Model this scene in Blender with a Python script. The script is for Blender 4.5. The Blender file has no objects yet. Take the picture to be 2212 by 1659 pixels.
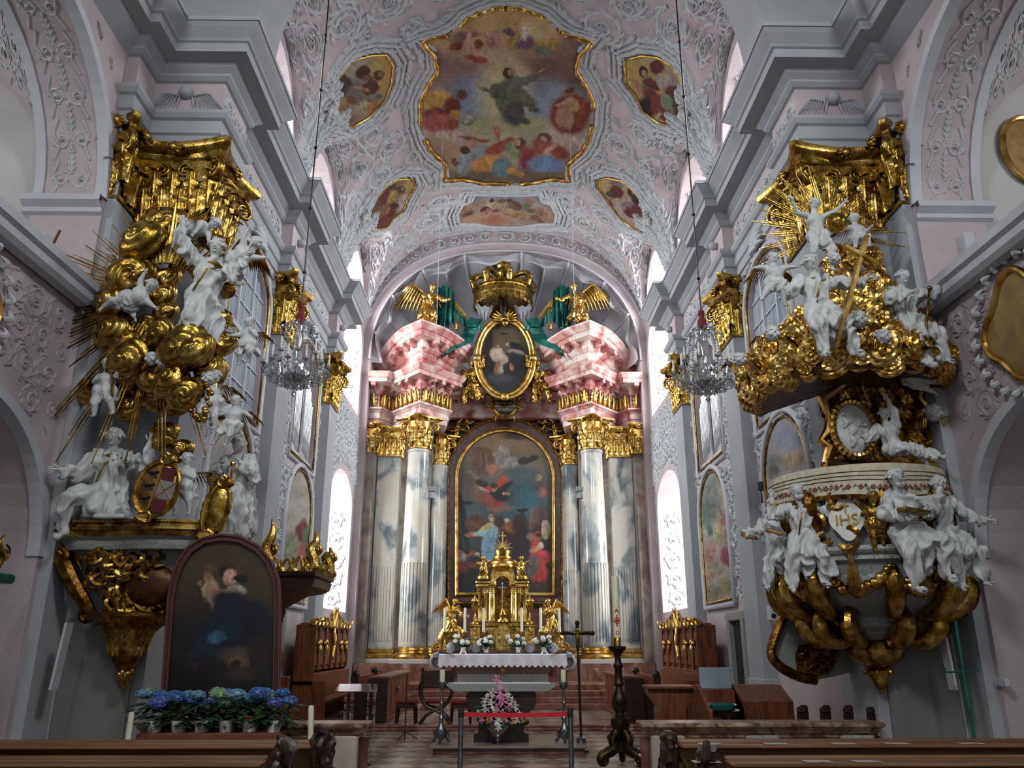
import bpy, bmesh, math, random
import numpy as np
from math import sin, cos, pi, sqrt, atan2, radians
from mathutils import Vector, Matrix, noise, geometry
random.seed(7)
SC = bpy.context.scene
COL = SC.collection
# ---------------------------------------------------------------- camera
EYE = Vector((-0.15, 0.0, 1.75)); PITCH = radians(18.13); YAW = radians(0.8207); FPX = 1725.0
cd = bpy.data.cameras.new('camera'); cam = bpy.data.objects.new('camera', cd); COL.objects.link(cam)
cd.sensor_width = 36.0; cd.lens = 36.0 * FPX / 2212.0; cd.clip_start = 0.05; cd.clip_end = 300
cam.location = EYE; cam.rotation_euler = (pi / 2 + PITCH, 0, -YAW); SC.camera = cam
_F = Vector((sin(YAW) * cos(PITCH), cos(YAW) * cos(PITCH), sin(PITCH)))
_R = Vector((cos(YAW), -sin(YAW), 0)); _U = _R.cross(_F)
def at(px, py, Y=None, X=None, Z=None):
    """point of the place on the sight line of a photo pixel, at the given real depth / side / height"""
    d = _F + _R * ((px - 1106) / FPX) - _U * ((py - 829.5) / FPX)
    t = (Y - EYE.y) / d.y if Y is not None else (X - EYE.x) / d.x if X is not None else (Z - EYE.z) / d.z
    return EYE + d * t
# ---------------------------------------------------------------- world, light, exposure
W = bpy.data.worlds.new('world'); SC.world = W; W.use_nodes = True
nt = W.node_tree; bg = nt.nodes['Background']
bg.inputs[0].default_value = (0.93, 0.97, 1.0, 1); bg.inputs[1].default_value = 0.42
vs = SC.view_settings
vs.view_transform = 'Standard'; vs.look = 'None'; vs.gamma = 1; vs.use_curve_mapping = False
vs.exposure = -0.06
cy = SC.cycles
cy.max_bounces = 5; cy.diffuse_bounces = 3; cy.glossy_bounces = 3; cy.transmission_bounces = 3
cy.transparent_max_bounces = 6; cy.caustics_reflective = False; cy.caustics_refractive = False
cy.sample_clamp_indirect = 4.0; cy.use_denoising = True
def area(name, loc, target, sx, sy, power, col=(0.95, 0.98, 1.0), spread=180):
    l = bpy.data.lights.new(name, 'AREA'); l.shape = 'RECTANGLE'; l.size = sx; l.size_y = sy
    l.energy = power; l.color = col
    o = bpy.data.objects.new(name, l); COL.objects.link(o); o.location = loc
    l.spread = radians(spread)
    o.rotation_euler = (Vector(target) - Vector(loc)).to_track_quat('-Z', 'Y').to_euler()
    return o
# daylight through the choir windows (one lamp outside every window opening)
for s in (-1, 1):
    for yc in (14.5, 19.5):
        area('daylight', (s * 8.2, yc, 14.6), (s * 4.0, yc + 0.3, 12.4), 3.6, 3.2, 1150)
    area('daylight', (s * 8.0, 24.2, 12.2), (s * 4.0, 25.4, 11.0), 3.6, 5.0, 1300)
    area('daylight', (s * 8.0, 24.0, 5.2), (s * 4.0, 25.4, 4.6), 3.2, 4.0, 700)
    # lamps added for the unseen nave clerestory, behind the viewer, high on both sides
    area('daylight', (s * 5.4, -1.5, 13.6), (-s * 2.0, 14.0, 3.5), 3.0, 2.4, 320, spread=95)
    area('daylight', (s * 11.5, 5.0, 9.0), (s * 8.0, 12.0, 9.0), 2.4, 1.8, 75, spread=110)  # separate lamp inside each side gallery, aimed at its end wall; no window there
# ---------------------------------------------------------------- object helpers
def tag(o, label=None, cat=None, group=None, kind=None):
    if label: o['label'] = label
    if cat: o['category'] = cat
    if group: o['group'] = group
    if kind: o['kind'] = kind
    return o
def empty(name, loc, label, cat, group=None, rz=0.0):
    o = bpy.data.objects.new(name, None); COL.objects.link(o); o.location = loc; o.rotation_euler = (0, 0, rz)
    o.empty_display_size = 0.2
    return tag(o, label, cat, group)
def copy_tree(o, parent=None):
    c = o.copy(); COL.objects.link(c)
    if parent is not None: c.parent = parent
    for ch in list(o.children): copy_tree(ch, c)
    return c
def lerp(a, b, t): return a + (b - a) * t
class MB:
    """collects geometry; build() links it as ONE mesh object"""
    def __init__(s): s.v = []; s.f = []; s.mi = []; s.cur = 0; s.M = Matrix.Identity(4)
    def add(s, vs, fs):
        n = len(s.v); M = s.M
        s.v.extend([M @ Vector(p) for p in vs]); s.f.extend([tuple(i + n for i in f) for f in fs]); s.mi.extend([s.cur] * len(fs))
    def box(s, a, b):
        x0, y0, z0 = a; x1, y1, z1 = b
        s.add([(x0,y0,z0),(x1,y0,z0),(x1,y1,z0),(x0,y1,z0),(x0,y0,z1),(x1,y0,z1),(x1,y1,z1),(x0,y1,z1)],
              [(0,3,2,1),(4,5,6,7),(0,1,5,4),(1,2,6,5),(2,3,7,6),(3,0,4,7)])
    def bbox(s, a, b, r=.01):
        """box with chamfered edges"""
        x0,y0,z0=a; x1,y1,z1=b; r=min(r,abs(x1-x0)*.45,abs(y1-y0)*.45,abs(z1-z0)*.45)
        def ring(z,i): return [(x0+i,y0+r if i==0 else y0+i,z)]
        prof=[(z0,r),(z0+r,0),(z1-r,0),(z1,r)]
        vs=[]
        for z,i in prof:
            vs+= [(x0+r+i,y0+i,z),(x1-r-i,y0+i,z),(x1-i,y0+r+i,z),(x1-i,y1-r-i,z),(x1-r-i,y1-i,z),(x0+r+i,y1-i,z),(x0+i,y1-r-i,z),(x0+i,y0+r+i,z)]
        fs=[]
        for k in range(3):
            for j in range(8): fs.append((k*8+j,k*8+(j+1)%8,k*8+8+(j+1)%8,k*8+8+j))
        fs.append(tuple(range(7,-1,-1))); fs.append(tuple(range(24,32)))
        s.add(vs,fs)
    def bar(s, p, q, w, h=None, w2=None):
        """tapered rectangular bar between two points"""
        p=Vector(p);q=Vector(q);h=h or w;w2=w if w2 is None else w2;k=w2/w
        d=(q-p).normalized(); a=d.cross(Vector((0,0,1)))
        if a.length<1e-3:a=Vector((1,0,0))
        a.normalize(); b=a.cross(d)
        vs=[]
        for c,m in((p,1),(q,k)):
            for i,j in((-1,-1),(1,-1),(1,1),(-1,1)): vs.append(c+a*(i*w*m/2)+b*(j*h*m/2))
        s.add(vs,[(0,3,2,1),(4,5,6,7),(0,1,5,4),(1,2,6,5),(2,3,7,6),(3,0,4,7)])
    def tube(s, pts, rad, n=8, caps=True, flat=1.0):
        """tube through points, radius per point or constant"""
        pts=[Vector(p) for p in pts]; m=len(pts)
        if not isinstance(rad,(list,tuple)): rad=[rad]*m
        if 3<=m<=7 and max(rad)>.028:
            P2=[];R2=[]; g=[pts[0]*2-pts[1]]+pts+[pts[-1]*2-pts[-2]]
            for i in range(m-1):
                a_,b_,c_,d_=g[i:i+4]
                for k in range(4):
                    t=k/4; P2.append(.5*((2*b_)+(c_-a_)*t+(2*a_-5*b_+4*c_-d_)*t*t+(3*b_-a_-3*c_+d_)*t**3)); R2.append(lerp(rad[i],rad[i+1],t))
            pts=P2+[pts[-1]]; rad=R2+[rad[-1]]; m=len(pts)
        t0=(pts[1]-pts[0]).normalized(); up=Vector((0,0,1))
        if abs(t0.dot(up))>.95: up=Vector((0,1,0))
        a=t0.cross(up).normalized(); vs=[]
        for i in range(m):
            t=(pts[min(i+1,m-1)]-pts[max(i-1,0)])
            if t.length<1e-9: t=t0
            t.normalize(); a=(a-t*a.dot(t))
            if a.length<1e-6: a=t.orthogonal()
            a.normalize(); b=t.cross(a)
            for k in range(n):
                th=2*pi*k/n; vs.append(pts[i]+a*(cos(th)*rad[i])+b*(sin(th)*rad[i]*flat))
        fs=[]
        for i in range(m-1):
            for k in range(n): fs.append((i*n+k,i*n+(k+1)%n,(i+1)*n+(k+1)%n,(i+1)*n+k))
        if caps: fs.append(tuple(range(n-1,-1,-1))); fs.append(tuple((m-1)*n+k for k in range(n)))
        s.add(vs,fs)
    def lathe(s, prof, c=(0,0,0), n=24, a0=0, a1=2*pi, rmod=None):
        """profile [(r,z)...] spun about z"""
        full=abs(a1-a0-2*pi)<1e-6; k=n if full else n+1; vs=[]
        for r,z in prof:
            for i in range(k):
                th=a0+(a1-a0)*i/n; rr=r*(rmod(th,z) if rmod else 1)
                vs.append((c[0]+rr*cos(th),c[1]+rr*sin(th),c[2]+z))
        fs=[]
        for j in range(len(prof)-1):
            for i in range(n if full else k-1):
                fs.append((j*k+i,j*k+(i+1)%k,(j+1)*k+(i+1)%k,(j+1)*k+i))
        if full:
            if prof[0][0]>1e-4: fs.append(tuple(range(k-1,-1,-1)))
            if prof[-1][0]>1e-4: fs.append(tuple((len(prof)-1)*k+i for i in range(k)))
        s.add(vs,fs)
    def ball(s, c, r, n=12, m=8, sc=(1,1,1)):
        vs=[];fs=[]
        for j in range(m+1):
            ph=pi*j/m
            for i in range(n):
                th=2*pi*i/n; vs.append((c[0]+r*sc[0]*sin(ph)*cos(th),c[1]+r*sc[1]*sin(ph)*sin(th),c[2]-r*sc[2]*cos(ph)))
        for j in range(m):
            for i in range(n): fs.append((j*n+i,j*n+(i+1)%n,(j+1)*n+(i+1)%n,(j+1)*n+i))
        s.add(vs,fs)
    def poly(s, pts2, fn, d0, d1, holes=()):
        """plate: 2D outline with holes; fn(u,v,d)->point; skinned between depth d0 and d1"""
        loops=[list(pts2)]+[list(h) for h in holes]
        tris=geometry.tessellate_polygon([[Vector((x,y,0)) for x,y in l] for l in loops])
        flat=[p for l in loops for p in l]
        for d in (d0,d1):
            s.add([fn(u,v,d) for u,v in flat],[tuple(t) for t in tris])
        for l in loops:
            n=len(l); vs=[fn(u,v,d0) for u,v in l]+[fn(u,v,d1) for u,v in l]
            s.add(vs,[(i,(i+1)%n,n+(i+1)%n,n+i) for i in range(n)])
    def grid(s, fn, us, vs_):
        vv=[fn(u,v) for v in vs_ for u in us]; n=len(us)
        s.add(vv,[(j*n+i,j*n+i+1,(j+1)*n+i+1,(j+1)*n+i) for j in range(len(vs_)-1) for i in range(n-1)])
    def sweep(s, path, prof, mats=None, closed=False, flip=1):
        """moulding: prof [(projection,z)] swept along a plan path with mitred corners; projection to the left of travel*flip"""
        n=len(path); P=[Vector((x,y)) for x,y in path]; offs=[]
        for i in range(n):
            a=P[i]-P[i-1] if (i>0 or closed) else None; b=P[(i+1)%n]-P[i] if (i<n-1 or closed) else None
            na=Vector((-a.y,a.x)).normalized()*flip if a is not None else None
            nb=Vector((-b.y,b.x)).normalized()*flip if b is not None else None
            if na is None: o=nb
            elif nb is None: o=na
            else:
                o=na+nb; o=o/max(.15,(1+na.dot(nb)))
            offs.append(o)
        k=len(prof); seg=n if closed else n-1
        for j in range(k-1):
            if mats: s.cur=mats[j]
            vs=[]
            for i in range(n):
                for q in (prof[j],prof[j+1]): vs.append((P[i].x+offs[i].x*q[0],P[i].y+offs[i].y*q[0],q[1]))
            s.add(vs,[(2*i,2*((i+1)%n),2*((i+1)%n)+1,2*i+1) for i in range(seg)])
        s.cur=0
    def build(s, name, mat, parent=None, smooth=False, angle=None, loc=None, cols=None):
        me=bpy.data.meshes.new(name); me.from_pydata(s.v,[],s.f)
        mats=mat if isinstance(mat,(list,tuple)) else [mat]
        for m in mats: me.materials.append(m)
        if len(mats)>1: me.polygons.foreach_set('material_index',s.mi)
        bm=bmesh.new(); bm.from_mesh(me)
        if cols is None: bmesh.ops.remove_doubles(bm,verts=bm.verts,dist=1e-5)
        bmesh.ops.recalc_face_normals(bm,faces=bm.faces)
        bm.to_mesh(me); bm.free()
        if smooth: me.polygons.foreach_set('use_smooth',[True]*len(me.polygons))
        if smooth and angle: me.set_sharp_from_angle(angle=radians(angle))
        if cols is not None:
            a=me.color_attributes.new('paint','FLOAT_COLOR','POINT'); a.data.foreach_set('color',np.asarray(cols,dtype=np.float32).ravel())
        me.update()
        o=bpy.data.objects.new(name,me); COL.objects.link(o)
        if loc is not None: o.location=loc
        if parent is not None: o.parent=parent
        return o
def T(x=0,y=0,z=0,rz=0,ry=0,rx=0,s=1.0):
    return Matrix.Translation((x,y,z))@Matrix.Rotation(rz,4,'Z')@Matrix.Rotation(ry,4,'Y')@Matrix.Rotation(rx,4,'X')@Matrix.Diagonal((s,s,s,1) if not isinstance(s,tuple) else (*s,1))
def struct(mb,name,mat,**k): return tag(mb.build(name,mat,**k),kind='structure')
# ---------------------------------------------------------------- materials
def lin(h):
    if isinstance(h,str): h=tuple(int(h[i:i+2],16)/255 for i in (0,2,4))
    return tuple((c/12.92 if c<=.04045 else ((c+.055)/1.055)**2.4) for c in h)
def material(name, cols, scale=3.0, rough=.6, metal=0.0, bump=0.0, bscale=None, detail=5, dist=0.0, stretch=(1,1,1), pos=None, spec=None, kind='noise', rvar=0.0, trans=0, coat=0):
    """noise / wave driven principled material; cols: list of hex colours along the ramp"""
    m=bpy.data.materials.new(name); m.use_nodes=True; t=m.node_tree; N=t.nodes; L=t.links; b=N['Principled BSDF']
    b.inputs['Roughness'].default_value=rough; b.inputs['Metallic'].default_value=metal
    if spec is not None: b.inputs['Specular IOR Level'].default_value=spec
    if trans: b.inputs['Transmission Weight'].default_value=trans
    if coat: b.inputs['Coat Weight'].default_value=coat; b.inputs['Coat Roughness'].default_value=.12
    tc=N.new('ShaderNodeTexCoord'); mp=N.new('ShaderNodeMapping'); L.new(tc.outputs['Object'],mp.inputs[0]); mp.inputs['Scale'].default_value=stretch
    if len(cols)==1: b.inputs['Base Color'].default_value=(*lin(cols[0]),1)
    else:
        if kind=='noise':
            n=N.new('ShaderNodeTexNoise'); n.inputs['Scale'].default_value=scale; n.inputs['Detail'].default_value=detail; n.inputs['Distortion'].default_value=dist; out=n.outputs['Fac']
        elif kind=='wave':
            n=N.new('ShaderNodeTexWave'); n.inputs['Scale'].default_value=scale; n.inputs['Distortion'].default_value=dist; n.inputs['Detail'].default_value=detail; out=n.outputs['Fac']
        L.new(mp.outputs[0],n.inputs['Vector'])
        r=N.new('ShaderNodeValToRGB'); L.new(out,r.inputs[0]); e=r.color_ramp.elements
        ps=pos or ([.3+.4*i/(len(cols)-1) for i in range(len(cols))] if kind=='noise' else [i/(len(cols)-1) for i in range(len(cols))])
        while len(e)<len(cols): e.new(.5)
        for i,c in enumerate(cols): e[i].position=ps[i]
        for i,c in enumerate(cols): e[i].color=(*lin(c),1)
        L.new(r.outputs[0],b.inputs['Base Color'])
        if rvar:
            mr=N.new('ShaderNodeMapRange'); mr.inputs[3].default_value=rough-rvar; mr.inputs[4].default_value=rough+rvar; L.new(out,mr.inputs[0]); L.new(mr.outputs[0],b.inputs['Roughness'])
    if bump:
        bn=N.new('ShaderNodeTexNoise'); bn.inputs['Scale'].default_value=bscale or scale*4; bn.inputs['Detail'].default_value=4; L.new(mp.outputs[0],bn.inputs['Vector'])
        bp=N.new('ShaderNodeBump'); bp.inputs['Strength'].default_value=min(1,bump); bp.inputs['Distance'].default_value=.02; L.new(bn.outputs['Fac'],bp.inputs['Height']); L.new(bp.outputs[0],b.inputs['Normal'])
    return m
MT={}
MT['white']=material('white_plaster',['b9bbc2','c9cbd0'],1.2,.75,bump=.15,bscale=30)
MT['grey']=material('grey_plaster',['a0a3a8','aeb1b5'],1.0,.75,bump=.1,bscale=20)
MT['warm']=material('cream_plaster',['b2b0ac','c4c3c0'],.8,.8,bump=.15,bscale=18)
MT['pink']=material('pink_plaster',['b0a3a5','c4b8ba'],1.4,.8,bump=.3,bscale=14)
MT['stucco']=material('white_stucco',['b4b8bb','cbced0'],5,.6,bump=.25,bscale=40)
MT['pinkst']=material('greyish_pink_stucco',['a89ea2','b8b0b4'],5,.7,bump=.25,bscale=40)
MT['gold']=material('gilding',['6c5020','a8863a','d6b872'],7,.27,1.0,bump=.3,bscale=25,rvar=.08)
MT['gold2']=material('bright_gilding',['9c7630','cda557','e8cd8c'],5,.3,1.0,bump=.12,bscale=18,rvar=.06)
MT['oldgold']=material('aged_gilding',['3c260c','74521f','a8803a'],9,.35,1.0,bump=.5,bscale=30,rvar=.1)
MT['statue']=material('grey_white_statue_paint',['b2b5b4','d0d3d0'],6,.42,bump=.15,bscale=50)
MT['redmar']=material('red_pink_marble',['7c3a3c','b06a68','cfa39c','dcc8c0'],1.6,.25,dist=1.2,detail=9,pos=[.32,.45,.56,.68])
MT['pinkmar']=material('pale_pink_marble',['95504e','b87c76','cfaaa2','d9ccc4'],1.3,.25,dist=1.0,detail=8,pos=[.32,.44,.53,.62])
MT['brownmar']=material('brown_red_marble',['3c2422','5c3a36','7a5650'],1.8,.3,dist=1.5,detail=8)
MT['greymar']=material('white_and_blue_grey_marble',['626a6e','8f9594','b0b1ab','c0bcb1','b9b1a1'],1.1,.14,dist=.5,detail=12,pos=[.34,.42,.46,.52,.7],stretch=(1.2,1.2,.7))
MT['redblock']=material('veined_red_marble',['6c4038','865c50','9c7a6e','cdb8ac'],1.3,.22,dist=2.5,detail=10,pos=[.3,.48,.62,.7])
MT['beigemar']=material('grey_beige_marble',['5c4a46','857870','a39c92','8f6a64'],.9,.3,dist=.8,detail=9,pos=[.3,.45,.56,.7])
MT['ochre']=material('ochre_fresco',['7a5c34','a08048','8c6c4c'],2.5,.7)
MT['stone']=material('speckled_grey_stone',['6f726f','8f938f','a8aba6'],60,.45,detail=3)
MT['wood']=material('brown_oak',['4a2416','6b3a22','80492c'],3,.38,bump=.1,bscale=20,stretch=(6,6,.7),kind='noise',dist=.6)
MT['darkwood']=material('dark_walnut',['1c110d','2e1c14','3c261b'],3,.32,bump=.12,bscale=20,stretch=(1,6,6),dist=.6)
MT['pew']=material('pew_oak',['5a3f28','73523a','86644a'],2.2,.35,bump=.08,bscale=20,stretch=(.5,8,8),dist=.5)
MT['black']=material('near_black',['0d0c0c'],rough=.6)
MT['wax']=material('ivory_wax',['d9d8b8','e6e5cc'],4,.45)
MT['steel']=material('brushed_steel',['6f7478','8a8f93'],20,.35,.9)
MT['cloth']=material('white_linen',['d2d5dc','e4e6ea'],10,.8,bump=.2,bscale=60)
MT['red']=material('red_belt',['b01822','c8202c'],12,.6)
MT['redvelvet']=material('red_velvet',['5a1218','7a1c22'],12,.8)
MT['green']=material('green_silk',['0f3d3b','1f6a62','3f948a'],2.5,.3,.45,bump=.2)
MT['leaf']=material('dark_green_leaves',['16261a','24412a','34583a'],9,.5)
MT['glassblue']=material('window_glass',['8d9aa6','a9b4be'],1.5,.15,0)
MT['iron']=material('black_iron',['14161a','24272b'],9,.5,.6)
MT['patina']=material('green_painted_iron',['1f5a50','2f7568'],9,.4,.3)
MT['darkiron']=material('bronze_black',['15110d','2a2118','4a3a20'],9,.4,.7)
MT['petalw']=material('white_petals',['cfd0c4','eeeee6'],20,.6)
# ---------------------------------------------------------------- the room
UW, UP = 5.10, 4.85          # wall plane and pilaster plane of the choir (half widths)
NW, NP = 6.15, 6.00          # nave wall / nave pilaster
YF, YB, YE = 11.3, 12.4, 27.0
SPR, CRN, EXP = 11.9, 16.8, 2.3
LUN = [(14.5, 1.75), (19.5, 1.8), (24.8, 1.8)]
def barrel(u, hw=UW + .02, spr=SPR, crn=CRN):
    k = max(0.0, 1 - (abs(u) / hw) ** EXP); return spr + (crn - spr) * k ** (1 / EXP)
def vault(u, y):
    z = barrel(u)
    for yc, a in LUN:
        d = abs(y - yc) / (a + .3 + .1 * (UW - abs(u)))
        if d < 1: z = max(z, 12.0 + (2.95 + .33 * (UW - abs(u))) * (1 - d ** 2.2) ** (1 / 2.0))
    return min(z, CRN)
def vpt(a, y, h=0.0):
    """vault surface by barrel angle a in metres of arc (0 = crown), raised h towards the room"""
    t = max(-1.0, min(1.0, a / 7.3)); u = UW * math.copysign(sin(abs(t) * pi / 2) ** (2 / EXP * 1.0), t)
    z = vault(u, y)
    if h:
        e = .03; su = (vault(u + e, y) - vault(u - e, y)) / (2 * e); sy = (vault(u, y + e) - vault(u, y - e)) / (2 * e)
        su = max(-6, min(6, su)); n = Vector((su, sy, -1)).normalized(); return Vector((u, y, z)) + n * h
    return Vector((u, y, z))
# floor ------------------------------------------------------------------
def floor_mat():
    m = material('lozenge_marble_floor', ['7a6a60', '968a80'], 2, .22); t = m.node_tree; N = t.nodes; L = t.links; b = N['Principled BSDF']
    tc = N.new('ShaderNodeTexCoord'); mp = N.new('ShaderNodeMapping'); mp.inputs['Rotation'].default_value = (0, 0, pi / 4); L.new(tc.outputs['Object'], mp.inputs[0])
    ck = N.new('ShaderNodeTexChecker'); ck.inputs['Scale'].default_value = 2.0; L.new(mp.outputs[0], ck.inputs[0])
    n = N.new('ShaderNodeTexNoise'); n.inputs['Scale'].default_value = 1.7; n.inputs['Detail'].default_value = 8; L.new(tc.outputs['Object'], n.inputs[0])
    r1 = N.new('ShaderNodeValToRGB'); r2 = N.new('ShaderNodeValToRGB')
    for r, cs in ((r1, ('9c8f84', 'beb2a6')), (r2, ('715850', '937c70'))):
        for i, c in enumerate(cs): r.color_ramp.elements[i].color = (*lin(c), 1); r.color_ramp.elements[i].position = .35 + .3 * i
        L.new(n.outputs['Fac'], r.inputs[0])
    mx = N.new('ShaderNodeMix'); mx.data_type = 'RGBA'; L.new(ck.outputs['Fac'], mx.inputs[0]); L.new(r1.outputs[0], mx.inputs[6]); L.new(r2.outputs[0], mx.inputs[7])
    br = N.new('ShaderNodeTexBrick'); br.offset = 0; br.inputs['Scale'].default_value = 2.0; br.inputs['Mortar Size'].default_value = .012; br.inputs['Brick Width'].default_value = 1; br.inputs['Row Height'].default_value = 1
    br.inputs['Color1'].default_value = br.inputs['Color2'].default_value = (1, 1, 1, 1); br.inputs['Mortar'].default_value = (.25, .22, .2, 1); L.new(mp.outputs[0], br.inputs[0])
    mu = N.new('ShaderNodeMix'); mu.data_type = 'RGBA'; mu.blend_type = 'MULTIPLY'; mu.inputs[0].default_value = 1; L.new(mx.outputs[2], mu.inputs[6]); L.new(br.outputs[0], mu.inputs[7])
    L.new(mu.outputs[2], b.inputs['Base Color']); return m
FM = floor_mat()
f = MB(); f.box((-11, -3, -.3), (11, 18.6, 0)); struct(f, 'floor', FM)
f = MB(); f.box((-5.3, 18.6, -.3), (5.3, 33.5, .12)); struct(f, 'floor', FM)
f = MB(); f.sweep([(-5.1, 18.6), (5.1, 18.6)], [(0, 0), (.02, .03), (.02, .08), (.06, .1), (.06, .13), (0, .135), (-.25, .135)], flip=-1); struct(f, 'trim_1', MT['redblock'])
# side walls of the choir -------------------------------------------------
def arch_loop(c, a, z0, zs, rise=None, n=14, inv=False):
    """(y,z) outline of an arched opening centred c, half width a"""
    rise = a if rise is None else rise
    p = [(c - a, z0), (c + a, z0), (c + a, zs)] + [(c + a * cos(pi * i / n), zs + rise * sin(pi * i / n)) for i in range(1, n)] + [(c - a, zs)]
    return p
for s in (-1, 1):
    side = 'left' if s < 0 else 'right'
    m = MB(); ys = np.linspace(YB, YE, 120)
    outer = [(YB, 0), (YE, 0)] + [(y, vault(UW, y) + .05) for y in ys[::-1]]
    H = [arch_loop(14.45, 1.15, 6.0, 8.4, .75), arch_loop(19.45, 1.15, 6.15, 8.3, .75), arch_loop(24.9, 1.75, 9.3, 11.8, .9),
         arch_loop(24.9, 1.75, 2.75, 6.0, 1.0), arch_loop(14.5, 1.72, 11.8, 12.9, 1.72), arch_loop(19.5, 1.75, 11.8, 12.9, 1.75), arch_loop(24.8, 1.7, 12.85, 13.0, 1.65)]
    m.poly(outer, lambda y, z, d: (s * (UW + d), y, z), 0, .95, H)
    struct(m, 'wall_' + side, MT['pink'])
    # pilasters and crossing pier
    p = MB()
    for y0, y1 in ((16.0, 16.95), (21.1, 22.05)):
        p.box((s * (UW + .1), y0, 0), (s * UP, y1, 9.5))
        p.sweep([(s * UW, y0), (s * UP, y0), (s * UP, y1), (s * UW, y1)], [(0, 1.15), (.03, 1.12), (.03, .95), (.09, .85), (.09, .35), (.12, .33), (.12, 0)], flip=s)
    struct(p, 'trim_2' if s < 0 else 'trim_3', MT['grey'])
    p = MB()
    p.box((s * 6.4, YF, 0), (s * UP, YB, 11.5)); p.box((s * 7.2, 10.72, 0), (s * NW, 11.4, 11.5)); p.box((s * 7.3, YF, 0), (s * 6.3, YB, 14)); p.box((s * 6.3, 10.72, 0), (s * NP, YF + .01, 9.5))
    struct(p, 'wall_pier_' + side, MT['grey'])
    # entablature with its breaks
    path = [(s * 6.5, 10.66), (s * NP, 10.66), (s * NP, YF), (s * UP, YF), (s * UP, YB), (s * UW, YB), (s * UW, 16.0), (s * UP, 16.0), (s * UP, 16.95), (s * UW, 16.95), (s * UW, 21.1), (s * UP, 21.1), (s * UP, 22.05), (s * UW, 22.05), (s * UW, 22.4), (s * (UW + .9), 22.4)]
    low = [(0, 9.48), (.04, 9.5), (.04, 9.70), (.08, 9.73), (.08, 9.96), (.13, 9.99), (.17, 10.06), (.17, 10.12), (.04, 10.14), (.04, 10.72), (.09, 10.74), (.15, 10.8)]
    top = [(.15, 10.8), (.15, 10.84), (.24, 10.92), (.27, 10.98), (.5, 11.0), (.5, 11.16), (.54, 11.18), (.56, 11.22), (.68, 11.36), (.72, 11.42), (.74, 11.42), (.74, 11.5), (.02, 11.56), (-.3, 11.56)]
    e = MB(); e.sweep(path, low + top[1:], mats=[0] * 8 + [1] + [0] * 30, flip=s)
    struct(e, 'trim_4' if s < 0 else 'trim_5', [MT['grey'], MT['pink']])
    e = MB(); e.sweep([(s * NW, -3), (s * NW, 10.66), (s * (NP + .05), 10.66)][:2], [(0, 10.72)] + top[1:], flip=s); struct(e, 'trim_6' if s < 0 else 'trim_7', MT['grey'])
    # attic above the cornice
    a = MB()
    for y0, y1 in ((YF, YB + .1), (15.9, 17.05), (21.0, 22.1)): a.box((s * (UW + .1), y0 + .03, 11.5), (s * (UP + .1), y1, 12.4))
    a.box((s * 7.2, 9, 11.5), (s * (NP), 12.4, 14.5)); struct(a, 'trim_8' if s < 0 else 'trim_9', MT['grey'])
    # nave wall with gallery arch above and chapel arch below
    m = MB()
    def nloop(zs, c, a, rise, z0): return [(c - a, z0), (c + a, z0)] + [(c + a * cos(pi * i / 18), zs + rise * sin(pi * i / 18)) for i in range(0, 19)]
    m.poly([(-3, 0), (10.72, 0), (10.72, 14), (-3, 14)], lambda y, z, d: (s * (NW + d), y, z), 0, 1.05,
           [nloop(8.15, 8.3, 2.36, 2.3, 6.5), nloop(2.85, 8.72, 1.9, 1.8, .02), nloop(8.15, 2.2, 2.36, 2.3, 6.5), nloop(2.85, 2.2, 1.9, 1.8, .02)])
    struct(m, 'wall_nave_' + side, MT['pink'])
    # impost mouldings, parapet rail
    i = MB(); i.sweep([(s * 7.3, 10.66), (s * (NW - .02), 10.66)], [(0, 7.86), (.06, 7.9), (.06, 7.97), (.16, 8.05), (.16, 8.14), (0, 8.16)], flip=s)
    i.sweep([(s * NP, -3), (s * NP, 10.66)], [(-.1, 6.28), (.02, 6.3), (.08, 6.36), (.08, 6.46), (.14, 6.5), (.14, 6.62), (0, 6.64), (-.4, 6.64)], flip=s)
    i.box((s * (NP + .02), -3, 4.9), (s * (NW + .01), 10.66, 6.3)) if 0 else None
    struct(i, 'trim_10' if s < 0 else 'trim_11', MT['white'])
    # arch soffits
    i = MB()
    for (zs, c, a, rise) in ((8.15, 8.3, 2.36, 2.3), (2.85, 8.72, 1.9, 1.8)):
        ang = np.linspace(0, pi, 30)
        for u0, u1 in ((NW - .03, NW + .14), (NW + .92, NW + 1.06)):
            i.grid(lambda t, u: (s * u, c + (a - .03) * cos(t), zs + (rise - .03) * sin(t)), list(ang), [u0, u1])
            i.grid(lambda t, q: (s * (NW - .03), c + (a - .03 + q) * cos(t), zs + (rise - .03 + q) * sin(t)), list(ang), [0, .14])
            i.grid(lambda t, q: (s * u1 if u0 < 6.5 else s * u0, c + (a - .03 + q) * cos(t), zs + (rise - .03 + q) * sin(t)), list(ang), [0, .04])
        for y0 in ((10.70,) if 1 else ()):
            pass
    struct(i, 'trim_12' if s < 0 else 'trim_13', MT['white'])
    # gallery and chapel spaces behind
    g = MB(); g.box((s * 7.15, 10.9, 5.9), (s * 13, 11.3, 12.6)); g.box((s * 12.8, -3, 5.9), (s * 13, 11, 12.6)); struct(g, 'wall_gallery_' + side, MT['warm'])
    g = MB(); g.box((s * 7.15, 10.95, 0), (s * 13, 11.3, 5.9)); g.box((s * 12.8, -3, 0), (s * 13, 11, 5.9)); struct(g, 'wall_chapel_' + side, MT['white'])
    g = MB(); g.box((s * 7.1, -3, 5.75), (s * 13, 11.3, 6.0)); g.box((s * 7.1, -3, 12.4), (s * 13, 11.3, 12.7)); struct(g, 'ceiling_gallery_' + side, MT['warm'])
    # gallery vault foot: ruled web from the soffit arch to the wall lunette
    g = MB(); A = []; B = []
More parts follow.
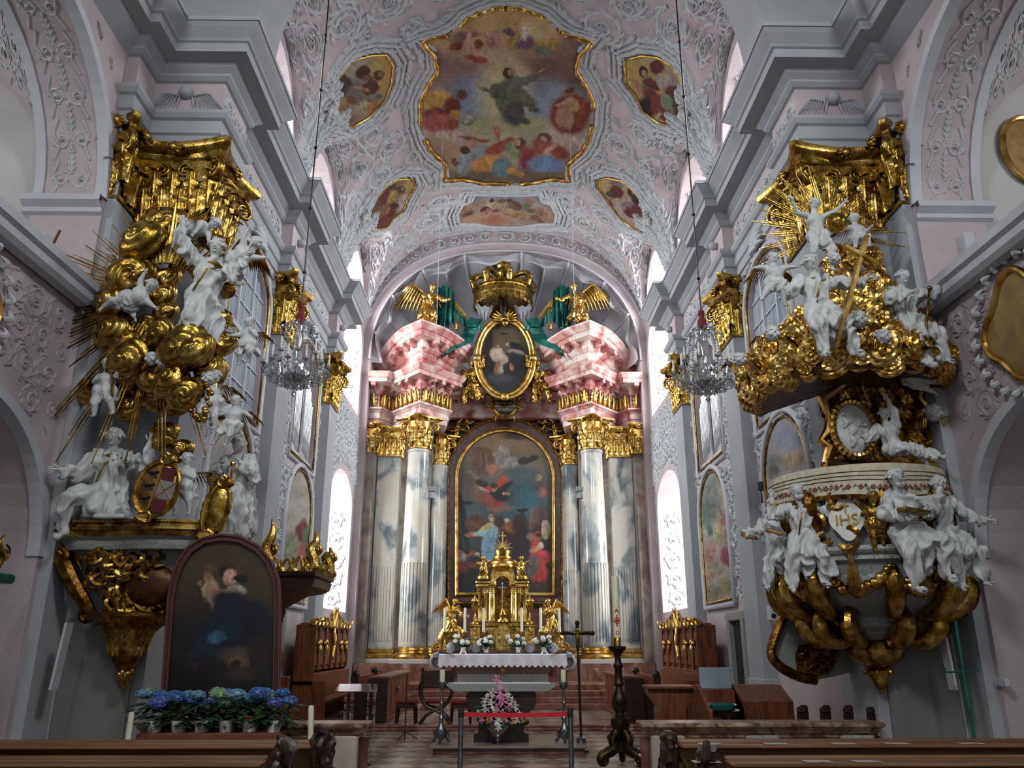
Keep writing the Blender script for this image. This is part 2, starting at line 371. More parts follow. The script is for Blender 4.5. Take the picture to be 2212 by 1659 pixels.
    for t in np.linspace(0, pi * .62, 22):
        A.append(Vector((s * 7.21, 8.3 + 2.4 * cos(t), 8.15 + 2.34 * sin(t))))
        B.append(Vector((s * (7.22 + 2.6 * (1 - cos(t * .8))), 10.88, 8.15 + 2.85 * sin(t * .8))))
    g.grid(lambda k, q: A[int(k)].lerp(B[int(k)], q) + Vector((0, 0, .0)), list(range(22)), [0, .2, .4, .6, .8, 1])
    struct(g, 'trim_14' if s < 0 else 'trim_15', MT['pink'], smooth=True)
    GA, GB = (A, B) if s < 0 else (GA, GB)
# chancel arch (its feet are seen above the piers) and nave vault
m = MB()
us = [sin(t) for t in np.linspace(-pi / 2, pi / 2, 50)]
for r0, y0, y1 in ((4.45, YF, YB + .05),):
    inn = [(4.45 * math.copysign(abs(u) ** (2 / EXP), u), 11.5 + 4.75 * (max(0, 1 - u * u)) ** (1 / EXP)) for u in us]
    out = [(6.4 * u, 11.5 + 6.2 * sqrt(max(0, 1 - u * u))) for u in us]
    for k in range(len(us) - 1):
        a, b, c, d = inn[k], inn[k + 1], out[k + 1], out[k]
        m.add([(a[0], y0, a[1]), (b[0], y0, b[1]), (b[0], y1, b[1]), (a[0], y1, a[1]), (d[0], y0, d[1]), (c[0], y0, c[1]), (c[0], y1, c[1]), (d[0], y1, d[1])],
              [(0, 1, 2, 3), (0, 4, 5, 1), (3, 2, 6, 7)])
struct(m, 'ceiling_chancel_arch', MT['grey'])
m = MB(); m.grid(lambda t, y: (6.3 * sin(t), y, 13.9 + 4.6 * cos(t)), list(np.linspace(-pi / 2, pi / 2, 30)), [-3, 4, 11.35])
struct(m, 'ceiling_nave', MT['pink'], smooth=True)
# choir vault -------------------------------------------------------------
m = MB(); AS = list(np.linspace(-7.3, 7.3, 150)); YS = list(np.linspace(YB, YE + .3, 190))
m.grid(lambda a, y: vpt(a, y), AS, YS); struct(m, 'ceiling_choir_vault', MT['pink'], smooth=True)
# wall around the apse arch
def apse_in(k=0.0, n=48):
    r = []
    for i in range(n + 1):
        t = -pi / 2 + pi * i / n; c = cos(t); s_ = sin(t)
        r.append(((4.85 - k) * math.copysign(abs(s_) ** (2 / EXP), s_), 11.5 + (4.32 - k) * abs(c) ** (2 / EXP)))
    return r
inn = apse_in()
outp = [(-5.2, 0), (-4.85, 0)] + inn + [(4.85, 0), (5.2, 0), (5.2, 12)] + [(u, barrel(u) + .06) for u in np.linspace(5.1, -5.1, 60)] + [(-5.2, 12)]
m = MB(); m.poly(outp, lambda x, z, d: (x, YE + d, z), 0, .35); struct(m, 'wall_apse_arch', MT['pink'])
m = MB()
def arch_band(m, k0, k1, y, th):
    a = apse_in(k0); b = apse_in(k1)
    for i in range(len(a) - 1):
        m.add([(a[i][0], y, a[i][1]), (a[i + 1][0], y, a[i + 1][1]), (b[i + 1][0], y, b[i + 1][1]), (b[i][0], y, b[i][1]), (a[i][0], y + th, a[i][1]), (a[i + 1][0], y + th, a[i + 1][1]), (b[i + 1][0], y + th, b[i + 1][1]), (b[i][0], y + th, b[i][1])],
              [(0, 1, 2, 3), (0, 4, 5, 1), (3, 2, 6, 7)])
arch_band(m, 0.0, -.06, YE - .06, .1); arch_band(m, -.32, -.38, YE - .05, .06); arch_band(m, -.88, -.96, YE - .07, .08)
struct(m, 'trim_16', MT['white'])
# apse: straight sides, back wall, scallop conch ---------------------------
m = MB()
pl = [(-4.87, 27.3)] + [(-4.87 * cos(t), 29.5 + 2.6 * sin(t)) for t in np.linspace(0, pi, 20)] + [(4.87, 27.3)]
for i in range(len(pl) - 1):
    a, b = pl[i], pl[i + 1]; m.add([(a[0], a[1], 0), (b[0], b[1], 0), (b[0], b[1], 12.2), (a[0], a[1], 12.2)], [(0, 1, 2, 3)])
struct(m, 'wall_apse', MT['white'])
def conch(t, q):
    """t 0..pi along the rim, q 0..1 rim to foot; seven-lobed scallop ribs"""
    lob = abs(sin(t * 8.5)); c = -cos(t); k = sin(t)
    r = (1 - q) ** .8 if q < 1 else 0
    sc = .93 + .05 * lob * (1 - q * .7)
    x = 4.85 * sc * math.copysign(abs(c) ** (2 / EXP), c); z = 4.3 * sc * abs(k) ** (2 / EXP)
    bulge = sin(q * pi / 2)
    return (x * cos(q * pi / 2), 27.45 + 3.6 * bulge - .6 * lob * (1 - q * .5), 11.5 + z * cos(q * pi / 2) * 1.0 + .2 * 0)
m = MB(); m.grid(conch, list(np.linspace(0, pi, 180)), list(np.linspace(0, 1, 24)))
m2 = []
for t in np.linspace(0, pi, 180):
    p = conch(t, 0); m2.append(Vector((p[0], 27.38, p[2])))
m.tube(m2, .07, 8)
for k in range(1, 17):
    t = k * pi / 17; m.tube([Vector(conch(t, q)) + Vector((0, -.03, 0)) for q in np.linspace(0, .85, 12)], .045, 6)
rim = apse_in(-.03, 179)
m.add([(p.x, 27.4, p.z) for p in m2] + [(r[0], 27.32, r[1]) for r in rim], [(i, i + 1, 181 + i, 180 + i) for i in range(179)])
struct(m, 'ceiling_apse_conch', MT['white'], smooth=True)
# ---------------------------------------------------------------- stucco relief (acanthus scrolls) laid on a mapped surface
class Relief:
    def __init__(s, surf, ok=None, rnd=None): s.m = MB(); s.surf = surf; s.ok = ok or (lambda u, v: True); s.r = rnd or random
    def strip(s, pts, w, h):
        """raised ridge along 2D points, widths and heights per point"""
        n = len(pts); vs = []
        for i in range(n):
            a = pts[max(0, i - 1)]; b = pts[min(n - 1, i + 1)]; dx, dy = b[0] - a[0], b[1] - a[1]; l = sqrt(dx * dx + dy * dy) or 1; nx, ny = -dy / l, dx / l
            for q, hh in ((-1, -.004), (-.6, .75), (0, 1), (.6, .75), (1, -.004)):
                vs.append(s.surf(pts[i][0] + nx * w[i] * q, pts[i][1] + ny * w[i] * q, h[i] * hh if hh > 0 else hh))
        s.m.add(vs, [(i * 5 + k, i * 5 + k + 1, i * 5 + 6 + k, i * 5 + 5 + k) for i in range(n - 1) for k in range(4)])
    def leaf(s, x, y, ang, L, W, h, bend=0.0):
        """acanthus leaflet, bent sideways"""
        if not s.ok(x + L * .6 * cos(ang), y + L * .6 * sin(ang)): return
        pts = []; ww = []; hh = []; px, py, a = x, y, ang
        prof = (.35, .9, .7, 1, .72, .8, .4, .06)
        for i in range(8):
            pts.append((px, py)); ww.append(W * prof[i] * .5); hh.append(h * (.5 + .5 * sin(pi * i / 7))); px += cos(a) * L / 7; py += sin(a) * L / 7; a += bend / 7
        s.strip(pts, ww, hh)
    def scroll(s, cx, cy, R, dirn=1, a0=0.0, turns=1.5, w=.05, h=.05, leaves=9, tail=None):
        if not (s.ok(cx, cy) and s.ok(cx + R * .8, cy) and s.ok(cx - R * .8, cy) and s.ok(cx, cy + R * .8) and s.ok(cx, cy - R * .8)): return False
        n = int(16 * turns) + 6; pts = []; ww = []; hh = []
        for i in range(n):
            t = i / (n - 1); r = R * (1 - .86 * t); a = a0 + dirn * t * turns * 2 * pi
            pts.append((cx + r * cos(a), cy + r * sin(a))); ww.append(w * (1.1 - .5 * t)); hh.append(h * (.6 + .4 * t))
        s.strip(pts, ww, hh)
        for k in range(leaves):
            t = (k + .3) / leaves * .62; r = R * (1 - .86 * t); a = a0 + dirn * t * turns * 2 * pi
            x, y = cx + r * cos(a), cy + r * sin(a); out = a + dirn * .9
            s.leaf(x, y, out, R * s.r.uniform(.38, .62), R * .2, h * 1.1, dirn * 1.2)
            if k % 2 == 0: s.leaf(x, y, a + pi - dirn * .4, R * .3, R * .13, h * .8, -dirn * 1.1)
        for k in range(5): s.leaf(cx, cy, k * 2 * pi / 5 + a0, R * .2, R * .12, h * 1.6, .4)
        return True
    def sprig(s, x, y, ang, L, h=.04, n=5):
        if not (s.ok(x, y) and s.ok(x + cos(ang) * L, y + sin(ang) * L)): return
        s.strip([(x + cos(ang) * L * t, y + sin(ang) * L * t) for t in (0, .33, .66, 1)], [.018] * 4, [h * .6] * 4)
        for k in range(n):
            t = (k + .5) / n
            for q in (-1, 1): s.leaf(x + cos(ang) * L * t, y + sin(ang) * L * t, ang + q * .8, L * .32 * (1.1 - .5 * t), L * .13, h, -q * .7)
        s.leaf(x + cos(ang) * L, y + sin(ang) * L, ang, L * .3, L * .16, h)
    def fill(s, u0, u1, v0, v1, R, jit=.12, w=.05, h=.05, step=2.05, leaves=9):
        j = 0; v = v0 + R
        while v < v1:
            u = u0 + R + (R if j % 2 else 0)
            while u < u1:
                q = R * s.r.uniform(.82, 1.02); d = 1 if (int(u / R) + j) % 2 else -1
                x, y = u + s.r.uniform(-jit, jit) * R, v + s.r.uniform(-jit, jit) * R
                if not s.scroll(x, y, q, d, s.r.uniform(0, 6.28), s.r.uniform(1.3, 1.75), w, h, leaves):
                    if not s.scroll(x, y, q * .52, d, s.r.uniform(0, 6.28), 1.3, w * .7, h * .8, 6): s.sprig(x, y, s.r.uniform(0, 6.28), R * .7, h)
                s.sprig(u + R, v + R * s.r.uniform(-.3, .3), s.r.uniform(0, 6.28), R * .55, h * .8, 3)
                u += R * step
            v += R * step * .82; j += 1
    def garland(s, pts, W, h, n, L=.3):
        """dense leaf bundle along a 2D line"""
        for k in range(n):
            t = k / max(1, n - 1) * (len(pts) - 1); i = min(len(pts) - 2, int(t)); f_ = t - i
            x = lerp(pts[i][0], pts[i + 1][0], f_); y = lerp(pts[i][1], pts[i + 1][1], f_); a = atan2(pts[i + 1][1] - pts[i][1], pts[i + 1][0] - pts[i][0])
            for q in (-1, 0, 1):
                s.leaf(x - sin(a) * q * W * .4, y + cos(a) * q * W * .4, a + q * s.r.uniform(.4, .9), L * s.r.uniform(.8, 1.2), W * .42, h * s.r.uniform(.8, 1.2), -q * .6)
    def build(s, name, mat=None, parent=None): return tag(s.m.build(name, mat or MT['stucco'], parent=parent, smooth=True), kind=None if parent else 'structure')
def inpoly(x, y, P):
    c = False; j = len(P) - 1
    for i in range(len(P)):
        if (P[i][1] > y) != (P[j][1] > y) and x < (P[j][0] - P[i][0]) * (y - P[i][1]) / (P[j][1] - P[i][1]) + P[i][0]: c = not c
        j = i
    return c
# photo pixel -> vault point
def vhit(px, py):
    d = _F + _R * ((px - 1106) / FPX) - _U * ((py - 829.5) / FPX); lo, hi = 5.0, 45.0
    for _ in range(26):
        t = (lo + hi) / 2; p = EYE + d * t
        if p.z > vault(p.x, p.y): hi = t
        else: lo = t
    return EYE + d * lo
def arc_of(u): return 7.3 * 2 / pi * math.asin(min(1, abs(u) / UW) ** (EXP / 2)) * (1 if u > 0 else -1)
def sym(pts, c=1095): return pts + [(2 * c - x, y) for x, y in pts[::-1]]
FR = sym([(1095, 14), (1070, 14), (1045, 22), (1010, 38), (985, 62), (962, 74), (910, 88), (938, 118), (945, 150), (925, 180), (908, 215), (908, 262), (918, 300), (932, 325), (962, 352), (958, 388), (1000, 385), (1045, 394), (1095, 396)])
OVS = [[(728, 232), (735, 205), (722, 180), (745, 150), (765, 128), (800, 118), (835, 116), (851, 140), (846, 180), (832, 215), (800, 250), (762, 272), (740, 262)],
       [(800, 480), (802, 450), (815, 425), (835, 402), (860, 385), (890, 384), (898, 400), (880, 430), (872, 455), (850, 470), (838, 490), (815, 492)]]
OVS += [[(1348, 128), (1385, 118), (1420, 122), (1448, 138), (1468, 165), (1480, 210), (1478, 250), (1452, 272), (1420, 262), (1390, 240), (1372, 205), (1350, 178)],
        [(1289, 388), (1310, 382), (1340, 388), (1362, 405), (1384, 430), (1392, 470), (1392, 500), (1365, 490), (1340, 470), (1318, 440), (1305, 420), (1290, 405)]]
CART = sym([(1095, 420), (1026, 418), (1020, 432), (1000, 440), (988, 462), (992, 482), (1025, 482), (1060, 488), (1095, 489)])
HOLD = [[(lambda p: (arc_of(p.x), p.y))(vhit(*q)) for q in P] for P in [FR, CART] + OVS]
def grow(P, k):
    cx = sum(p[0] for p in P) / len(P); cy_ = sum(p[1] for p in P) / len(P)
    return [(cx + (x - cx) * (1 + k / max(.3, sqrt((x - cx) ** 2 + (y - cy_) ** 2))), cy_ + (y - cy_) * (1 + k / max(.3, sqrt((x - cx) ** 2 + (y - cy_) ** 2)))) for x, y in P]
HG = [grow(P, .3) for P in HOLD]
rv = random.Random(3)
def okv(a, y): return YB + .15 < y < YE - .1 and abs(a) < 7.0 and not any(inpoly(a, y, P) for P in HG)
R = Relief(vpt, okv, rv)
R.fill(-7.0, 7.0, YB, YE, .62, w=.055, h=.075)
R.fill(-6.6, 6.6, YB + .4, YE, .40, w=.045, h=.06, step=3.1)
okg = R.ok; R.ok = lambda u, v: True
for P in HOLD:      # leaf wreaths round every fresco
    G = grow(P, .3); R.garland(G + [G[0]], .26, .09, int(14 + 9 * len(P)), .26)
for s in (-1, 1):   # the heavy garlands that follow the groins from the springing
    R.ok = lambda u, v: True
    for y0, targets in ((16.9, ((17.3, 4.6), (17.9, 3.0))), (22.1, ((22.6, 4.9), (23.0, 3.6)))):
        for dy in (-.35, .35):
            R.garland([(s * 6.7, y0 + dy * .6), (s * 5.6, y0 + .1 + dy), (s * 4.6, y0 + .3 + dy * 1.6)], .26, .16, 22, .3)
    R.ok = okg
    for yc, a in LUN:
        pts = [(s * (6.9 - 0.0), yc + (a + .15) * cos(t)) for t in np.linspace(.2, pi - .2, 9)]
        R.garland([(s * 6.6, yc - a - .2), (s * 5.0, yc - a - .1), (s * 3.3, yc - a * .7)], .2, .06, 16, .25)
        R.garland([(s * 6.6, yc + a + .2), (s * 5.0, yc + a + .1), (s * 3.3, yc + a * .7)], .2, .06, 16, .25)
R.build('trim_17')
# choir walls: wild acanthus between the openings
for s in (-1, 1):
    side = (lambda y, z, h: Vector((s * (UW - h), y, z)))
    holes = [arch_loop(14.45, 1.42, 5.75, 8.4, 1.0), arch_loop(19.45, 1.42, 5.9, 8.3, 1.0), arch_loop(24.9, 1.9, 9.1, 12.2, 1.8), arch_loop(24.9, 1.95, 2.5, 6.0, 1.2), arch_loop(14.35, 1.3, 2.5, 4.5, 1.25), arch_loop(19.55, 1.4, 2.5, 4.6, 1.25),
             arch_loop(14.5, 1.9, 11.6, 12.9, 1.9), arch_loop(19.5, 1.9, 11.6, 12.9, 1.9), arch_loop(24.8, 1.85, 12.8, 13.0, 1.8)]
    ok = lambda y, z: ((12.45 < y < 15.95 or 17.0 < y < 21.05 or 22.1 < y < 26.95) and (2.6 < z < 9.4 or (z > 11.6 and z < vault(UW, y) - .05) or (22.5 < y and z > 2.6 and z < vault(UW, y) - .05)) and not any(inpoly(y, z, P) for P in holes))
    r = Relief(side, ok, random.Random(11 + s))
    r.fill(12.4, 27, 2.6, 9.6, .27, w=.045, h=.06, step=2.0, leaves=7)
    r.fill(12.5, 27, 2.7, 9.6, .2, w=.04, h=.07, step=2.3, leaves=6)
    r.fill(12.4, 27, 11.6, 15.4, .28, w=.04, h=.06, step=2.0)
    r.build('trim_18' if s < 0 else 'trim_19')
    # frieze of the entablature
    fr = Relief(lambda y, z, h: Vector((s * ((UW if not (16.0 < y < 16.95 or 21.1 < y < 22.05 or y < YB) else UP) - .04 - h), y, z)), lambda y, z: 10.16 < z < 10.72 and YF < y < 22.35 and not (15.85 < y < 17.1 or 20.95 < y < 22.2), random.Random(5))
    fr.fill(YF, 22.4, 10.14, 10.75, .24, w=.03, h=.05, step=2.1); fr.build('trim_20' if s < 0 else 'trim_21')
    # jambs of the tall end windows
    jm = Relief(lambda a, z, h: Vector((s * (UW + a), 26.64 - h, z)), lambda a, z: .08 < a < .88, random.Random(8))
    for zz in np.arange(3.2, 6.2, .62): jm.scroll(.48, zz, .3, 1 if int(zz * 3) % 2 else -1, zz * 2, 1.4, .035, .04, 6)
    for zz in np.arange(9.7, 12.3, .62): jm.scroll(.48, zz, .3, 1 if int(zz * 3) % 2 else -1, zz * 2, 1.4, .035, .04, 6)
    jm.build('trim_22' if s < 0 else 'trim_23')
    for yc, a, nm in ((14.5, 1.72, 24), (19.5, 1.75, 26)):
        jl = Relief(lambda q, w_, h: Vector((s * (UW + w_), yc + (a - h) * cos(q / a), 12.9 + (a - h) * sin(q / a))) if q > 0 else Vector((s * (UW + w_), yc + a - h, 12.9 + q)), lambda q, w_: .1 < w_ < .85, random.Random(9))
        for q in np.arange(-.8, 2.2, .5): jl.scroll(q, .48, .27, 1 if int(q * 2 + 4) % 2 else -1, q * 2, 1.4, .03, .04, 6)
        jl.build('trim_%d' % (nm + (s > 0)))
        w = MB(); w.add([(s * (UW - .02), yc + (a + q) * cos(t), 12.9 + (a + q) * sin(t)) for t in np.linspace(0, pi, 24) for q in (0, .1)] , [(2 * i, 2 * i + 1, 2 * i + 3, 2 * i + 2) for i in range(23)])
    # nave: soffit strips, spandrels, parapet, gallery web
    nv = Relief(lambda y, z, h: Vector((s * (NW - h), y, z)), lambda y, z: 3.6 < y < 10.5 and (4.0 < z < 6.2 and not inpoly(y, z, nloop(2.85, 8.72, 2.1, 2.0, 0))) or (8.4 < z < 10.7 and sqrt((y - 8.3) ** 2 + (z - 8.15) ** 2) > 2.6 and y > 7 and y < 10.5) or (4.0 < z < 6.2 and 7 < y < 10.5 and not inpoly(y, z, nloop(2.85, 8.72, 2.15, 2.05, 0))), random.Random(21))
    nv.fill(5.5, 10.7, 2.8, 6.3, .26, w=.03, h=.024, step=1.95); nv.fill(8, 10.7, 8.5, 10.8, .3, w=.035, h=.045)
    nv.build('trim_%d' % (28 + (s > 0)), MT['pinkst'])
    sf = Relief(lambda q, w_, h: Vector((s * (NW + .14 + w_), 8.3 + (2.36 - h) * cos(q / 2.3), 8.15 + (2.3 - h) * sin(q / 2.3))), lambda q, w_: .06 < w_ < .72, random.Random(4))
    for k, q in enumerate(np.arange(.3, 4.2, .62)):
        for e in (-1, 1):
            sf.scroll(q, .39 + e * .15, .13, e * (1 if k % 2 else -1), pi / 2, 1.3, .022, .03, 4)
        sf.sprig(q + .1, .39, 0, .36, .035, 4); sf.strip([(q - .3, .12), (q - .1, .2), (q + .1, .12), (q + .3, .2)], [.018] * 4, [.03] * 4); sf.strip([(q - .3, .66), (q - .1, .58), (q + .1, .66), (q + .3, .58)], [.018] * 4, [.03] * 4)
    sf.build('trim_%d' % (30 + (s > 0)))
    A, B = (GA, GB) if s < 0 else ([Vector((-p.x, p.y, p.z)) for p in GA], [Vector((-p.x, p.y, p.z)) for p in GB])
    def web(k, q, h):
        k = max(0, min(20.99, k)); i = int(k); f_ = k - i; a = A[i].lerp(A[i + 1], f_); b = B[i].lerp(B[i + 1], f_); return a.lerp(b, max(0, min(1, q))) + Vector((-s * h * .5, -h * .7, -h * .5))
    gw = Relief(lambda u, v, h: web(u / .26, v / 1.4, h), lambda u, v: .3 < u < 5.2 and .06 < v < 1.3, random.Random(6))
    gw.fill(.2, 5.4, .0, 1.4, .3, w=.035, h=.05); gw.build('trim_%d' % (32 + (s > 0)))
# arch band of the apse
ab = Relief(lambda a, q, h: (lambda t: Vector(((4.85 + q) * math.copysign(abs(sin(t)) ** (2 / EXP), t), YE - .02 - h, 11.5 + (4.32 + q) * abs(cos(t)) ** (2 / EXP))))(a / 4.9), lambda a, q: .42 < q < .86, random.Random(2))
for k, a in enumerate(np.arange(-7.0, 7.1, .5)): ab.scroll(a, .63, .2, 1 if k % 2 else -1, 1.5 * k, 1.4, .03, .05, 6)
ab.build('trim_34')
# ---------------------------------------------------------------- paintings: colours laid as blobs over a dense canvas mesh
def canvas_material(name, rough=.55):
    m = bpy.data.materials.new(name); m.use_nodes = True; t = m.node_tree; N = t.nodes; L = t.links; b = N['Principled BSDF']
    a = N.new('ShaderNodeVertexColor'); a.layer_name = 'paint'
    n = N.new('ShaderNodeTexNoise'); n.inputs['Scale'].default_value = 9; n.inputs['Detail'].default_value = 8
    tc = N.new('ShaderNodeTexCoord'); L.new(tc.outputs['Object'], n.inputs[0])
    mr = N.new('ShaderNodeMapRange'); mr.inputs[1].default_value = .3; mr.inputs[2].default_value = .7; mr.inputs[3].default_value = .82; mr.inputs[4].default_value = 1.16; L.new(n.outputs['Fac'], mr.inputs[0])
    mx = N.new('ShaderNodeMix'); mx.data_type = 'RGBA'; mx.blend_type = 'MULTIPLY'; mx.inputs[0].default_value = 1
    L.new(a.outputs[0], mx.inputs[6]); L.new(mr.outputs[0], mx.inputs[7]); L.new(mx.outputs[2], b.inputs['Base Color']); b.inputs['Roughness'].default_value = rough
    return m
MT['fresco'] = canvas_material('fresco_paint', .8); MT['oil'] = canvas_material('oil_paint', .42)
def paint(px, py, org, sc, bg, spec, warp=14, seed=1, sat=1):
    """px,py photo pixels of the canvas points; spec in crop pixels: x y rx ry angle colour softness"""
    x = (px - org[0]) / sc; y = (py - org[1]) / sc; rs = np.random.RandomState(seed); wx = np.zeros_like(x); wy = np.zeros_like(x); tex = np.zeros_like(x)
    span = max(x.max() - x.min(), y.max() - y.min())
    for k in range(14):
        f = 2 * pi / span * (2.5 * 1.28 ** k); a, b, c = rs.uniform(0, 6.28, 3); g = 1 / (1 + k * .28)
        wx += g * np.sin(f * (x * cos(a) + y * sin(a)) + b); wy += g * np.sin(f * (y * cos(c) - x * sin(c)) + a); tex += g * np.sin(f * 1.7 * (x * sin(b) + y * cos(b)) + c)
    X = x + wx * warp; Y = y + wy * warp
    C = np.zeros((len(x), 3)); bgc = [np.array(lin(c)) for c in bg]; tt = np.clip((y - y.min()) / (y.max() - y.min() + 1e-6) * (len(bg) - 1), 0, len(bg) - 1.001); i0 = tt.astype(int); f_ = (tt - i0)[:, None]; BG = np.array(bgc + [bgc[-1]])
    C[:] = BG[i0] * (1 - f_) + BG[i0 + 1] * f_
    def blob(cx, cy_, rx, ry, ang, col, soft=.25):
        nonlocal C
        a = radians(ang); dx = X - cx; dy = Y - cy_; u = (dx * cos(a) + dy * sin(a)) / rx; v = (-dx * sin(a) + dy * cos(a)) / ry
        r = np.sqrt(u * u + v * v); m = np.clip((1 + soft - r) / (2 * soft), 0, 1); m = (m * m * (3 - 2 * m))[:, None]
        sh = 1 + .20 * np.sin(u * 4.2 + tex * 1.3)[:, None] * (soft < .5) - .22 * (u * .4 + v * .6)[:, None] * (soft < .5)
        C = C * (1 - m) + np.array(lin(col)) * np.clip(sh, .4, 1.6) * m
    for q in spec:
        if q[0] == 'p':   # robed person: x y height robe skin lean [hair]
            _, cx, cy_, h, robe, skin, lean = q[:7]; hair = q[7] if len(q) > 7 else '4a3426'; a = radians(lean); ux, uy = sin(a), -cos(a)
            blob(cx - ux * h * .18, cy_ - uy * h * .2, h * .2, h * .34, lean, robe, .18)
            blob(cx + ux * h * .12, cy_ + uy * h * .14, h * .15, h * .2, lean, robe, .16)
            blob(cx + ux * h * .12 + uy * h * .2, cy_ + uy * h * .08 - ux * h * .2, h * .14, h * .035, lean + 25, skin, .3)
            blob(cx + ux * h * .1 - uy * h * .2, cy_ + uy * h * .1 + ux * h * .2, h * .13, h * .035, lean - 30, skin, .3)
            blob(cx + ux * h * .36, cy_ + uy * h * .38, h * .062, h * .085, lean, skin, .25)
            blob(cx + ux * h * .4 + 2, cy_ + uy * h * .43, h * .062, h * .045, lean, hair, .3)
        else: blob(*q)
    C *= (1 + .05 * tex)[:, None]; C = (C * .85 + C.mean(1)[:, None] * .15) ** 1.12 * .9 if sat else C * .9 - .002
    return np.concatenate([np.clip(C, .002, 1), np.ones((len(x), 1))], 1)
def canvas(name, outline, hit, org, sc, bg, spec, mat='fresco', step=1.6, warp=14, seed=1, parent=None, coarse=9, lift=.0):
    xs = [p[0] for p in outline]; ys = [p[1] for p in outline]; x0, x1, y0, y1 = min(xs), max(xs), min(ys), max(ys)
    nx = max(12, int((x1 - x0) / step)); ny = max(12, int((y1 - y0) / step)); cx = max(2, nx // coarse); cy_ = max(2, ny // coarse)
    cp = [[hit(lerp(x0, x1, i / cx), lerp(y0, y1, j / cy_)) for i in range(cx + 1)] for j in range(cy_ + 1)]
    P = []; px = []; py = []
    for j in range(ny + 1):
        for i in range(nx + 1):
            a = i / nx * cx; b = j / ny * cy_; ia = min(int(a), cx - 1); ib = min(int(b), cy_ - 1); fa = a - ia; fb = b - ib
            P.append(cp[ib][ia].lerp(cp[ib][ia + 1], fa).lerp(cp[ib + 1][ia].lerp(cp[ib + 1][ia + 1], fa), fb)); px.append(lerp(x0, x1, i / nx)); py.append(lerp(y0, y1, j / ny))
    m = MB(); fs = []
    for j in range(ny):
        for i in range(nx):
            if inpoly(lerp(x0, x1, (i + .5) / nx), lerp(y0, y1, (j + .5) / ny), outline): k = j * (nx + 1) + i; fs.append((k, k + 1, k + nx + 2, k + nx + 1))
    m.add(P, fs); cols = paint(np.array(px), np.array(py), org, sc, bg, spec, warp, seed, mat != 'oil')
    o = m.build(name, MT[mat], parent=parent, smooth=True, cols=cols); return o
def edge(outline, hit, n=4):
    """dense 3D loop along a pixel outline"""
    r = []
    for i in range(len(outline)):
        a = outline[i]; b = outline[(i + 1) % len(outline)]
        for k in range(n): r.append(hit(lerp(a[0], b[0], k / n), lerp(a[1], b[1], k / n)))
    return r + [r[0]]
vdown = lambda q: (lambda p: p + Vector((0, -.02, -.05)))(vhit(*q))
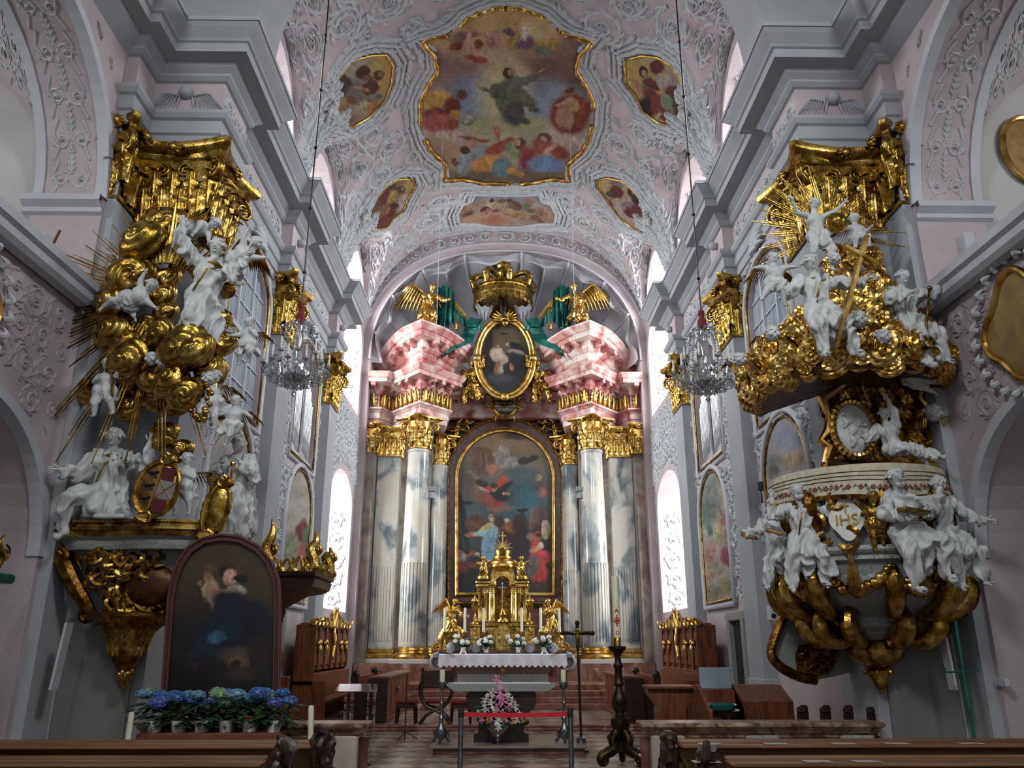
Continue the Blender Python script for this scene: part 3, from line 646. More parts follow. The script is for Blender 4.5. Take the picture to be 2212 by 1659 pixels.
FRS = [(830,200,700,260,0,'c9a765',.6),(1150,300,300,120,0,'d8bd80',.6),(300,620,330,170,0,'9a7466',.6),(1400,620,260,190,0,'6f564c',.5),(1050,560,300,130,0,'ab8470',.6),(1450,420,240,160,0,'937060',.6),(600,480,200,80,0,'c3a488',.6),
 (1200,620,230,120,0,'83665a',.5),(500,900,260,230,0,'8796a8',.5),(1150,950,330,220,0,'93a2b0',.5),(780,880,210,320,0,'d9cf9e',.6),(850,1120,480,90,0,'b3b07c',.5),
 (260,1230,230,110,0,'c2aca0',.4),(1400,1250,230,110,10,'c9b3a2',.4),(800,1560,600,80,0,'6e6148',.5),(250,1330,200,90,20,'b3936f',.5),
 (190,900,150,95,10,'c69a3e',.25),(230,960,120,80,30,'c08f38',.3),(180,1010,110,60,0,'8a3a2c',.3),(320,940,70,90,-30,'7a3020',.3),(190,1100,130,90,-10,'b4574c',.3),(330,1110,60,60,0,'9a4a38',.4),(395,835,48,42,-30,'7a4a3a',.3),(350,1020,50,40,30,'b98e3c',.3),(465,1060,48,80,32,'8a8f80',.15),(470,1055,34,64,32,'a3a895',.15),
 (1370,1020,180,190,-20,'8a3424',.2),(1450,960,120,110,20,'913c2a',.25),(1330,1050,80,100,-10,'c08e72',.3),(1390,930,80,60,30,'c09a66',.3),(1290,930,60,22,-20,'c89b7a',.3),(1350,815,52,40,-35,'9a6c4e',.25),(1365,800,44,24,-20,'59473a',.3),
 (840,940,120,190,-12,'6f7261',.2),(900,840,150,80,25,'6a6d5c',.22),(850,760,110,80,0,'77796a',.2),(720,800,70,80,20,'6b6e5e',.25),(610,790,55,22,10,'7a7c68',.25),(550,760,32,16,30,'b3936f',.3),(985,715,110,32,-16,'73766a',.2),(1110,635,40,14,-25,'c09a78',.3),(1010,890,80,50,35,'7d7c64',.25),(1060,970,50,26,5,'6d6a58',.3),(880,1010,90,110,-15,'56564e',.3),(960,1080,70,34,25,'5d5f50',.3),(820,650,44,44,0,'5c4630',.2),(850,650,26,28,0,'b98e6c',.3),
 (1140,420,120,60,5,'c19a3e',.3),(950,360,110,80,10,'82576a',.3),(870,340,60,110,25,'b98f4a',.4),(820,270,60,34,30,'78506a',.25),(880,190,44,26,-40,'c79a68',.3),(970,265,46,40,0,'c6b8a0',.25),(975,310,36,40,0,'cfc9ba',.3),(1130,450,110,44,10,'77866f',.2),(1220,370,60,60,20,'c39a44',.4),
 (350,400,80,40,-15,'93453a',.25),(420,320,150,40,-12,'8f6a66',.4),(455,360,34,80,15,'cf9f80',.25),(520,430,60,50,0,'c98f70',.25),(560,390,42,40,0,'7c4a2c',.25),(530,530,110,34,12,'a5513a',.3),(690,350,60,90,20,'b98a78',.45),(650,300,40,34,0,'c39a82',.3),
 (500,1380,150,60,-25,'8f9498',.25),(430,1470,70,90,20,'8a8f92',.25),(520,1240,130,20,5,'9a5e48',.25),(470,1300,60,34,-20,'b98a78',.3),(440,1335,44,30,20,'4c3a34',.3),(350,1440,40,30,60,'7a4a38',.3),(710,1190,26,66,-15,'bd7e68',.25),
 (760,1310,140,52,-22,'a34c3c',.25),(640,1460,150,70,-20,'c08c3c',.25),(880,1340,90,70,20,'8a9168',.25),(935,1285,50,50,0,'6e4030',.25),(915,1275,30,26,0,'c9a080',.3),(1010,1380,90,60,40,'9c4640',.3),(985,1430,70,60,0,'8a3440',.3),(760,1490,90,90,0,'5e7c80',.25),(880,1530,90,40,20,'c1883a',.3),
 (1170,1460,170,70,5,'6f86a8',.25),(1130,1300,90,80,10,'a2544c',.25),(1270,1360,110,60,30,'9a4a3a',.3),(1150,1235,60,44,0,'6c4a3a',.25),(1140,1250,34,24,0,'c09a84',.3),(1190,1330,80,22,-40,'c79a7a',.3)]
fm = empty('ceiling_fresco', vhit(1095, 200), 'largest ceiling fresco, curvy outline, grey robed figure standing on clouds in its middle', 'fresco')
def child(o, e): o.parent = e; o.matrix_parent_inverse = Matrix.Translation(-e.location); return o
hv = lambda x, y: vhit(x, y) + Vector((0, -.01, -.03))
child(canvas('painted_field', FR, hv, (900, 0), 400 / 1659, ['c2a060', 'bf9a70', 'a08a88', 'b0a690', 'a08a62'], FRS, warp=7, step=1.4), fm)
g = MB(); lp = [vdown(q) for q in FR]; ln = edge(FR, lambda x, y: vdown((x, y)), 5)
for lo, hi in ((0.01, .10), (.13, .30), (.315, .485), (.515, .685), (.70, .87), (.90, .99)):
    seg = ln[int(lo * len(ln)):int(hi * len(ln))]
    g.tube(seg, [.085 * (1 + .25 * sin(i * 1.9)) for i in range(len(seg))], 8)
child(g.build('gilded_frame', MT['gold2'], smooth=True), fm)
w = MB(); cxy = (0.1, 19.4); w.tube([Vector((p.x + (p.x - cxy[0]) * .045, p.y + (p.y - cxy[1]) * .045, vault(min(5, max(-5, p.x * 1.045)), p.y + (p.y - cxy[1]) * .045) - .02)) for p in ln], .07, 6)
w.tube([Vector((p.x + (p.x - cxy[0]) * .085, p.y + (p.y - cxy[1]) * .085, vault(min(5, max(-5, p.x * 1.085)), p.y + (p.y - cxy[1]) * .085) - .0)) for p in ln], .04, 6)
child(w.build('stucco_moulding', MT['stucco'], smooth=True), fm)
OVP = [((480, 0), .1809, ['a8a090', 'a39478', '9a8060'], [(1900,860,170,330,20,'b89a4a',.5),(1680,860,90,90,0,'4c2c1c',.25),(1870,900,60,70,20,'4a2c22',.25),(1890,890,26,34,20,'a06c4c',.3),(1780,960,110,60,40,'7c5a3e',.25),(1450,1000,110,140,-30,'4a3228',.3),(1640,1000,80,70,0,'75706c',.3),(1750,1050,120,80,-25,'5f3220',.25),(1650,1060,110,26,15,'b87c58',.3),(1480,1230,130,34,-50,'a67a50',.25),(1600,1120,120,90,30,'726c68',.35),(1800,1160,120,46,-20,'77756c',.3),(1550,1180,70,60,0,'6a4a30',.3),(1690,1290,80,100,10,'a89a74',.3),(1800,1270,100,50,-60,'a66c3a',.3),(1500,1380,120,60,20,'8c6a52',.4)]),
 ((780, 370), .0783, ['b89c5a', '8a6a52', '6a4438'], [(1400,380,150,260,10,'bd9c50',.4),(1150,850,130,300,35,'b3a49c',.4),(760,420,170,110,-30,'4c4a40',.3),(1000,450,150,180,0,'5c4a3a',.4),(1160,490,70,80,0,'503426',.25),(1150,480,36,44,0,'b89058',.3),(620,700,150,260,25,'74343a',.3),(900,640,130,110,-40,'b08a42',.25),(850,780,140,60,-25,'a08a40',.3),(920,950,130,100,-30,'40302a',.3),(820,1130,150,110,-40,'78282c',.3),(500,1160,170,90,-30,'8c6a3a',.3),(560,1330,180,110,-30,'7c3430',.3),(400,950,100,200,30,'6a5648',.4),(740,1080,40,100,20,'a87458',.3),(1080,330,130,60,-30,'9a6c58',.4),(350,1450,120,90,-20,'6c4a38',.4)]),
 ((1340, 100), .1145, ['b8a06c', 'b49660', '8a6250'], [(220,480,170,260,0,'bda052',.5),(690,380,130,150,10,'6e2820',.22),(430,470,90,110,-20,'241c18',.22),(450,500,48,70,-20,'b88a74',.25),(560,600,60,80,-30,'8a6a4c',.3),(600,700,200,100,20,'702c2a',.22),(760,660,60,160,-20,'a39a90',.2),(900,660,60,130,-25,'aaa096',.2),(980,620,60,200,-20,'a08e88',.4),(450,810,70,100,-30,'5c6450',.25),(330,740,60,150,-35,'ab7e58',.22),(210,630,50,34,10,'a87a58',.25),(560,900,150,110,20,'74322a',.25),(500,1130,140,190,-20,'241a18',.25),(760,1150,180,250,-20,'7c2e26',.22),(1000,900,140,200,-25,'62302a',.3),(880,1040,110,170,-32,'7c8c6c',.18),(740,1330,110,110,20,'b0a48c',.3),(880,1330,150,90,10,'70281e',.25),(1100,1400,100,70,0,'b09078',.3),(1080,1180,90,200,-20,'54403a',.35)]),
 ((1270, 370), .0783, ['b8a06c', 'a89a8c', 'b09c94'], [(380,400,170,260,-10,'c0a862',.4),(780,300,180,170,30,'8c7a74',.4),(580,400,90,70,10,'b39c78',.25),(600,420,44,40,0,'ab8460',.3),(780,570,200,160,40,'742c24',.22),(620,620,130,70,20,'4c4440',.25),(820,760,140,46,12,'b39668',.2),(640,720,60,44,20,'a87c5c',.3),(640,880,170,60,45,'8a5a40',.25),(1150,560,70,110,-10,'4c3020',.25),(1300,760,110,190,-30,'3e2c20',.25),(1120,920,180,110,10,'857678',.25),(1180,1130,220,130,30,'6c2a2a',.22),(1350,1080,130,200,-30,'702c2c',.25),(1000,1010,60,60,20,'b87c6c',.3),(820,1100,200,90,45,'b0a298',.35),(1300,1400,190,110,10,'b09a90',.3),(1330,1190,70,40,30,'ab7c60',.3)])]
LB = ['upper left ceiling fresco of brown figures on a pale yellow ground', 'lower left ceiling fresco of red and ochre figures near the end window', 'upper right ceiling fresco of a dark haired figure in red with white pillars', 'lower right ceiling fresco of a bearded man in dark red']
for (org, sc, bgc, sp), P, lb in zip(OVP, [OVS[0], OVS[1], OVS[2], OVS[3]], LB):
    e = empty('ceiling_fresco', vhit(sum(p[0] for p in P) / len(P), sum(p[1] for p in P) / len(P)), lb, 'fresco', 'side frescoes on the vault')
    child(canvas('painted_field', P, hv, org, sc, bgc, sp, warp=8, step=1.2, coarse=5), e)
    g = MB(); g.tube(edge(P, lambda x, y: vdown((x, y)), 3), .035, 6); child(g.build('gilded_frame', MT['gold2'], smooth=True), e)
e = empty('ceiling_fresco', vhit(1095, 455), 'wide low ceiling fresco with tumbling cherubs, just above the apse arch', 'fresco')
child(canvas('painted_field', CART, hv, (970, 410), .113, ['8894a4', 'a39a92', 'bd9a80', 'b09c8c'], [(900,520,700,110,-8,'c79a7c',.5),(850,580,250,80,0,'bd7a58',.5),(1500,480,420,140,15,'a88e7c',.5),(340,350,110,50,0,'a87a60',.3),(340,440,130,44,-15,'8c5a48',.3),(520,290,60,60,0,'b98c6c',.3),(480,210,26,50,0,'9a5a44',.3),(860,270,130,90,20,'c0aa8e',.25),(660,190,70,30,20,'b08464',.3),(690,360,100,60,-30,'7c3434',.25),(720,420,130,44,-35,'a87c68',.25),(820,185,44,30,0,'40282a',.3),(980,190,90,44,0,'8c6a4a',.3),(890,390,70,44,-20,'8c6048',.3),(1000,310,80,80,0,'b8987a',.35),(1150,200,60,40,0,'5c3c30',.3),(1260,290,150,90,10,'785c48',.3),(1220,380,160,26,12,'c0a078',.3),(1180,430,150,60,0,'b58c68',.3),(1500,290,80,60,0,'73866a',.3),(1540,200,100,60,20,'b08464',.3),(1580,390,90,40,10,'7a5446',.3),(1330,480,160,50,-5,'a8823c',.3),(1750,420,140,70,25,'a87a64',.3),(1480,530,170,50,10,'b08a70',.3),(1700,560,150,44,30,'8a5c50',.3)], warp=9, step=1.1, coarse=6), e)
w = MB(); w.tube(edge(CART, lambda x, y: vdown((x, y)), 3), .06, 6); child(w.build('stucco_frame', MT['stucco'], smooth=True), e)
# wall frescoes of the choir, under the oratories --------------------------------
def pan(s, yc, a, z0, zs, ri, label, org, sc, bgc, sp, warp):
    outl = [(y, z) for y, z in arch_loop(yc, a, z0, zs, ri, 16)]
    X = s * (UW - .03)
    e = empty('wall_fresco', (X, yc, z0), label, 'fresco', 'arched frescoes on the choir walls')
    # canvas built on its wall plane; colours are looked up through the photo frame of that panel
    def prj(p):
        d = Vector(p) - EYE; c = d.dot(_F); return 1106 + FPX * d.dot(_R) / c, 829.5 - FPX * d.dot(_U) / c
    ny, nz = 64, 130; P = []; px = []; py = []
    for j in range(nz + 1):
        for i in range(ny + 1):
            p = Vector((X, lerp(yc - a, yc + a, i / ny), lerp(z0, zs + ri, j / nz))); P.append(p); q = prj(p); px.append(q[0]); py.append(q[1])
    fs = []
    for j in range(nz):
        for i in range(ny):
            if inpoly(lerp(yc - a, yc + a, (i + .5) / ny), lerp(z0, zs + ri, (j + .5) / nz), outl): k = j * (ny + 1) + i; fs.append((k, k + 1, k + ny + 2, k + ny + 1))
    m = MB(); m.add(P, fs); child(m.build('painted_field', MT['fresco'], smooth=True, cols=paint(np.array(px), np.array(py), org, sc, bgc, sp, warp, 5)), e)
    g = MB(); g.tube([(s * (UW - .05), y, z) for y, z in outl + outl[:1]], .025, 6); child(g.build('gilded_frame', MT['gold'], smooth=True), e)
    g = MB(); o2 = arch_loop(yc, a + .12, z0 - .12, zs, ri + .12, 16); g.tube([(s * (UW - .04), y, z) for y, z in o2 + o2[:1]], .07, 6); child(g.build('stucco_frame', MT['white'], smooth=True), e)
RS = [(180,700,90,160,20,'8a928c',.4),(130,850,70,110,0,'7c8a80',.4),(160,985,22,40,0,'4c8070',.3),(260,920,34,70,20,'a8746c',.3),(240,840,14,44,-10,'a06a60',.3),(275,1040,44,90,0,'a99c90',.3),(285,1200,30,90,-15,'985060',.28),(170,1140,40,80,10,'b8887c',.35),(160,1290,34,90,0,'b88070',.35),(200,1280,60,60,0,'9a9480',.4),(250,1450,140,70,-15,'8a8668',.4),(230,1000,30,80,0,'c0b088',.4),(300,720,60,160,0,'b3a694',.5)]
LS = [(630, 1190, 30, 40, 0, '8a9070', .4), (652, 1145, 11, 24, 0, '80383c', .3), (668, 1160, 14, 26, 0, '5c7c64', .3), (655, 1195, 12, 26, 0, 'a8685c', .3), (680, 1180, 8, 30, 0, 'a89060', .4), (660, 1260, 30, 30, 0, '8a9478', .5)]
pan(1, 19.55, 1.22, 2.75, 4.7, 1.15, 'arched fresco with pink robed figures, on the right wall below the organ pipes', (1490, 880), .2713, ['a9a39c', 'b8b2a6', 'a8a08c'], RS, 7)
pan(1, 14.35, 1.12, 2.9, 4.7, 1.1, 'arched pale landscape fresco on the right wall, half hidden by the pulpit', (1490, 880), .2713, ['a8a4ac', 'b0a8a8', '9a9088'], [(670, 470, 60, 90, 0, '80887a', .4), (800, 450, 90, 60, 0, 'a89884', .4), (760, 250, 120, 90, 20, '9aa0b0', .5), (900, 250, 60, 160, -20, '8e96a8', .5), (640, 850, 60, 90, 0, '9a8c80', .5), (830, 400, 60, 40, 0, 'b0947c', .4)], 7)
pan(-1, 19.55, 1.22, 2.75, 4.7, 1.15, 'arched fresco with red and green figures, on the left wall below the organ pipes', (0, 0), 1.0, ['b3aca2', 'b8b2a8', 'a39e8c'], LS, 1.5)
pan(-1, 14.35, 1.12, 2.9, 4.7, 1.1, 'arched pale pink and blue fresco behind the left sculpture group', (0, 0), 1.0, ['b4aaa6', 'b0a6a0', 'a49a8e'], [(520, 1070, 14, 40, 0, '6a7c90', .4), (460, 1050, 14, 30, 0, 'a88c6c', .4), (545, 1040, 12, 40, 0, 'a88078', .4), (480, 1000, 20, 30, 0, '9a9c9c', .5)], 1.5)
# ---------------------------------------------------------------- gilded capitals
def acanthus(m, base, out, side, w, h, curl=.16, lean=.1):
    base = Vector(base); out = Vector(out).normalized(); side = Vector(side).normalized(); up = Vector((0, 0, 1))
    def fn(q, t):
        tt = min(t, .8) / .8; z = h * (tt * .92); o = lean * h * tt * tt + .02
        if t > .8:
            a = (t - .8) / .2; z = h * .92 + curl * h * .5 * sin(a * pi * .9) * .6 - curl * h * .5 * a; o += curl * h * (1 - cos(a * pi * .75)) * .8
        lob = abs(sin(t * pi * 4.5)); ww = w * .5 * (.66 + .4 * sin(pi * min(1, t * 1.1))) * (1 - .6 * max(0, t - .7) / .3) * (1 - .3 * (1 - lob) * abs(q))
        return base + side * (q * ww) + up * (z + .03 * h * abs(q)) + out * (o + w * (.16 * (1 - abs(q)) - .05 * abs(sin(q * 8)) + .07 * lob * abs(q)))
    m.grid(fn, [-1, -.8, -.6, -.4, -.2, -.07, 0, .07, .2, .4, .6, .8, 1], [i / 18 for i in range(19)])
def volute(m, c, d, r, th=.09, turns=1.6, n=22):
    """spiral in the vertical plane containing direction d, centre c"""
    c = Vector(c); d = Vector(d).normalized(); pts = []; rr = []
    for i in range(n):
        t = i / (n - 1); a = pi * .5 - t * turns * 2 * pi; q = r * (1 - .85 * t); pts.append(c + d * (q * cos(a)) + Vector((0, 0, q * sin(a)))); rr.append(th * .5 * (1 - .35 * t))
    m.tube(pts, rr, 8)
def abacus(m, hx, hy, z, h, over, conc, cx=0, cy_=0):
    """concave sided top slab"""
    def ring(o, zz):
        P = []; X = hx + o; Y = hy + o; k = .07
        for (ax, ay), (bx, by) in ((( X - k, -Y), (-X + k, -Y)), ((-X, -Y + k), (-X, Y - k)), ((-X + k, Y), (X - k, Y)), ((X, Y - k), (X, -Y + k))):
            nx, ny = -(by - ay), (bx - ax); l = sqrt(nx * nx + ny * ny); nx /= l; ny /= l
            for i in range(7):
                t = i / 6; s_ = sin(pi * t) * conc; P.append((cx + lerp(ax, bx, t) - nx * s_ * -1 * -1, cy_ + lerp(ay, by, t) - ny * s_ * -1 * -1, zz))
        return P
    prof = [(over * .45, z), (over * .62, z + h * .12), (over * .66, z + h * .4), (over * .9, z + h * .55), (over, z + h * .7), (over, z + h)]
    vs = []; 
    for o, zz in prof: vs += ring(o, zz)
    n = 28; fs = [(j * n + i, j * n + (i + 1) % n, (j + 1) * n + (i + 1) % n, (j + 1) * n + i) for j in range(len(prof) - 1) for i in range(n)]
    fs.append(tuple(range(n - 1, -1, -1))); fs.append(tuple((len(prof) - 1) * n + i for i in range(n))); m.add(vs, fs)
def cap_rect(m, x0, x1, y0, y1, z0, h, over=.3, faces='all', nleaf=4):
    """pilaster capital over the rectangle, faces: list of (p, q) ground edges that carry leaves"""
    cx, cy_ = (x0 + x1) / 2, (y0 + y1) / 2; hx, hy = abs(x1 - x0) / 2, abs(y1 - y0) / 2
    ha = h * .2
    for k in range(3):
        a = .012 + .03 * k; m.box((cx - hx - a, cy_ - hy - a, z0 + (h - ha) * k / 3), (cx + hx + a, cy_ + hy + a, z0 + (h - ha) * (k + 1) / 3))
    m.box((cx - hx - .05, cy_ - hy - .05, z0), (cx + hx + .05, cy_ + hy + .05, z0 + .05))
    conc = over * .55; abacus(m, hx, hy, z0 + h - ha, ha, over, conc, cx, cy_)
    for p, q in faces:
        p = Vector((*p, 0)); q = Vector((*q, 0)); e = q - p; L = e.length; sd = e.normalized(); out = Vector((sd.y, -sd.x, 0))
        mid = (p + q) / 2
        if (mid - Vector((cx, cy_, 0))).dot(out) < 0: out = -out
        n = nleaf if L > .6 else 1
        for i in range(n):
            b = p + e * ((i + .5) / n); acanthus(m, (b.x + out.x * .02, b.y + out.y * .02, z0 + .04), out, sd, L / n * .98, h * .42)
        for i in range(n + 1):
            b = p + e * (i / n); acanthus(m, (b.x + out.x * .03, b.y + out.y * .03, z0 + h * .2), out, sd, L / n * .85, h * .46, .2)
        if n > 1:
            for t, dr in ((.34, -1), (.66, 1)):
                b = p + e * t; volute(m, (b.x + out.x * .1, b.y + out.y * .1, z0 + h * .66), sd * -dr, h * .085, .05)
        for t, dr in ((0.06, -1), (.94, 1)):
            b = p + e * t; c = b + sd * dr * over * .35 + out * over * .42
            volute(m, (c.x, c.y, z0 + h * .66), (sd * dr * .7 + out * .4), h * .13, .085)
            acanthus(m, (b.x + out.x * .05, b.y + out.y * .05, z0 + h * .42), (out + sd * dr), sd - out * dr, L / max(2, n) * .5, h * .3, .2, .35)
        m.ball((mid.x + out.x * (over - conc + .05), mid.y + out.y * (over - conc + .05), z0 + h - ha * .5), .085, 10, 6)
        for k in range(8):
            a = k * pi / 4; m.ball((mid.x + out.x * (over - conc + .04) + sd.x * .09 * cos(a), mid.y + out.y * (over - conc + .04) + sd.y * .09 * cos(a), z0 + h - ha * .5 + .09 * sin(a)), .04, 6, 4)
def cap_round(m, c, r, h, rot=0.0, over=.22, n=8):
    ha = h * .14; x, y, z = c
    m.lathe([(r, 0), (r * 1.1, .02), (r * 1.1, .06), (r, .08), (r * 1.02, h * .5), (r * 1.18, h - ha)], c, 20)
    for k in range(n):
        for t, (ph, hh, zz) in enumerate(((0, .42, .05), (.5, .5, .18))):
            a = rot + (k + ph) * 2 * pi / n; o = Vector((cos(a), sin(a), 0)); acanthus(m, (x + o.x * r, y + o.y * r, z + zz * h), o, (-o.y, o.x, 0), 2 * pi * r / n * 1.02, h * hh, .2, .12)
    M0 = m.M; m.M = M0 @ Matrix.Translation(c) @ Matrix.Rotation(rot + pi / 4, 4, 'Z'); abacus(m, r * .82, r * .82, h - ha, ha, over + r * .2, over * .5); m.M = M0
    for k in range(4):
        a = rot + k * pi / 2; o = Vector((cos(a), sin(a), 0)); volute(m, (x + o.x * r * 1.4, y + o.y * r * 1.4, z + h * .72), o, h * .15, .1)
        a += pi / 4; o = Vector((cos(a), sin(a), 0)); m.ball((x + o.x * r * 1.22, y + o.y * r * 1.22, z + h - ha * .6), .07, 8, 6)
for s in (-1, 1):
    sn = 'left' if s < 0 else 'right'
    for y0, y1, lb in ((16.0, 16.95, 'gilded capital of the middle %s choir pilaster, behind the chandelier' % sn), (21.1, 22.05, 'gilded capital of the last %s choir pilaster before the apse' % sn)):
        m = MB(); xa, xb = sorted((s * (UW + .1), s * UP)); xf = s * UP
        cap_rect(m, xa, xb, y0, y1, 8.08, 1.42, .3, [((xf, y0), (xf, y1)), ((s * UW, y0), (xf, y0))])
        tag(m.build('capital', MT['gold'], smooth=True, angle=50), lb, 'capital', 'gilded pilaster capitals')
    m = MB(); xa, xb = sorted((s * 6.15, s * UP))
    cap_rect(m, xa, xb, YF, YB, 8.05, 1.45, .36, [((s * 6.0, YF), (s * UP, YF)), ((s * UP, YF), (s * UP, YB))])
    xc, xd = sorted((s * 6.3, s * NP)); cap_rect(m, xc, xd, 10.75, 11.5, 8.2, 1.45, .22, [((s * NP, 10.75), (s * NP, 11.3)), ((s * 6.3, 10.75), (s * NP, 10.75))], 2)
    tag(m.build('capital', MT['gold'], smooth=True, angle=50), 'large gilded corner capital of the %s front pier, above the %s' % (sn, 'cloud group' if s < 0 else 'pulpit canopy'), 'capital', 'gilded pilaster capitals')
# ---------------------------------------------------------------- figures: one continuous surface grown from limb volumes
DG = None
def remesh(bmv, vox, smooth=3):
    """union of overlapping closed volumes into one skin"""
    me = bpy.data.meshes.new('tmp'); me.from_pydata(bmv.v, [], bmv.f); o = bpy.data.objects.new('tmp', me); COL.objects.link(o)
    r = o.modifiers.new('r', 'REMESH'); r.mode = 'VOXEL'; r.voxel_size = vox; r.use_smooth_shade = True
    if smooth: q = o.modifiers.new('s', 'SMOOTH'); q.factor = .5; q.iterations = smooth
    dg = bpy.context.evaluated_depsgraph_get(); e = o.evaluated_get(dg); em = e.to_mesh()
    n = len(em.vertices); co = np.empty(n * 3, np.float32); em.vertices.foreach_get('co', co); co = co.reshape(-1, 3)
    no = np.empty(n * 3, np.float32); em.vertices.foreach_get('normal', no); no = no.reshape(-1, 3)
    fs = [tuple(p.vertices) for p in em.polygons]; e.to_mesh_clear(); bpy.data.objects.remove(o); bpy.data.meshes.remove(me)
    return co, no, fs
def V(*a): return Vector(a)
def cone(m, p, q, r0, r1, n=12, fl=1.0):
    """round-ended tapered limb"""
    p = Vector(p); q = Vector(q); d = q - p
    if d.length < 1e-4: d = Vector((0, 0, .001))
    u = d.normalized(); pts = [p - u * r0 * .9, p - u * r0 * .55, p, p + d * .33, p + d * .66, q, q + u * r1 * .55, q + u * r1 * .9]
    m.tube(pts, [r0 * .35, r0 * .83, r0, lerp(r0, r1, .33), lerp(r0, r1, .66), r1, r1 * .83, r1 * .35], n, True, fl)
def hand_mesh(m, w, d, H, side, curl=.6, up=None):
    """palm, four fingers and a thumb"""
    w = Vector(w); d = Vector(d).normalized(); up = Vector(up or (0, -1, .2)); s = d.cross(up)
    if s.length < .1: s = d.cross(Vector((0, 0, 1)))
    s.normalize(); b = s.cross(d).normalized(); L = .105 * H; cone(m, w, w + d * L * .42, L * .16, L * .21, 8, .55)
    for i, (o, l) in enumerate(((-.18, .42), (-.06, .48), (.06, .45), (.18, .36))):
        p0 = w + d * L * .45 + s * (o * L); p1 = p0 + (d + b * (-curl * .3)).normalized() * L * l * .5 + s * (o * L * .25); p2 = p1 + (d + b * (-curl)).normalized() * L * l * .5
        m.tube([p0, p1, p2], [L * .065, L * .06, L * .04], 6)
    t0 = w + d * L * .12 - s * side * L * .16; t1 = t0 + (d * .6 - s * side * .8).normalized() * L * .28; t2 = t1 + (d * .9 - s * side * .3).normalized() * L * .2
    m.tube([t0, t1, t2], [L * .085, L * .07, L * .045], 6)
POSE = dict(  # directions: t spine, h head, la/ra arms (upper, lower), ll/rl legs (upper, lower); x = viewer's right, y = away from the viewer
    stand=dict(t=(0, 0, 1), h=(0, -.1, 1), la=((.35, -.1, -1), (.1, -.7, -.3)), ra=((-.35, -.1, -1), (-.1, -.7, .1)), ll=((.08, 0, -1), (.03, .05, -1)), rl=((-.1, -.1, -1), (-.03, .15, -1))),
    sit=dict(t=(0, .05, 1), h=(0, -.1, 1), la=((.6, -.2, -.8), (.3, -.8, .2)), ra=((-.6, -.2, -.8), (.3, -.8, .1)), ll=((.3, -1, -.15), (.05, .1, -1)), rl=((-.3, -1, -.25), (-.1, .2, -1))),
    kneel=dict(t=(0, -.12, 1), h=(0, -.35, 1), la=((.4, -.5, -.7), (-.3, -.6, .6)), ra=((-.4, -.5, -.7), (.3, -.6, .6)), ll=((.15, -.45, -1), (.05, 1, -.15)), rl=((-.15, -.9, -.5), (-.05, .15, -1))),
    fly=dict(t=(.8, -.1, .5), h=(.6, -.3, .8), la=((.7, -.3, .2), (.6, -.4, .4)), ra=((-.2, -.4, -.9), (.3, -.6, -.4)), ll=((-.8, -.3, -.5), (-.8, .3, -.4)), rl=((-.9, 0, -.2), (-.9, .3, .3))),
)
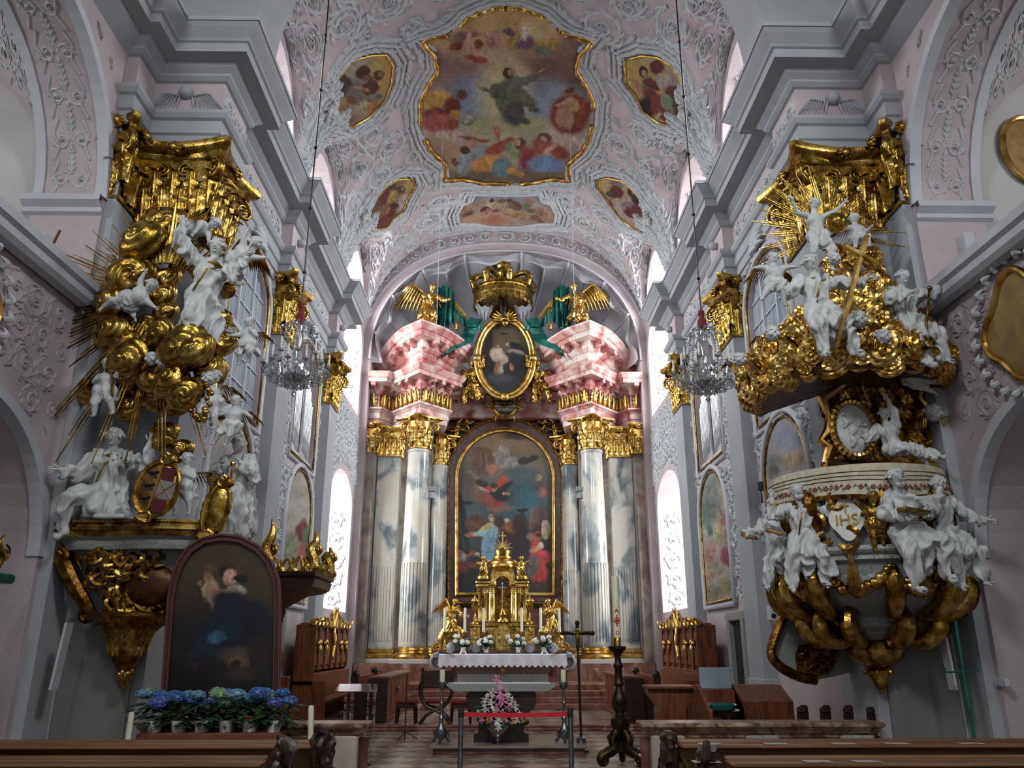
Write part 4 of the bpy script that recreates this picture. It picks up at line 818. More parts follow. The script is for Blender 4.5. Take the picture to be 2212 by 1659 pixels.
def figure(name, label, cat, loc, H, pose='stand', rz=0.0, robe='long', mat='statue', putto=False, ov=None, hair='short', wings=None, wingmat='gold', group=None, cape=False, beard=False, fold=1.0, vox=None, hold=None, trim=False, seed=0, tilt=0.0, face=None):
    """H standing height; loc = pelvis position in the place"""
    P = dict(POSE[pose]); P.update(ov or {}); n = lambda v: Vector(v).normalized()
    k = 1.25 if putto else 1.0; hd = H * (.19 if putto else .145); fat = 1.35 if putto else 1.0
    m = MB(); t = n(P['t']); side = n(Vector((1, 0, 0)) - t * t.x); fwd = t.cross(side) * -1.0
    if fwd.y > 0 and abs(t.y) < .9: fwd = -fwd
    pel = V(0, 0, 0); ch = pel + t * H * (.2 if not putto else .17); nk = pel + t * H * (.30 if not putto else .25)
    hdir = n(P['h']); hc = nk + hdir * hd * .78
    if 'tw' in P: side = (Matrix.Rotation(P['tw'], 3, t) @ side)
    cone(m, pel - side * H * .02, pel + side * H * .02, H * .085 * fat, H * .085 * fat); cone(m, pel, ch, H * .078 * fat, H * .092 * fat)
    cone(m, ch - side * H * .05, ch + side * H * .05, H * .075 * fat, H * .075 * fat); cone(m, ch, nk, H * .075 * fat, H * .04); cone(m, nk, hc, H * .034 * fat, H * .034 * fat)
    sh = {}; hands = {}
    for sg, a in ((1, 'la'), (-1, 'ra')):
        s0 = ch + side * sg * H * (.105 if not putto else .09) + t * H * .055; u, l = n(P[a][0]), n(P[a][1]); e = s0 + u * H * (.17 if not putto else .12); w = e + l * H * (.145 if not putto else .11)
        rs = 1.5 if (robe in ('long', 'short') and not putto) else 1.0
        cone(m, s0, e, H * .040 * fat * (rs * .85 if rs > 1 else 1), H * .031 * fat * rs); cone(m, e, w, H * .029 * fat * rs, H * .019 * fat * (1.25 if rs > 1 else 1)); sh[sg] = (s0, e, w, l); hands[sg] = w
        if rs > 1: cone(m, e + V(0, 0, -.012 * H), e + l * H * .11 + V(0, 0, -.035 * H), H * .035, H * .03)
    knees = []; feet = []
    for sg, a in ((1, 'll'), (-1, 'rl')):
        h0 = pel + side * sg * H * .052 - t * H * .02; u, l = n(P[a][0]), n(P[a][1]); kn = h0 + u * H * (.245 if not putto else .18); an = kn + l * H * (.235 if not putto else .17)
        cone(m, h0, kn, H * .066 * fat, H * .043 * fat); cone(m, kn, an, H * .043 * fat, H * .024 * fat); knees.append(kn); feet.append(an)
        f_ = n(fwd * .9 + V(0, 0, -.35) + l * .25); cone(m, an, an + f_ * H * .085, H * .026, H * .018, 10, .7)
    if robe in ('long', 'short'):
        kc = (knees[0] + knees[1]) / 2; fc = (feet[0] + feet[1]) / 2; w_ = (knees[0] - knees[1]).length / 2; w2 = (feet[0] - feet[1]).length / 2
        st_ = pose == 'stand'; g_ = 1 if st_ else .8
        cone(m, pel, kc, H * .1, H * (.06 if st_ else .03) + w_ * (.45 if st_ else .15))
        for kn, an in zip(knees, feet):
            cone(m, pel + (kn - pel) * .2, kn, H * .088, H * .07 * g_); cone(m, kn, kn + (an - kn) * (.93 if robe == 'long' else .35), H * .06 * g_, H * .056 * g_)
        if pose == 'kneel': cone(m, pel, pel + V(0, .02 * H, -.2 * H), H * .1, H * .14); cone(m, pel + V(0, 0, -.12 * H), pel + V(.09 * H, .06 * H, -.24 * H), H * .1, H * .12)
        if robe == 'long':
            if st_: cone(m, kc, kc + (fc - kc) * .95, H * .06 + w_ * .4, H * .06 + w2 * .4)
            else:
                cone(m, kc + V(0, .05 * H, 0), kc + (fc - kc) * .7 + V(0, .08 * H, 0), H * .03 + w_ * .3, H * .035); cone(m, knees[0], knees[0] + V(.1 * H, .06 * H, -.2 * H), H * .04, H * .025)
    if robe == 'loin':
        cone(m, pel - side * H * .04, pel + side * H * .05, H * .095 * fat, H * .09 * fat); cone(m, pel, pel + (knees[0] - pel) * .55, H * .09 * fat, H * .075); cone(m, pel + side * .05 * H, pel + side * H * .16 + V(0, .05 * H, -.12 * H), H * .05, H * .02)
    if cape:
        bk = -fwd; cone(m, ch + bk * H * .05 + t * H * .05, pel + bk * H * .1, H * .09, H * .12); cone(m, pel + bk * H * .1, pel + bk * H * .1 + V(.05, 0, -.33) * H, H * .12, H * .14)
        for sg in (1, -1): cone(m, sh[sg][0] + bk * H * .02, sh[sg][1] + bk * H * .03 + V(0, 0, -.05 * H), H * .05, H * .05)
    # head
    cone(m, hc - hdir * hd * .12, hc + hdir * hd * .16, hd * .36, hd * .40, 14)
    vx = vox or max(.011, H * .0105); co, no, fs = remesh(m, vx, 2)
    # drapery folds
    if robe != 'none':
        rr = random.Random(seed or int(abs(loc[0] * 97 + loc[2] * 31)) + 1); ph = rr.uniform(0, 9); co2 = co.copy(); kneeM = sum(knees, V(0, 0, 0)) / 2
        tv = np.array(t); hv_ = np.array(hc); keep = []
        for i in range(len(co)):
            x, y, z = co[i]; d2 = (x - hc.x) ** 2 + (y - hc.y) ** 2 + (z - hc.z) ** 2
            a = 1.0 if d2 > (hd * .75) ** 2 else 0
            for sg in (1, -1):
                w = hands[sg]; dd = (x - w.x) ** 2 + (y - w.y) ** 2 + (z - w.z) ** 2
                if dd < (H * .05) ** 2: a = 0
            if robe in ('loin', 'short') :
                along = (x * t.x + y * t.y + z * t.z) / H
                if robe == 'loin' and along > .07: a = 0
                for f_ in feet:
                    if (x - f_.x) ** 2 + (y - f_.y) ** 2 + (z - f_.z) ** 2 < (H * .17) ** 2: a = 0
            if a:
                sw = noise.noise((x / H * 2.2 + ph, y / H * 2.2, z / H * 2.2)) * 3.0; q = noise.noise((x / H * 17 + sw, y / H * 17 + ph, z / H * 4.2 + sw)); r2 = noise.noise((x / H * 34 + sw * 2, y / H * 34, z / H * 9 + ph))
                q = abs(noise.noise((x / H * 13 + sw, y / H * 13 + ph, z / H * 3.4 + sw * .6))); dsp = 1.0 - 4.6 * min(q, .42) + r2 * .4; co2[i] += no[i] * H * .0185 * dsp * fold
        co = co2
    body = MB(); body.v = [Vector(c) for c in co.tolist()]; body.f = fs; body.mi = [0] * len(fs)
    # face details, hands
    fr = n(fwd - hdir * fwd.dot(hdir)) if face is None else n(face); fr = n(fr + hdir * 0); sx = fr.cross(hdir).normalized()
    body.tube([hc + fr * hd * .37 + hdir * hd * .12, hc + fr * hd * .46 - hdir * hd * .02, hc + fr * hd * .36 - hdir * hd * .06], [hd * .035, hd * .055, hd * .04], 6)
    for q in (-1, 1):
        body.ball(tuple(hc + fr * hd * .31 + sx * q * hd * .14 + hdir * hd * .08), hd * .065, 8, 6); body.tube([hc + fr * hd * .36 + sx * q * hd * .05 + hdir * hd * .17, hc + fr * hd * .31 + sx * q * hd * .24 + hdir * hd * .15], hd * .032, 5)
        body.ball(tuple(hc + sx * q * hd * .38 + hdir * hd * .02), hd * .08, 6, 6, (.5, .8, 1))
    body.tube([hc + fr * hd * .36 - hdir * hd * .15 - sx * hd * .09, hc + fr * hd * .39 - hdir * hd * .14, hc + fr * hd * .36 - hdir * hd * .15 + sx * hd * .09], hd * .028, 5); body.ball(tuple(hc + fr * hd * .3 - hdir * hd * .27), hd * .1, 8, 6)
    for sg in (1, -1): hand_mesh(body, sh[sg][2], sh[sg][3], H * (1 if not putto else .8), sg, .5)
    for f_ in feet:
        d = n(fwd * .9 + V(0, 0, -.35))
        for i in range(5): b = f_ + d * H * .085 + side * ((i - 2) * H * .0085); body.tube([b, b + d * H * .018], [H * .007, H * .005], 5)
    root = empty(name, loc, label, cat, group, rz)
    if tilt: root.rotation_euler = (0, tilt, rz)
    body.build('body', MT[mat], parent=root, smooth=True)
    hm = MB(); rr = random.Random(seed + 3)
    def lock(a, b, c, r): hm.tube([a, b, c], [r, r * .8, r * .3], 6)
    for i in range(44):
        a = rr.uniform(0, 2 * pi); e = rr.uniform(.0, 1.0); o = n(sx * cos(a) + (-fr) * (sin(a) * .9 + .25)) ; p = hc + hdir * hd * (.08 + .36 * e) + o * hd * (.42 - .26 * e); 
        if (p - hc).dot(fr) > hd * .2: p = hc + hdir * hd * .4 + fr * hd * .12 + sx * rr.uniform(-.2, .2) * hd
        ln = hd * (.16 if hair == 'short' else .3); q = p + (-hdir * .7 + o * .4) * ln; lock(p, (p + q) / 2 + o * hd * .06, q, hd * .125)
    if beard:
        for i in range(10): q = (i - 4.5) / 4.5; p = hc + fr * hd * .3 + sx * q * hd * .2 - hdir * hd * .2; lock(p, p - hdir * hd * .15 + fr * hd * .05, p - hdir * hd * (.38 - .1 * abs(q)), hd * .06)
    hm.build('hair', MT[mat], parent=root, smooth=True)
    if wings:
        for sg in (1, -1):
            wm = MB(); b = ch + side * sg * H * .05 - fwd * H * .06 + t * H * .03; wx, wy, wz, L = wings if not isinstance(wings, dict) else wings[sg]
            a0 = side * sg * wx + V(0, wy, wz); wing(wm, b, n(a0), n(side * sg * .5 + V(0, .25, -1)), L * H)
            wm.build('wing', MT[wingmat], parent=root, smooth=True)
    if trim:
        g = MB(); g.lathe([(H * .052, -.02 * H), (H * .062, -.03 * H), (H * .07, -.042 * H)], tuple(nk - t * H * .005), 14); fc = (feet[0] + feet[1]) / 2
        g.tube([sh[1][0] + fwd * H * .04, ch + fwd * H * .098, pel + fwd * H * .1 - side * H * .05], H * .008, 6); g.build('gilded_trim', MT['gold'], parent=root, smooth=True)
    return root, dict(hands={q: root.matrix_basis @ (hands[q] + sh[q][3] * H * .05) for q in (1, -1)}, head=hc, pel=pel)
def wing(m, base, up, down, L):
    """feathered wing: arm bone rising along up, feathers hanging along down"""
    base = Vector(base); up = Vector(up); down = Vector(down); th = up.cross(down).normalized(); arm = []
    for i in range(9): t = i / 8; arm.append(base + up * (L * .62 * sin(t * pi * .55)) + down * (L * .12 * (t ** 2)) + up.cross(th) * 0)
    m.tube(arm, [L * .06 * (1 - .5 * i / 8) for i in range(9)], 8, True, .6)
    for row, (ln, off) in enumerate(((.95, 0), (.6, .02), (.34, .04))):
        nf = 11
        for k in range(nf):
            t = (k + .3) / nf; i = min(7, int(t * 8)); p = arm[i].lerp(arm[i + 1], t * 8 - i); d = (down * (1.0) + up * (.55 * t - .05)).normalized(); l = L * ln * (.45 + .6 * t); w = L * .058
            c = th * (off * L * .6); bend = up * (-.12 * l)
            pts = [p + c, p + d * l * .35 + c * 1.3, p + d * l * .7 + c + bend * .4, p + d * l + bend]
            m.tube(pts, [w * .5, w, w * .85, w * .18], 6, True, .28)
def cloud(m, c, r, axis=(0, -1, .1), seed=0, fl=.8, tw=5.5, gr=.15):
    """swirled cloud puff"""
    rr = random.Random(seed); ax = Vector(axis).normalized(); e1 = ax.orthogonal().normalized(); e2 = ax.cross(e1); ph = rr.uniform(0, 6.3); sg = rr.choice((-1, 1)); n1, n2 = 40, 26; c = Vector(c)
    def fn(i, j):
        rho = pi * j / n2; th = 2 * pi * i / n1; g = cos(th * 1 + sg * rho * tw + ph); q = r * (1 - gr * (1 - abs(g)) ** 1.3 + .07 + .06 * sin(3 * th + ph) * sin(rho)) * (1 + .05 * noise.noise((th, rho * 2, ph)))
        return c + (e1 * (cos(th) * 1.12) + e2 * (sin(th) * fl)) * (q * sin(rho)) + ax * (q * .85 * cos(rho))
    m.grid(fn, list(range(n1 + 1)), list(range(n2 + 1)))
def ray(m, c, d, r0, r1, w):
    """gilded ray bundle: three tapering bars"""
    c = Vector(c); d = Vector(d).normalized(); s = d.cross(Vector((0, -1, 0))).normalized()
    m.bar(c + d * r0, c + d * r1, w, w * .6, w * .35)
    for q in (-1, 1): m.bar(c + d * r0 + s * q * w * 1.0, c + d * (r1 * .86) + s * q * w * .9, w * .7, w * .5, w * .2)
# ---------------------------------------------------------------- high altar
def PX(x, y, Y): return at(x, y, Y=Y)
ha = empty('high_altar', (0, 27, .72), 'tall pink and grey marble high altar with columns and broken curved gables', 'altar')
def hc_(o): return child(o, ha)
for s in (-1, 1):
    for a, b in (((s * 1.9, 25.9, .6), (s * 3.65, 28.2, 1.22)), ((s * 3.66, 26.9, .6), (s * 4.8, 29, 1.22)), ((s * 1.7, 28.21, .6), (s * 3.2, 30.4, 1.22))):
        m = MB(); m.box(a, b); hc_(m.build('plinth', MT['redblock']))
    for c in ((2.96, 26.75, .62), (4.12, 28.05, .55), (2.42, 29.2, .46)): m = MB(); m.bbox((s * c[0] - c[2], c[1] - c[2], 1.2), (s * c[0] + c[2], c[1] + c[2], 1.34), .02); hc_(m.build('plinth_cap', MT['warm']))
def flutes(th, z): return 1.0
for s in (-1, 1):
    for (cx, cyy, r0, r1, z1) in ((2.96, 26.75, .43, .355, 8.1), (2.42, 29.2, .34, .30, 8.1)):
        cc = (s * cx, cyy, 0); m = MB(); m.lathe([(r0 * 1.38, 1.34), (r0 * 1.42, 1.42), (r0 * 1.3, 1.5), (r0 * 1.14, 1.53), (r0 * 1.12, 1.58), (r0 * 1.22, 1.62), (r0 * 1.2, 1.68), (r0 * 1.02, 1.72)], cc, 32)
        hc_(m.build('column_base', MT['gold2'], smooth=True, angle=40))
        m = MB(); prof = [(r0, 1.72), (r0, 1.8), (r0, 1.84)] + [(r0, z) for z in np.linspace(1.9, 4.25, 5)] + [(r0, 4.3)]
        m.lathe([(r0, 1.70), (r0, 1.86)], cc, 96); m.lathe([(r0, 1.86), (r0, 4.3)], cc, 144, rmod=lambda th, z: 1 - .075 * max(0, sin(th * 24)) ** .6)
        m.lathe([(r0, 4.3), (r0 * .985, 4.36), (lerp(r0, r1, .45), 5.8), (lerp(r0, r1, .8), 7.2), (r1, z1 - .12), (r1 * 1.08, z1 - .08), (r1 * 1.08, z1 - .03), (r1, z1)], cc, 48)
        hc_(m.build('column_shaft', MT['greymar'], smooth=True, angle=35))
        m = MB(); cap_round(m, (s * cx, cyy, z1), r1, 1.12, 0 if cx > 2.8 else 0, .26); hc_(m.build('column_capital', MT['gold2'], smooth=True, angle=50))
    m = MB(); a, b = sorted((s * 3.72, s * 4.5)); m.box((a, 27.8, 1.34), (b, 28.4, 8.15))
    for k in range(7): x = lerp(a + .08, b - .08, k / 6); m.tube([(x, 27.8, 1.9), (x, 27.8, 4.3)], .035, 8)
    hc_(m.build('pilaster', MT['greymar'])); m = MB(); m.bbox((a - .1, 27.7, 1.34), (b + .1, 28.5, 1.5), .04); m.bbox((a - .05, 27.75, 1.5), (b + .05, 28.45, 1.66), .03); hc_(m.build('pilaster_base', MT['gold2']))
    m = MB(); cap_rect(m, a, b, 27.8, 28.4, 8.12, 1.1, .26, [((a, 27.8), (b, 27.8)), ((a, 27.8), (a, 28.4)), ((b, 27.8), (b, 28.4))]); hc_(m.build('pilaster_capital', MT['gold2'], smooth=True, angle=50))
    a, b = sorted((s * 4.55, s * 4.88)); m = MB(); m.box((a, 27.35, 1.2), (b, 27.7, 8.2)); m.box((s * 4.5, 28.3, .7), (s * 3.2, 28.6, 9.3)); m.box((s * 3.35, 28.9, .7), (s * 2.7, 29.1, 9.3)); hc_(m.build('side_pier', MT['beigemar']))
    m = MB(); cap_rect(m, a, b, 27.35, 27.7, 8.15, 1.1, .2, [((a, 27.35), (b, 27.35)), ((s * 4.55, 27.35), (s * 4.55, 27.7))], 2); hc_(m.build('pilaster_capital', MT['gold2'], smooth=True, angle=50))
half = [(-4.87, 27.45), (-4.5, 27.45), (-4.12, 28.15), (-2.96, 26.75), (-2.1, 27.75), (-2.35, 29.3)]
path = half + [(-x, y) for x, y in half[::-1]]; path2 = [(-x, y) for x, y in half[::-1]]
prof = [(-.35, 9.22), (.02, 9.22), (.02, 9.4), (.06, 9.42), (.06, 9.62), (.14, 9.7), (.2, 9.74), (.2, 9.8), (-.02, 9.84), (-.02, 10.28), (.06, 10.32), (.12, 10.42), (.16, 10.46), (.16, 10.62), (.5, 10.66), (.5, 10.8), (.54, 10.82), (.64, 10.96), (.66, 11.0), (-.1, 11.06)]
m = MB(); m.sweep(half, prof, flip=-1); m.sweep(path2, prof, flip=-1); m.sweep([(-2.4, 29.25), (2.4, 29.25)], [(-.35, 9.98), (.0, 9.98), (.04, 10.1), (.04, 10.26)] + prof[10:], flip=-1)
hc_(m.build('entablature', MT['pinkmar']))
def along(path, step, off, flip=-1, skip=.25):
    for i in range(len(path) - 1):
        a = Vector(path[i]); b = Vector(path[i + 1]); d = b - a; L = d.length
        if L < .3: continue
        d.normalize(); nn = Vector((-d.y, d.x)) * flip; n = max(1, int(L / step))
        for k in range(n): p = a + d * (L * (k + .5) / n) + nn * off; yield p, d, nn
m = MB()
def modil(m, p, d, nn, z0, z1, dp, w, dz=lambda x, y: 0):
    q = [p - d * w / 2, p + d * w / 2, p + d * w / 2 + nn * dp, p - d * w / 2 + nn * dp]; zz = dz(p.x, p.y)
    m.add([(v.x, v.y, z0 + zz + (.0 if i < 2 else (z1 - z0) * .45)) for i, v in enumerate(q)] + [(v.x, v.y, z1 + zz) for v in q], [(0, 1, 2, 3), (4, 5, 6, 7), (0, 1, 5, 4), (1, 2, 6, 5), (2, 3, 7, 6), (3, 0, 4, 7)])
for p, d, nn in along(path, .42, .15): m = MB(); modil(m, p, d, nn, 10.44, 10.67, .33, .17); hc_(m.build('bracket', MT['redmar']))
for s in (-1, 1):
  m = MB()
  for p, d, nn in along(path, .26, .0):
    if p.x * s < 2.0: continue
    acanthus(m, (p.x, p.y, 9.82), (nn.x, nn.y, 0), (d.x, d.y, 0), .22, .5, .1, .16); m.tube([(p.x + nn.x * .12, p.y + nn.y * .12, 9.84), (p.x + nn.x * .14, p.y + nn.y * .14, 10.3), (p.x + nn.x * .1, p.y + nn.y * .1, 10.42)], [.05, .035, .006], 6)
  hc_(m.build('gilded_leaf_frieze', MT['gold2'], smooth=True))
# broken curved gables: two wings sweeping down from the corner over each big column
for s in (-1, 1):
    c0 = Vector((s * 2.96, 26.85))
    def dz(x, y, s=s):
        d = (Vector((x, y)) - c0).length; outer = abs(x) > 2.96
        return -(.36 if outer else .18) * max(0, d - .5) ** 1.55
    P0 = [Vector((-4.55, 28.7)), Vector((-4.1, 28.2)), Vector((-2.96, 26.95)), Vector((-2.0, 28.05)), Vector((-1.75, 28.4))]; pp = []
    for a, b in zip(P0, P0[1:]):
        for k in range(6): pp.append(tuple(a.lerp(b, k / 6)))
    pp.append(tuple(P0[-1])); pp = [(x * -s, y) for x, y in pp]
    up = [(-.1, 11.0), (.0, 11.0), (.0, 11.5), (.05, 11.55), (.05, 11.75), (.12, 11.8), (.18, 11.9), (.2, 12.0), (.2, 12.14), (.54, 12.18), (.54, 12.36), (.6, 12.38), (.72, 12.6), (.74, 12.66), (-.3, 12.76)]
    m = MB(); m.sweep(pp, up, flip=1 * s); m.v = [Vector((v.x, v.y, max(10.98, v.z + dz(v.x, v.y)) if v.z > 11.2 else v.z)) for v in m.v]
    for k in (0, -1):
        x, y = pp[k]; m.box((x - .12, y - .1, 10.98), (x + .12, y + .1, 12.6 + dz(x, y)))
    hc_(m.build('curved_gable', MT['pinkmar']))
    P1 = [(x * -s, y) for x, y in (tuple(P0[1]), tuple(P0[2]), tuple(P0[3]))]
    for p, d, nn in along(P1, .42, .18, flip=1 * s): m = MB(); modil(m, p, d, nn, 11.93, 12.2, .34, .19, dz); hc_(m.build('bracket', MT['redmar']))
# retable wall with the arched painting
m = MB(); fl = lambda pts, Y: [(lambda p: (p.x, p.z))(PX(x, y, Y)) for x, y in pts]
def archpx(x0, x1, ytop, yspr, ybot, n=20):
    c = (x0 + x1) / 2; r = (x1 - x0) / 2; return [(x0, ybot), (x0, yspr)] + [(c - r * cos(pi * i / n), yspr - (yspr - ytop) * sin(pi * i / n)) for i in range(1, n)] + [(x1, yspr), (x1, ybot)]
YP = 29.6
o1 = fl(archpx(964, 1218, 902, 1030, 1308), YP); o2 = fl(archpx(984, 1198, 926, 1032, 1288), YP); o3 = fl(archpx(990, 1192, 934, 1034, 1281), YP)
ctr = (lambda P: [((x - -.0), z) for x, z in P])
m.poly([(-3.0, .7), (3.0, .7), (3.0, 11.4), (-3.0, 11.4)], lambda x, z, d: (x, YP + .2 + d, z), 0, .3); hc_(m.build('back_wall', MT['brownmar']))
m = MB(); m.poly([(-3.0, .7), (3.0, .7), (3.0, 3.0), (-3.0, 3.0)], lambda x, z, d: (x, YP - .05 + d, z), 0, .26); hc_(m.build('dado', MT['brownmar'])); m = MB(); m.poly([(-1.9, 10.9), (1.9, 10.9), (1.9, 11.6), (-1.9, 11.6)], lambda x, z, d: (x, 29.0 + d, z), 0, .4); hc_(m.build('dark_wall_block', MT['brownmar']))  # upper block: dark colour stands in for the unlit hollow behind the oval picture
pf = empty('altar_painting', PX(1091, 1300, YP), 'arched high altar painting of robed figures and a red flying angel, in gilded frame', 'painting')
m = MB(); m.poly(o1, lambda x, z, d: (x, YP + d, z), -.12, .18, [o2]); child(m.build('dark_marble_frame', MT['brownmar']), pf)
m = MB(); lp = [(x, YP - .12, z) for x, z in fl(archpx(968, 1214, 906, 1031, 1303), YP)]; lp.append(lp[0]); 
q = []; 
for a, b in zip(lp, lp[1:]):
    n = max(1, int((Vector(a) - Vector(b)).length / .09)); q += [tuple(Vector(a).lerp(Vector(b), k / n)) for k in range(n)]
q.append(lp[0]); m.tube(q, [.05 if k % 2 else .075 for k in range(len(q))], 7); child(m.build('gilded_beading', MT['oldgold'], smooth=True), pf)
m = MB(); m.poly(o2, lambda x, z, d: (x, YP + d, z), -.2, .1, [o3]); lp = [(x, YP - .2, z) for x, z in fl(archpx(986, 1196, 929, 1033, 1286), YP)]; m.tube(lp + lp[:1], .05, 8); child(m.build('gilded_frame', MT['gold2'], smooth=True, angle=40), pf)
ALT = [(560,130,420,120,0,'9a7c58',.6),(700,100,150,40,5,'4c2e2c',.4),(620,400,300,110,0,'7c6c62',.5),(350,330,110,140,0,'6a5240',.35),(370,260,90,60,0,'6c5038',.25),(340,310,14,60,0,'8a6c4c',.3),(400,310,12,60,0,'8a6c4c',.3),(550,300,70,110,5,'9a958c',.2),(640,350,60,60,-10,'a29c92',.25),(545,215,28,34,0,'b0aaa0',.3),(500,270,44,14,20,'9a9488',.3),(740,330,60,40,0,'3c2c26',.3),(820,310,70,26,-20,'2e2624',.3),(450,400,60,46,0,'b0785a',.4),(240,480,60,50,60,'b08c70',.3),(270,530,70,60,10,'9aa084',.25),(270,600,50,50,0,'a8826c',.35),
 (200,560,120,150,0,'5a4c46',.6),(560,540,56,70,20,'c0443c',.25),(350,540,70,36,15,'352420',.3),(600,560,80,26,-35,'241c1e',.25),(450,620,60,60,0,'a83434',.25),(480,730,90,90,20,'a82e2c',.22),(540,650,110,64,15,'181b20',.2),(480,585,30,34,0,'b87860',.3),(475,565,30,22,0,'3c2418',.3),(600,645,50,13,5,'c08a68',.3),(650,645,20,30,0,'171a1c',.3),(370,600,60,16,20,'b88468',.3),(380,700,90,60,20,'8a4a34',.45),(520,780,120,30,0,'7c625a',.5),
 (885,490,40,38,0,'d6b860',.3),(870,620,110,80,0,'6c4c3c',.35),(910,640,50,50,0,'b06c50',.35),(850,600,40,30,0,'4c3228',.35),(740,460,160,80,10,'4e5e62',.5),(760,640,130,90,0,'33525c',.6),(780,700,110,130,0,'3a626c',.6),
 (735,790,46,18,-10,'131518',.2),(720,850,8,110,14,'1a1614',.25),(180,870,34,300,-8,'141416',.2),(210,720,70,18,20,'171618',.25),(290,920,90,80,0,'5a3426',.3),(280,870,36,30,0,'4a2a20',.3),(250,1020,60,24,0,'8a5a44',.3),
 (430,1000,80,60,-20,'b0a468',.22),(400,950,80,24,-25,'b8aa6c',.25),(430,1150,80,190,0,'6f93a3',.16),(470,1000,60,60,0,'88a6b0',.25),(340,1010,60,24,-10,'8caab2',.25),(290,1030,30,14,0,'b88a6c',.3),(437,875,27,34,0,'bf9c84',.25),(437,855,26,18,0,'8c8074',.3),(520,1030,26,60,-20,'90a8b0',.25),(535,1065,22,14,0,'b88468',.3),
 (600,970,90,80,0,'7c4c24',.2),(590,1150,110,190,0,'2e1a1a',.25),(640,950,60,50,10,'8a5a2c',.25),(590,905,34,34,0,'80583c',.25),(592,885,26,16,0,'aaa090',.3),(520,900,50,60,0,'3a2420',.35),(710,920,70,90,0,'32201e',.3),(730,1060,70,150,0,'2a1a1c',.35),
 (860,900,60,130,0,'55443c',.3),(940,860,50,110,0,'4c3c38',.3),(820,870,20,100,0,'6a5648',.4),(920,1120,110,200,0,'1c1416',.35),(860,1110,50,120,10,'b03c34',.2),(900,1250,100,70,-10,'b43a32',.2),(890,1390,90,90,25,'b03430',.2),(860,1160,60,30,-20,'b8805c',.3),(890,1050,34,40,0,'7c4c3a',.25),(890,1020,34,18,0,'24181a',.3),(905,1130,26,34,0,'c0b4a4',.3),(960,990,40,80,0,'a89878',.25),(945,930,28,34,0,'b89880',.3),(830,1330,50,110,10,'5c5450',.3),(780,1150,5,90,0,'201818',.3),(810,1040,30,40,0,'7c6450',.4),
 (180,1240,60,50,0,'a09484',.3),(150,1200,26,34,0,'a87c60',.3),(160,1340,60,60,0,'8a2626',.3),(260,1220,60,44,0,'8a5228',.3),(215,1180,30,30,0,'1c1618',.3),(310,1215,26,22,0,'bcae98',.3),(290,1300,110,80,0,'1a1c28',.3),(290,1500,200,140,0,'101014',.4),(560,1480,200,160,0,'120f12',.4),(880,1520,120,60,0,'3a2a1e',.4),(270,1310,60,30,0,'5c2a24',.35)]
hitP = lambda x, y: at(x, y, Y=YP - .02)
child(canvas('painted_canvas', archpx(988, 1194, 932, 1033, 1284), hitP, (960, 920), .2291, ['8a7458', '77705e', '4c5a58', '3c5258', '33393a', '241c1c', '141012'], ALT, 'oil', step=1.15, warp=5, seed=4), pf)
# gilded corner ornaments beside the arch, cartouche, oval picture
def flourish(m, c, s, L):
    c = Vector(c)
    for k, (a, l, b) in enumerate(((100, 1.0, -60), (140, .8, 50), (60, .7, 60), (200, .9, -70), (20, .6, -50), (240, 1.0, 30), (270, .8, -60))):
        pts = []; p = c.copy(); an = radians(a)
        for i in range(8): pts.append(p.copy()); p += Vector((s * cos(an), 0, sin(an))) * (L * l / 7); an += radians(b) / 4
        m.tube(pts, [.04 + L * .09 * sin(pi * min(1, i / 7 + .15)) * (1 - i / 9) for i in range(8)], 7, True, .6)
    m.ball(tuple(c), L * .14, 10, 8, (1, .7, 1))
for s, px in ((1, 1000), (-1, 1186)):
    m = MB(); flourish(m, PX(px - s * 12, 930, YP - .1), s, .75); flourish(m, PX(px + s * 8, 914, YP - .1), -s, .45); hc_(m.build('gilded_spandrel', MT['gold'], smooth=True))
m = MB(); cc = PX(1091, 880, 28.6); flourish(m, cc + Vector((-.45, .05, .05)), -1, .62); flourish(m, cc + Vector((.45, .05, .05)), 1, .62); m.ball(tuple(cc), .5, 20, 12, (.95, .3, .85))
ct = empty('inscription_cartouche', cc, 'dark oval tablet with gilded lettering and gilded scrolls, below the oval picture', 'cartouche'); child(m.build('gilded_scrollwork', MT['gold'], smooth=True), ct)
m = MB(); m.ball(tuple(cc + Vector((0, -.12, 0))), .36, 24, 12, (1.1, .18, .85)); child(m.build('tablet', material('blue_black_enamel', ['0e1a22', '142832'], 8, .35)), ct)
def text(s, loc, size, mat, name='lettering', rot=(pi / 2, 0, 0), ext=.006, parent=None, al='CENTER'):
    c = bpy.data.curves.new(name, 'FONT'); c.body = s; c.size = size; c.extrude = ext; c.align_x = al; c.align_y = 'CENTER'; o = bpy.data.objects.new(name, c); COL.objects.link(o); o.location = loc; o.rotation_euler = rot
    dg = bpy.context.evaluated_depsgraph_get(); me = bpy.data.meshes.new_from_object(o.evaluated_get(dg)); bpy.data.objects.remove(o); me.materials.clear(); me.materials.append(MT[mat])
    o = bpy.data.objects.new(name, me); COL.objects.link(o); o.location = loc; o.rotation_euler = rot
    if parent: child(o, parent)
    return o
MT['letter'] = material('gold_lettering', ['b89a50'], rough=.4, metal=.5)
for k, (t_, w_) in enumerate((('GenerisLapsi M', .125), ('mater DeposVit', .125), ('ut reaDeus', .125))): text(t_, cc + Vector((0, -.20, .12 - .13 * k)), w_, 'letter', parent=ct)
YO = 27.9
ov = empty('oval_picture', PX(1091, 855, YO), 'dark oval picture of three pale figures, in a gilded frame with shell on top', 'painting')
oc = [(1091 + 53 * cos(t), 773 + 77 * sin(t)) for t in np.linspace(0, 2 * pi, 49)[:-1]]
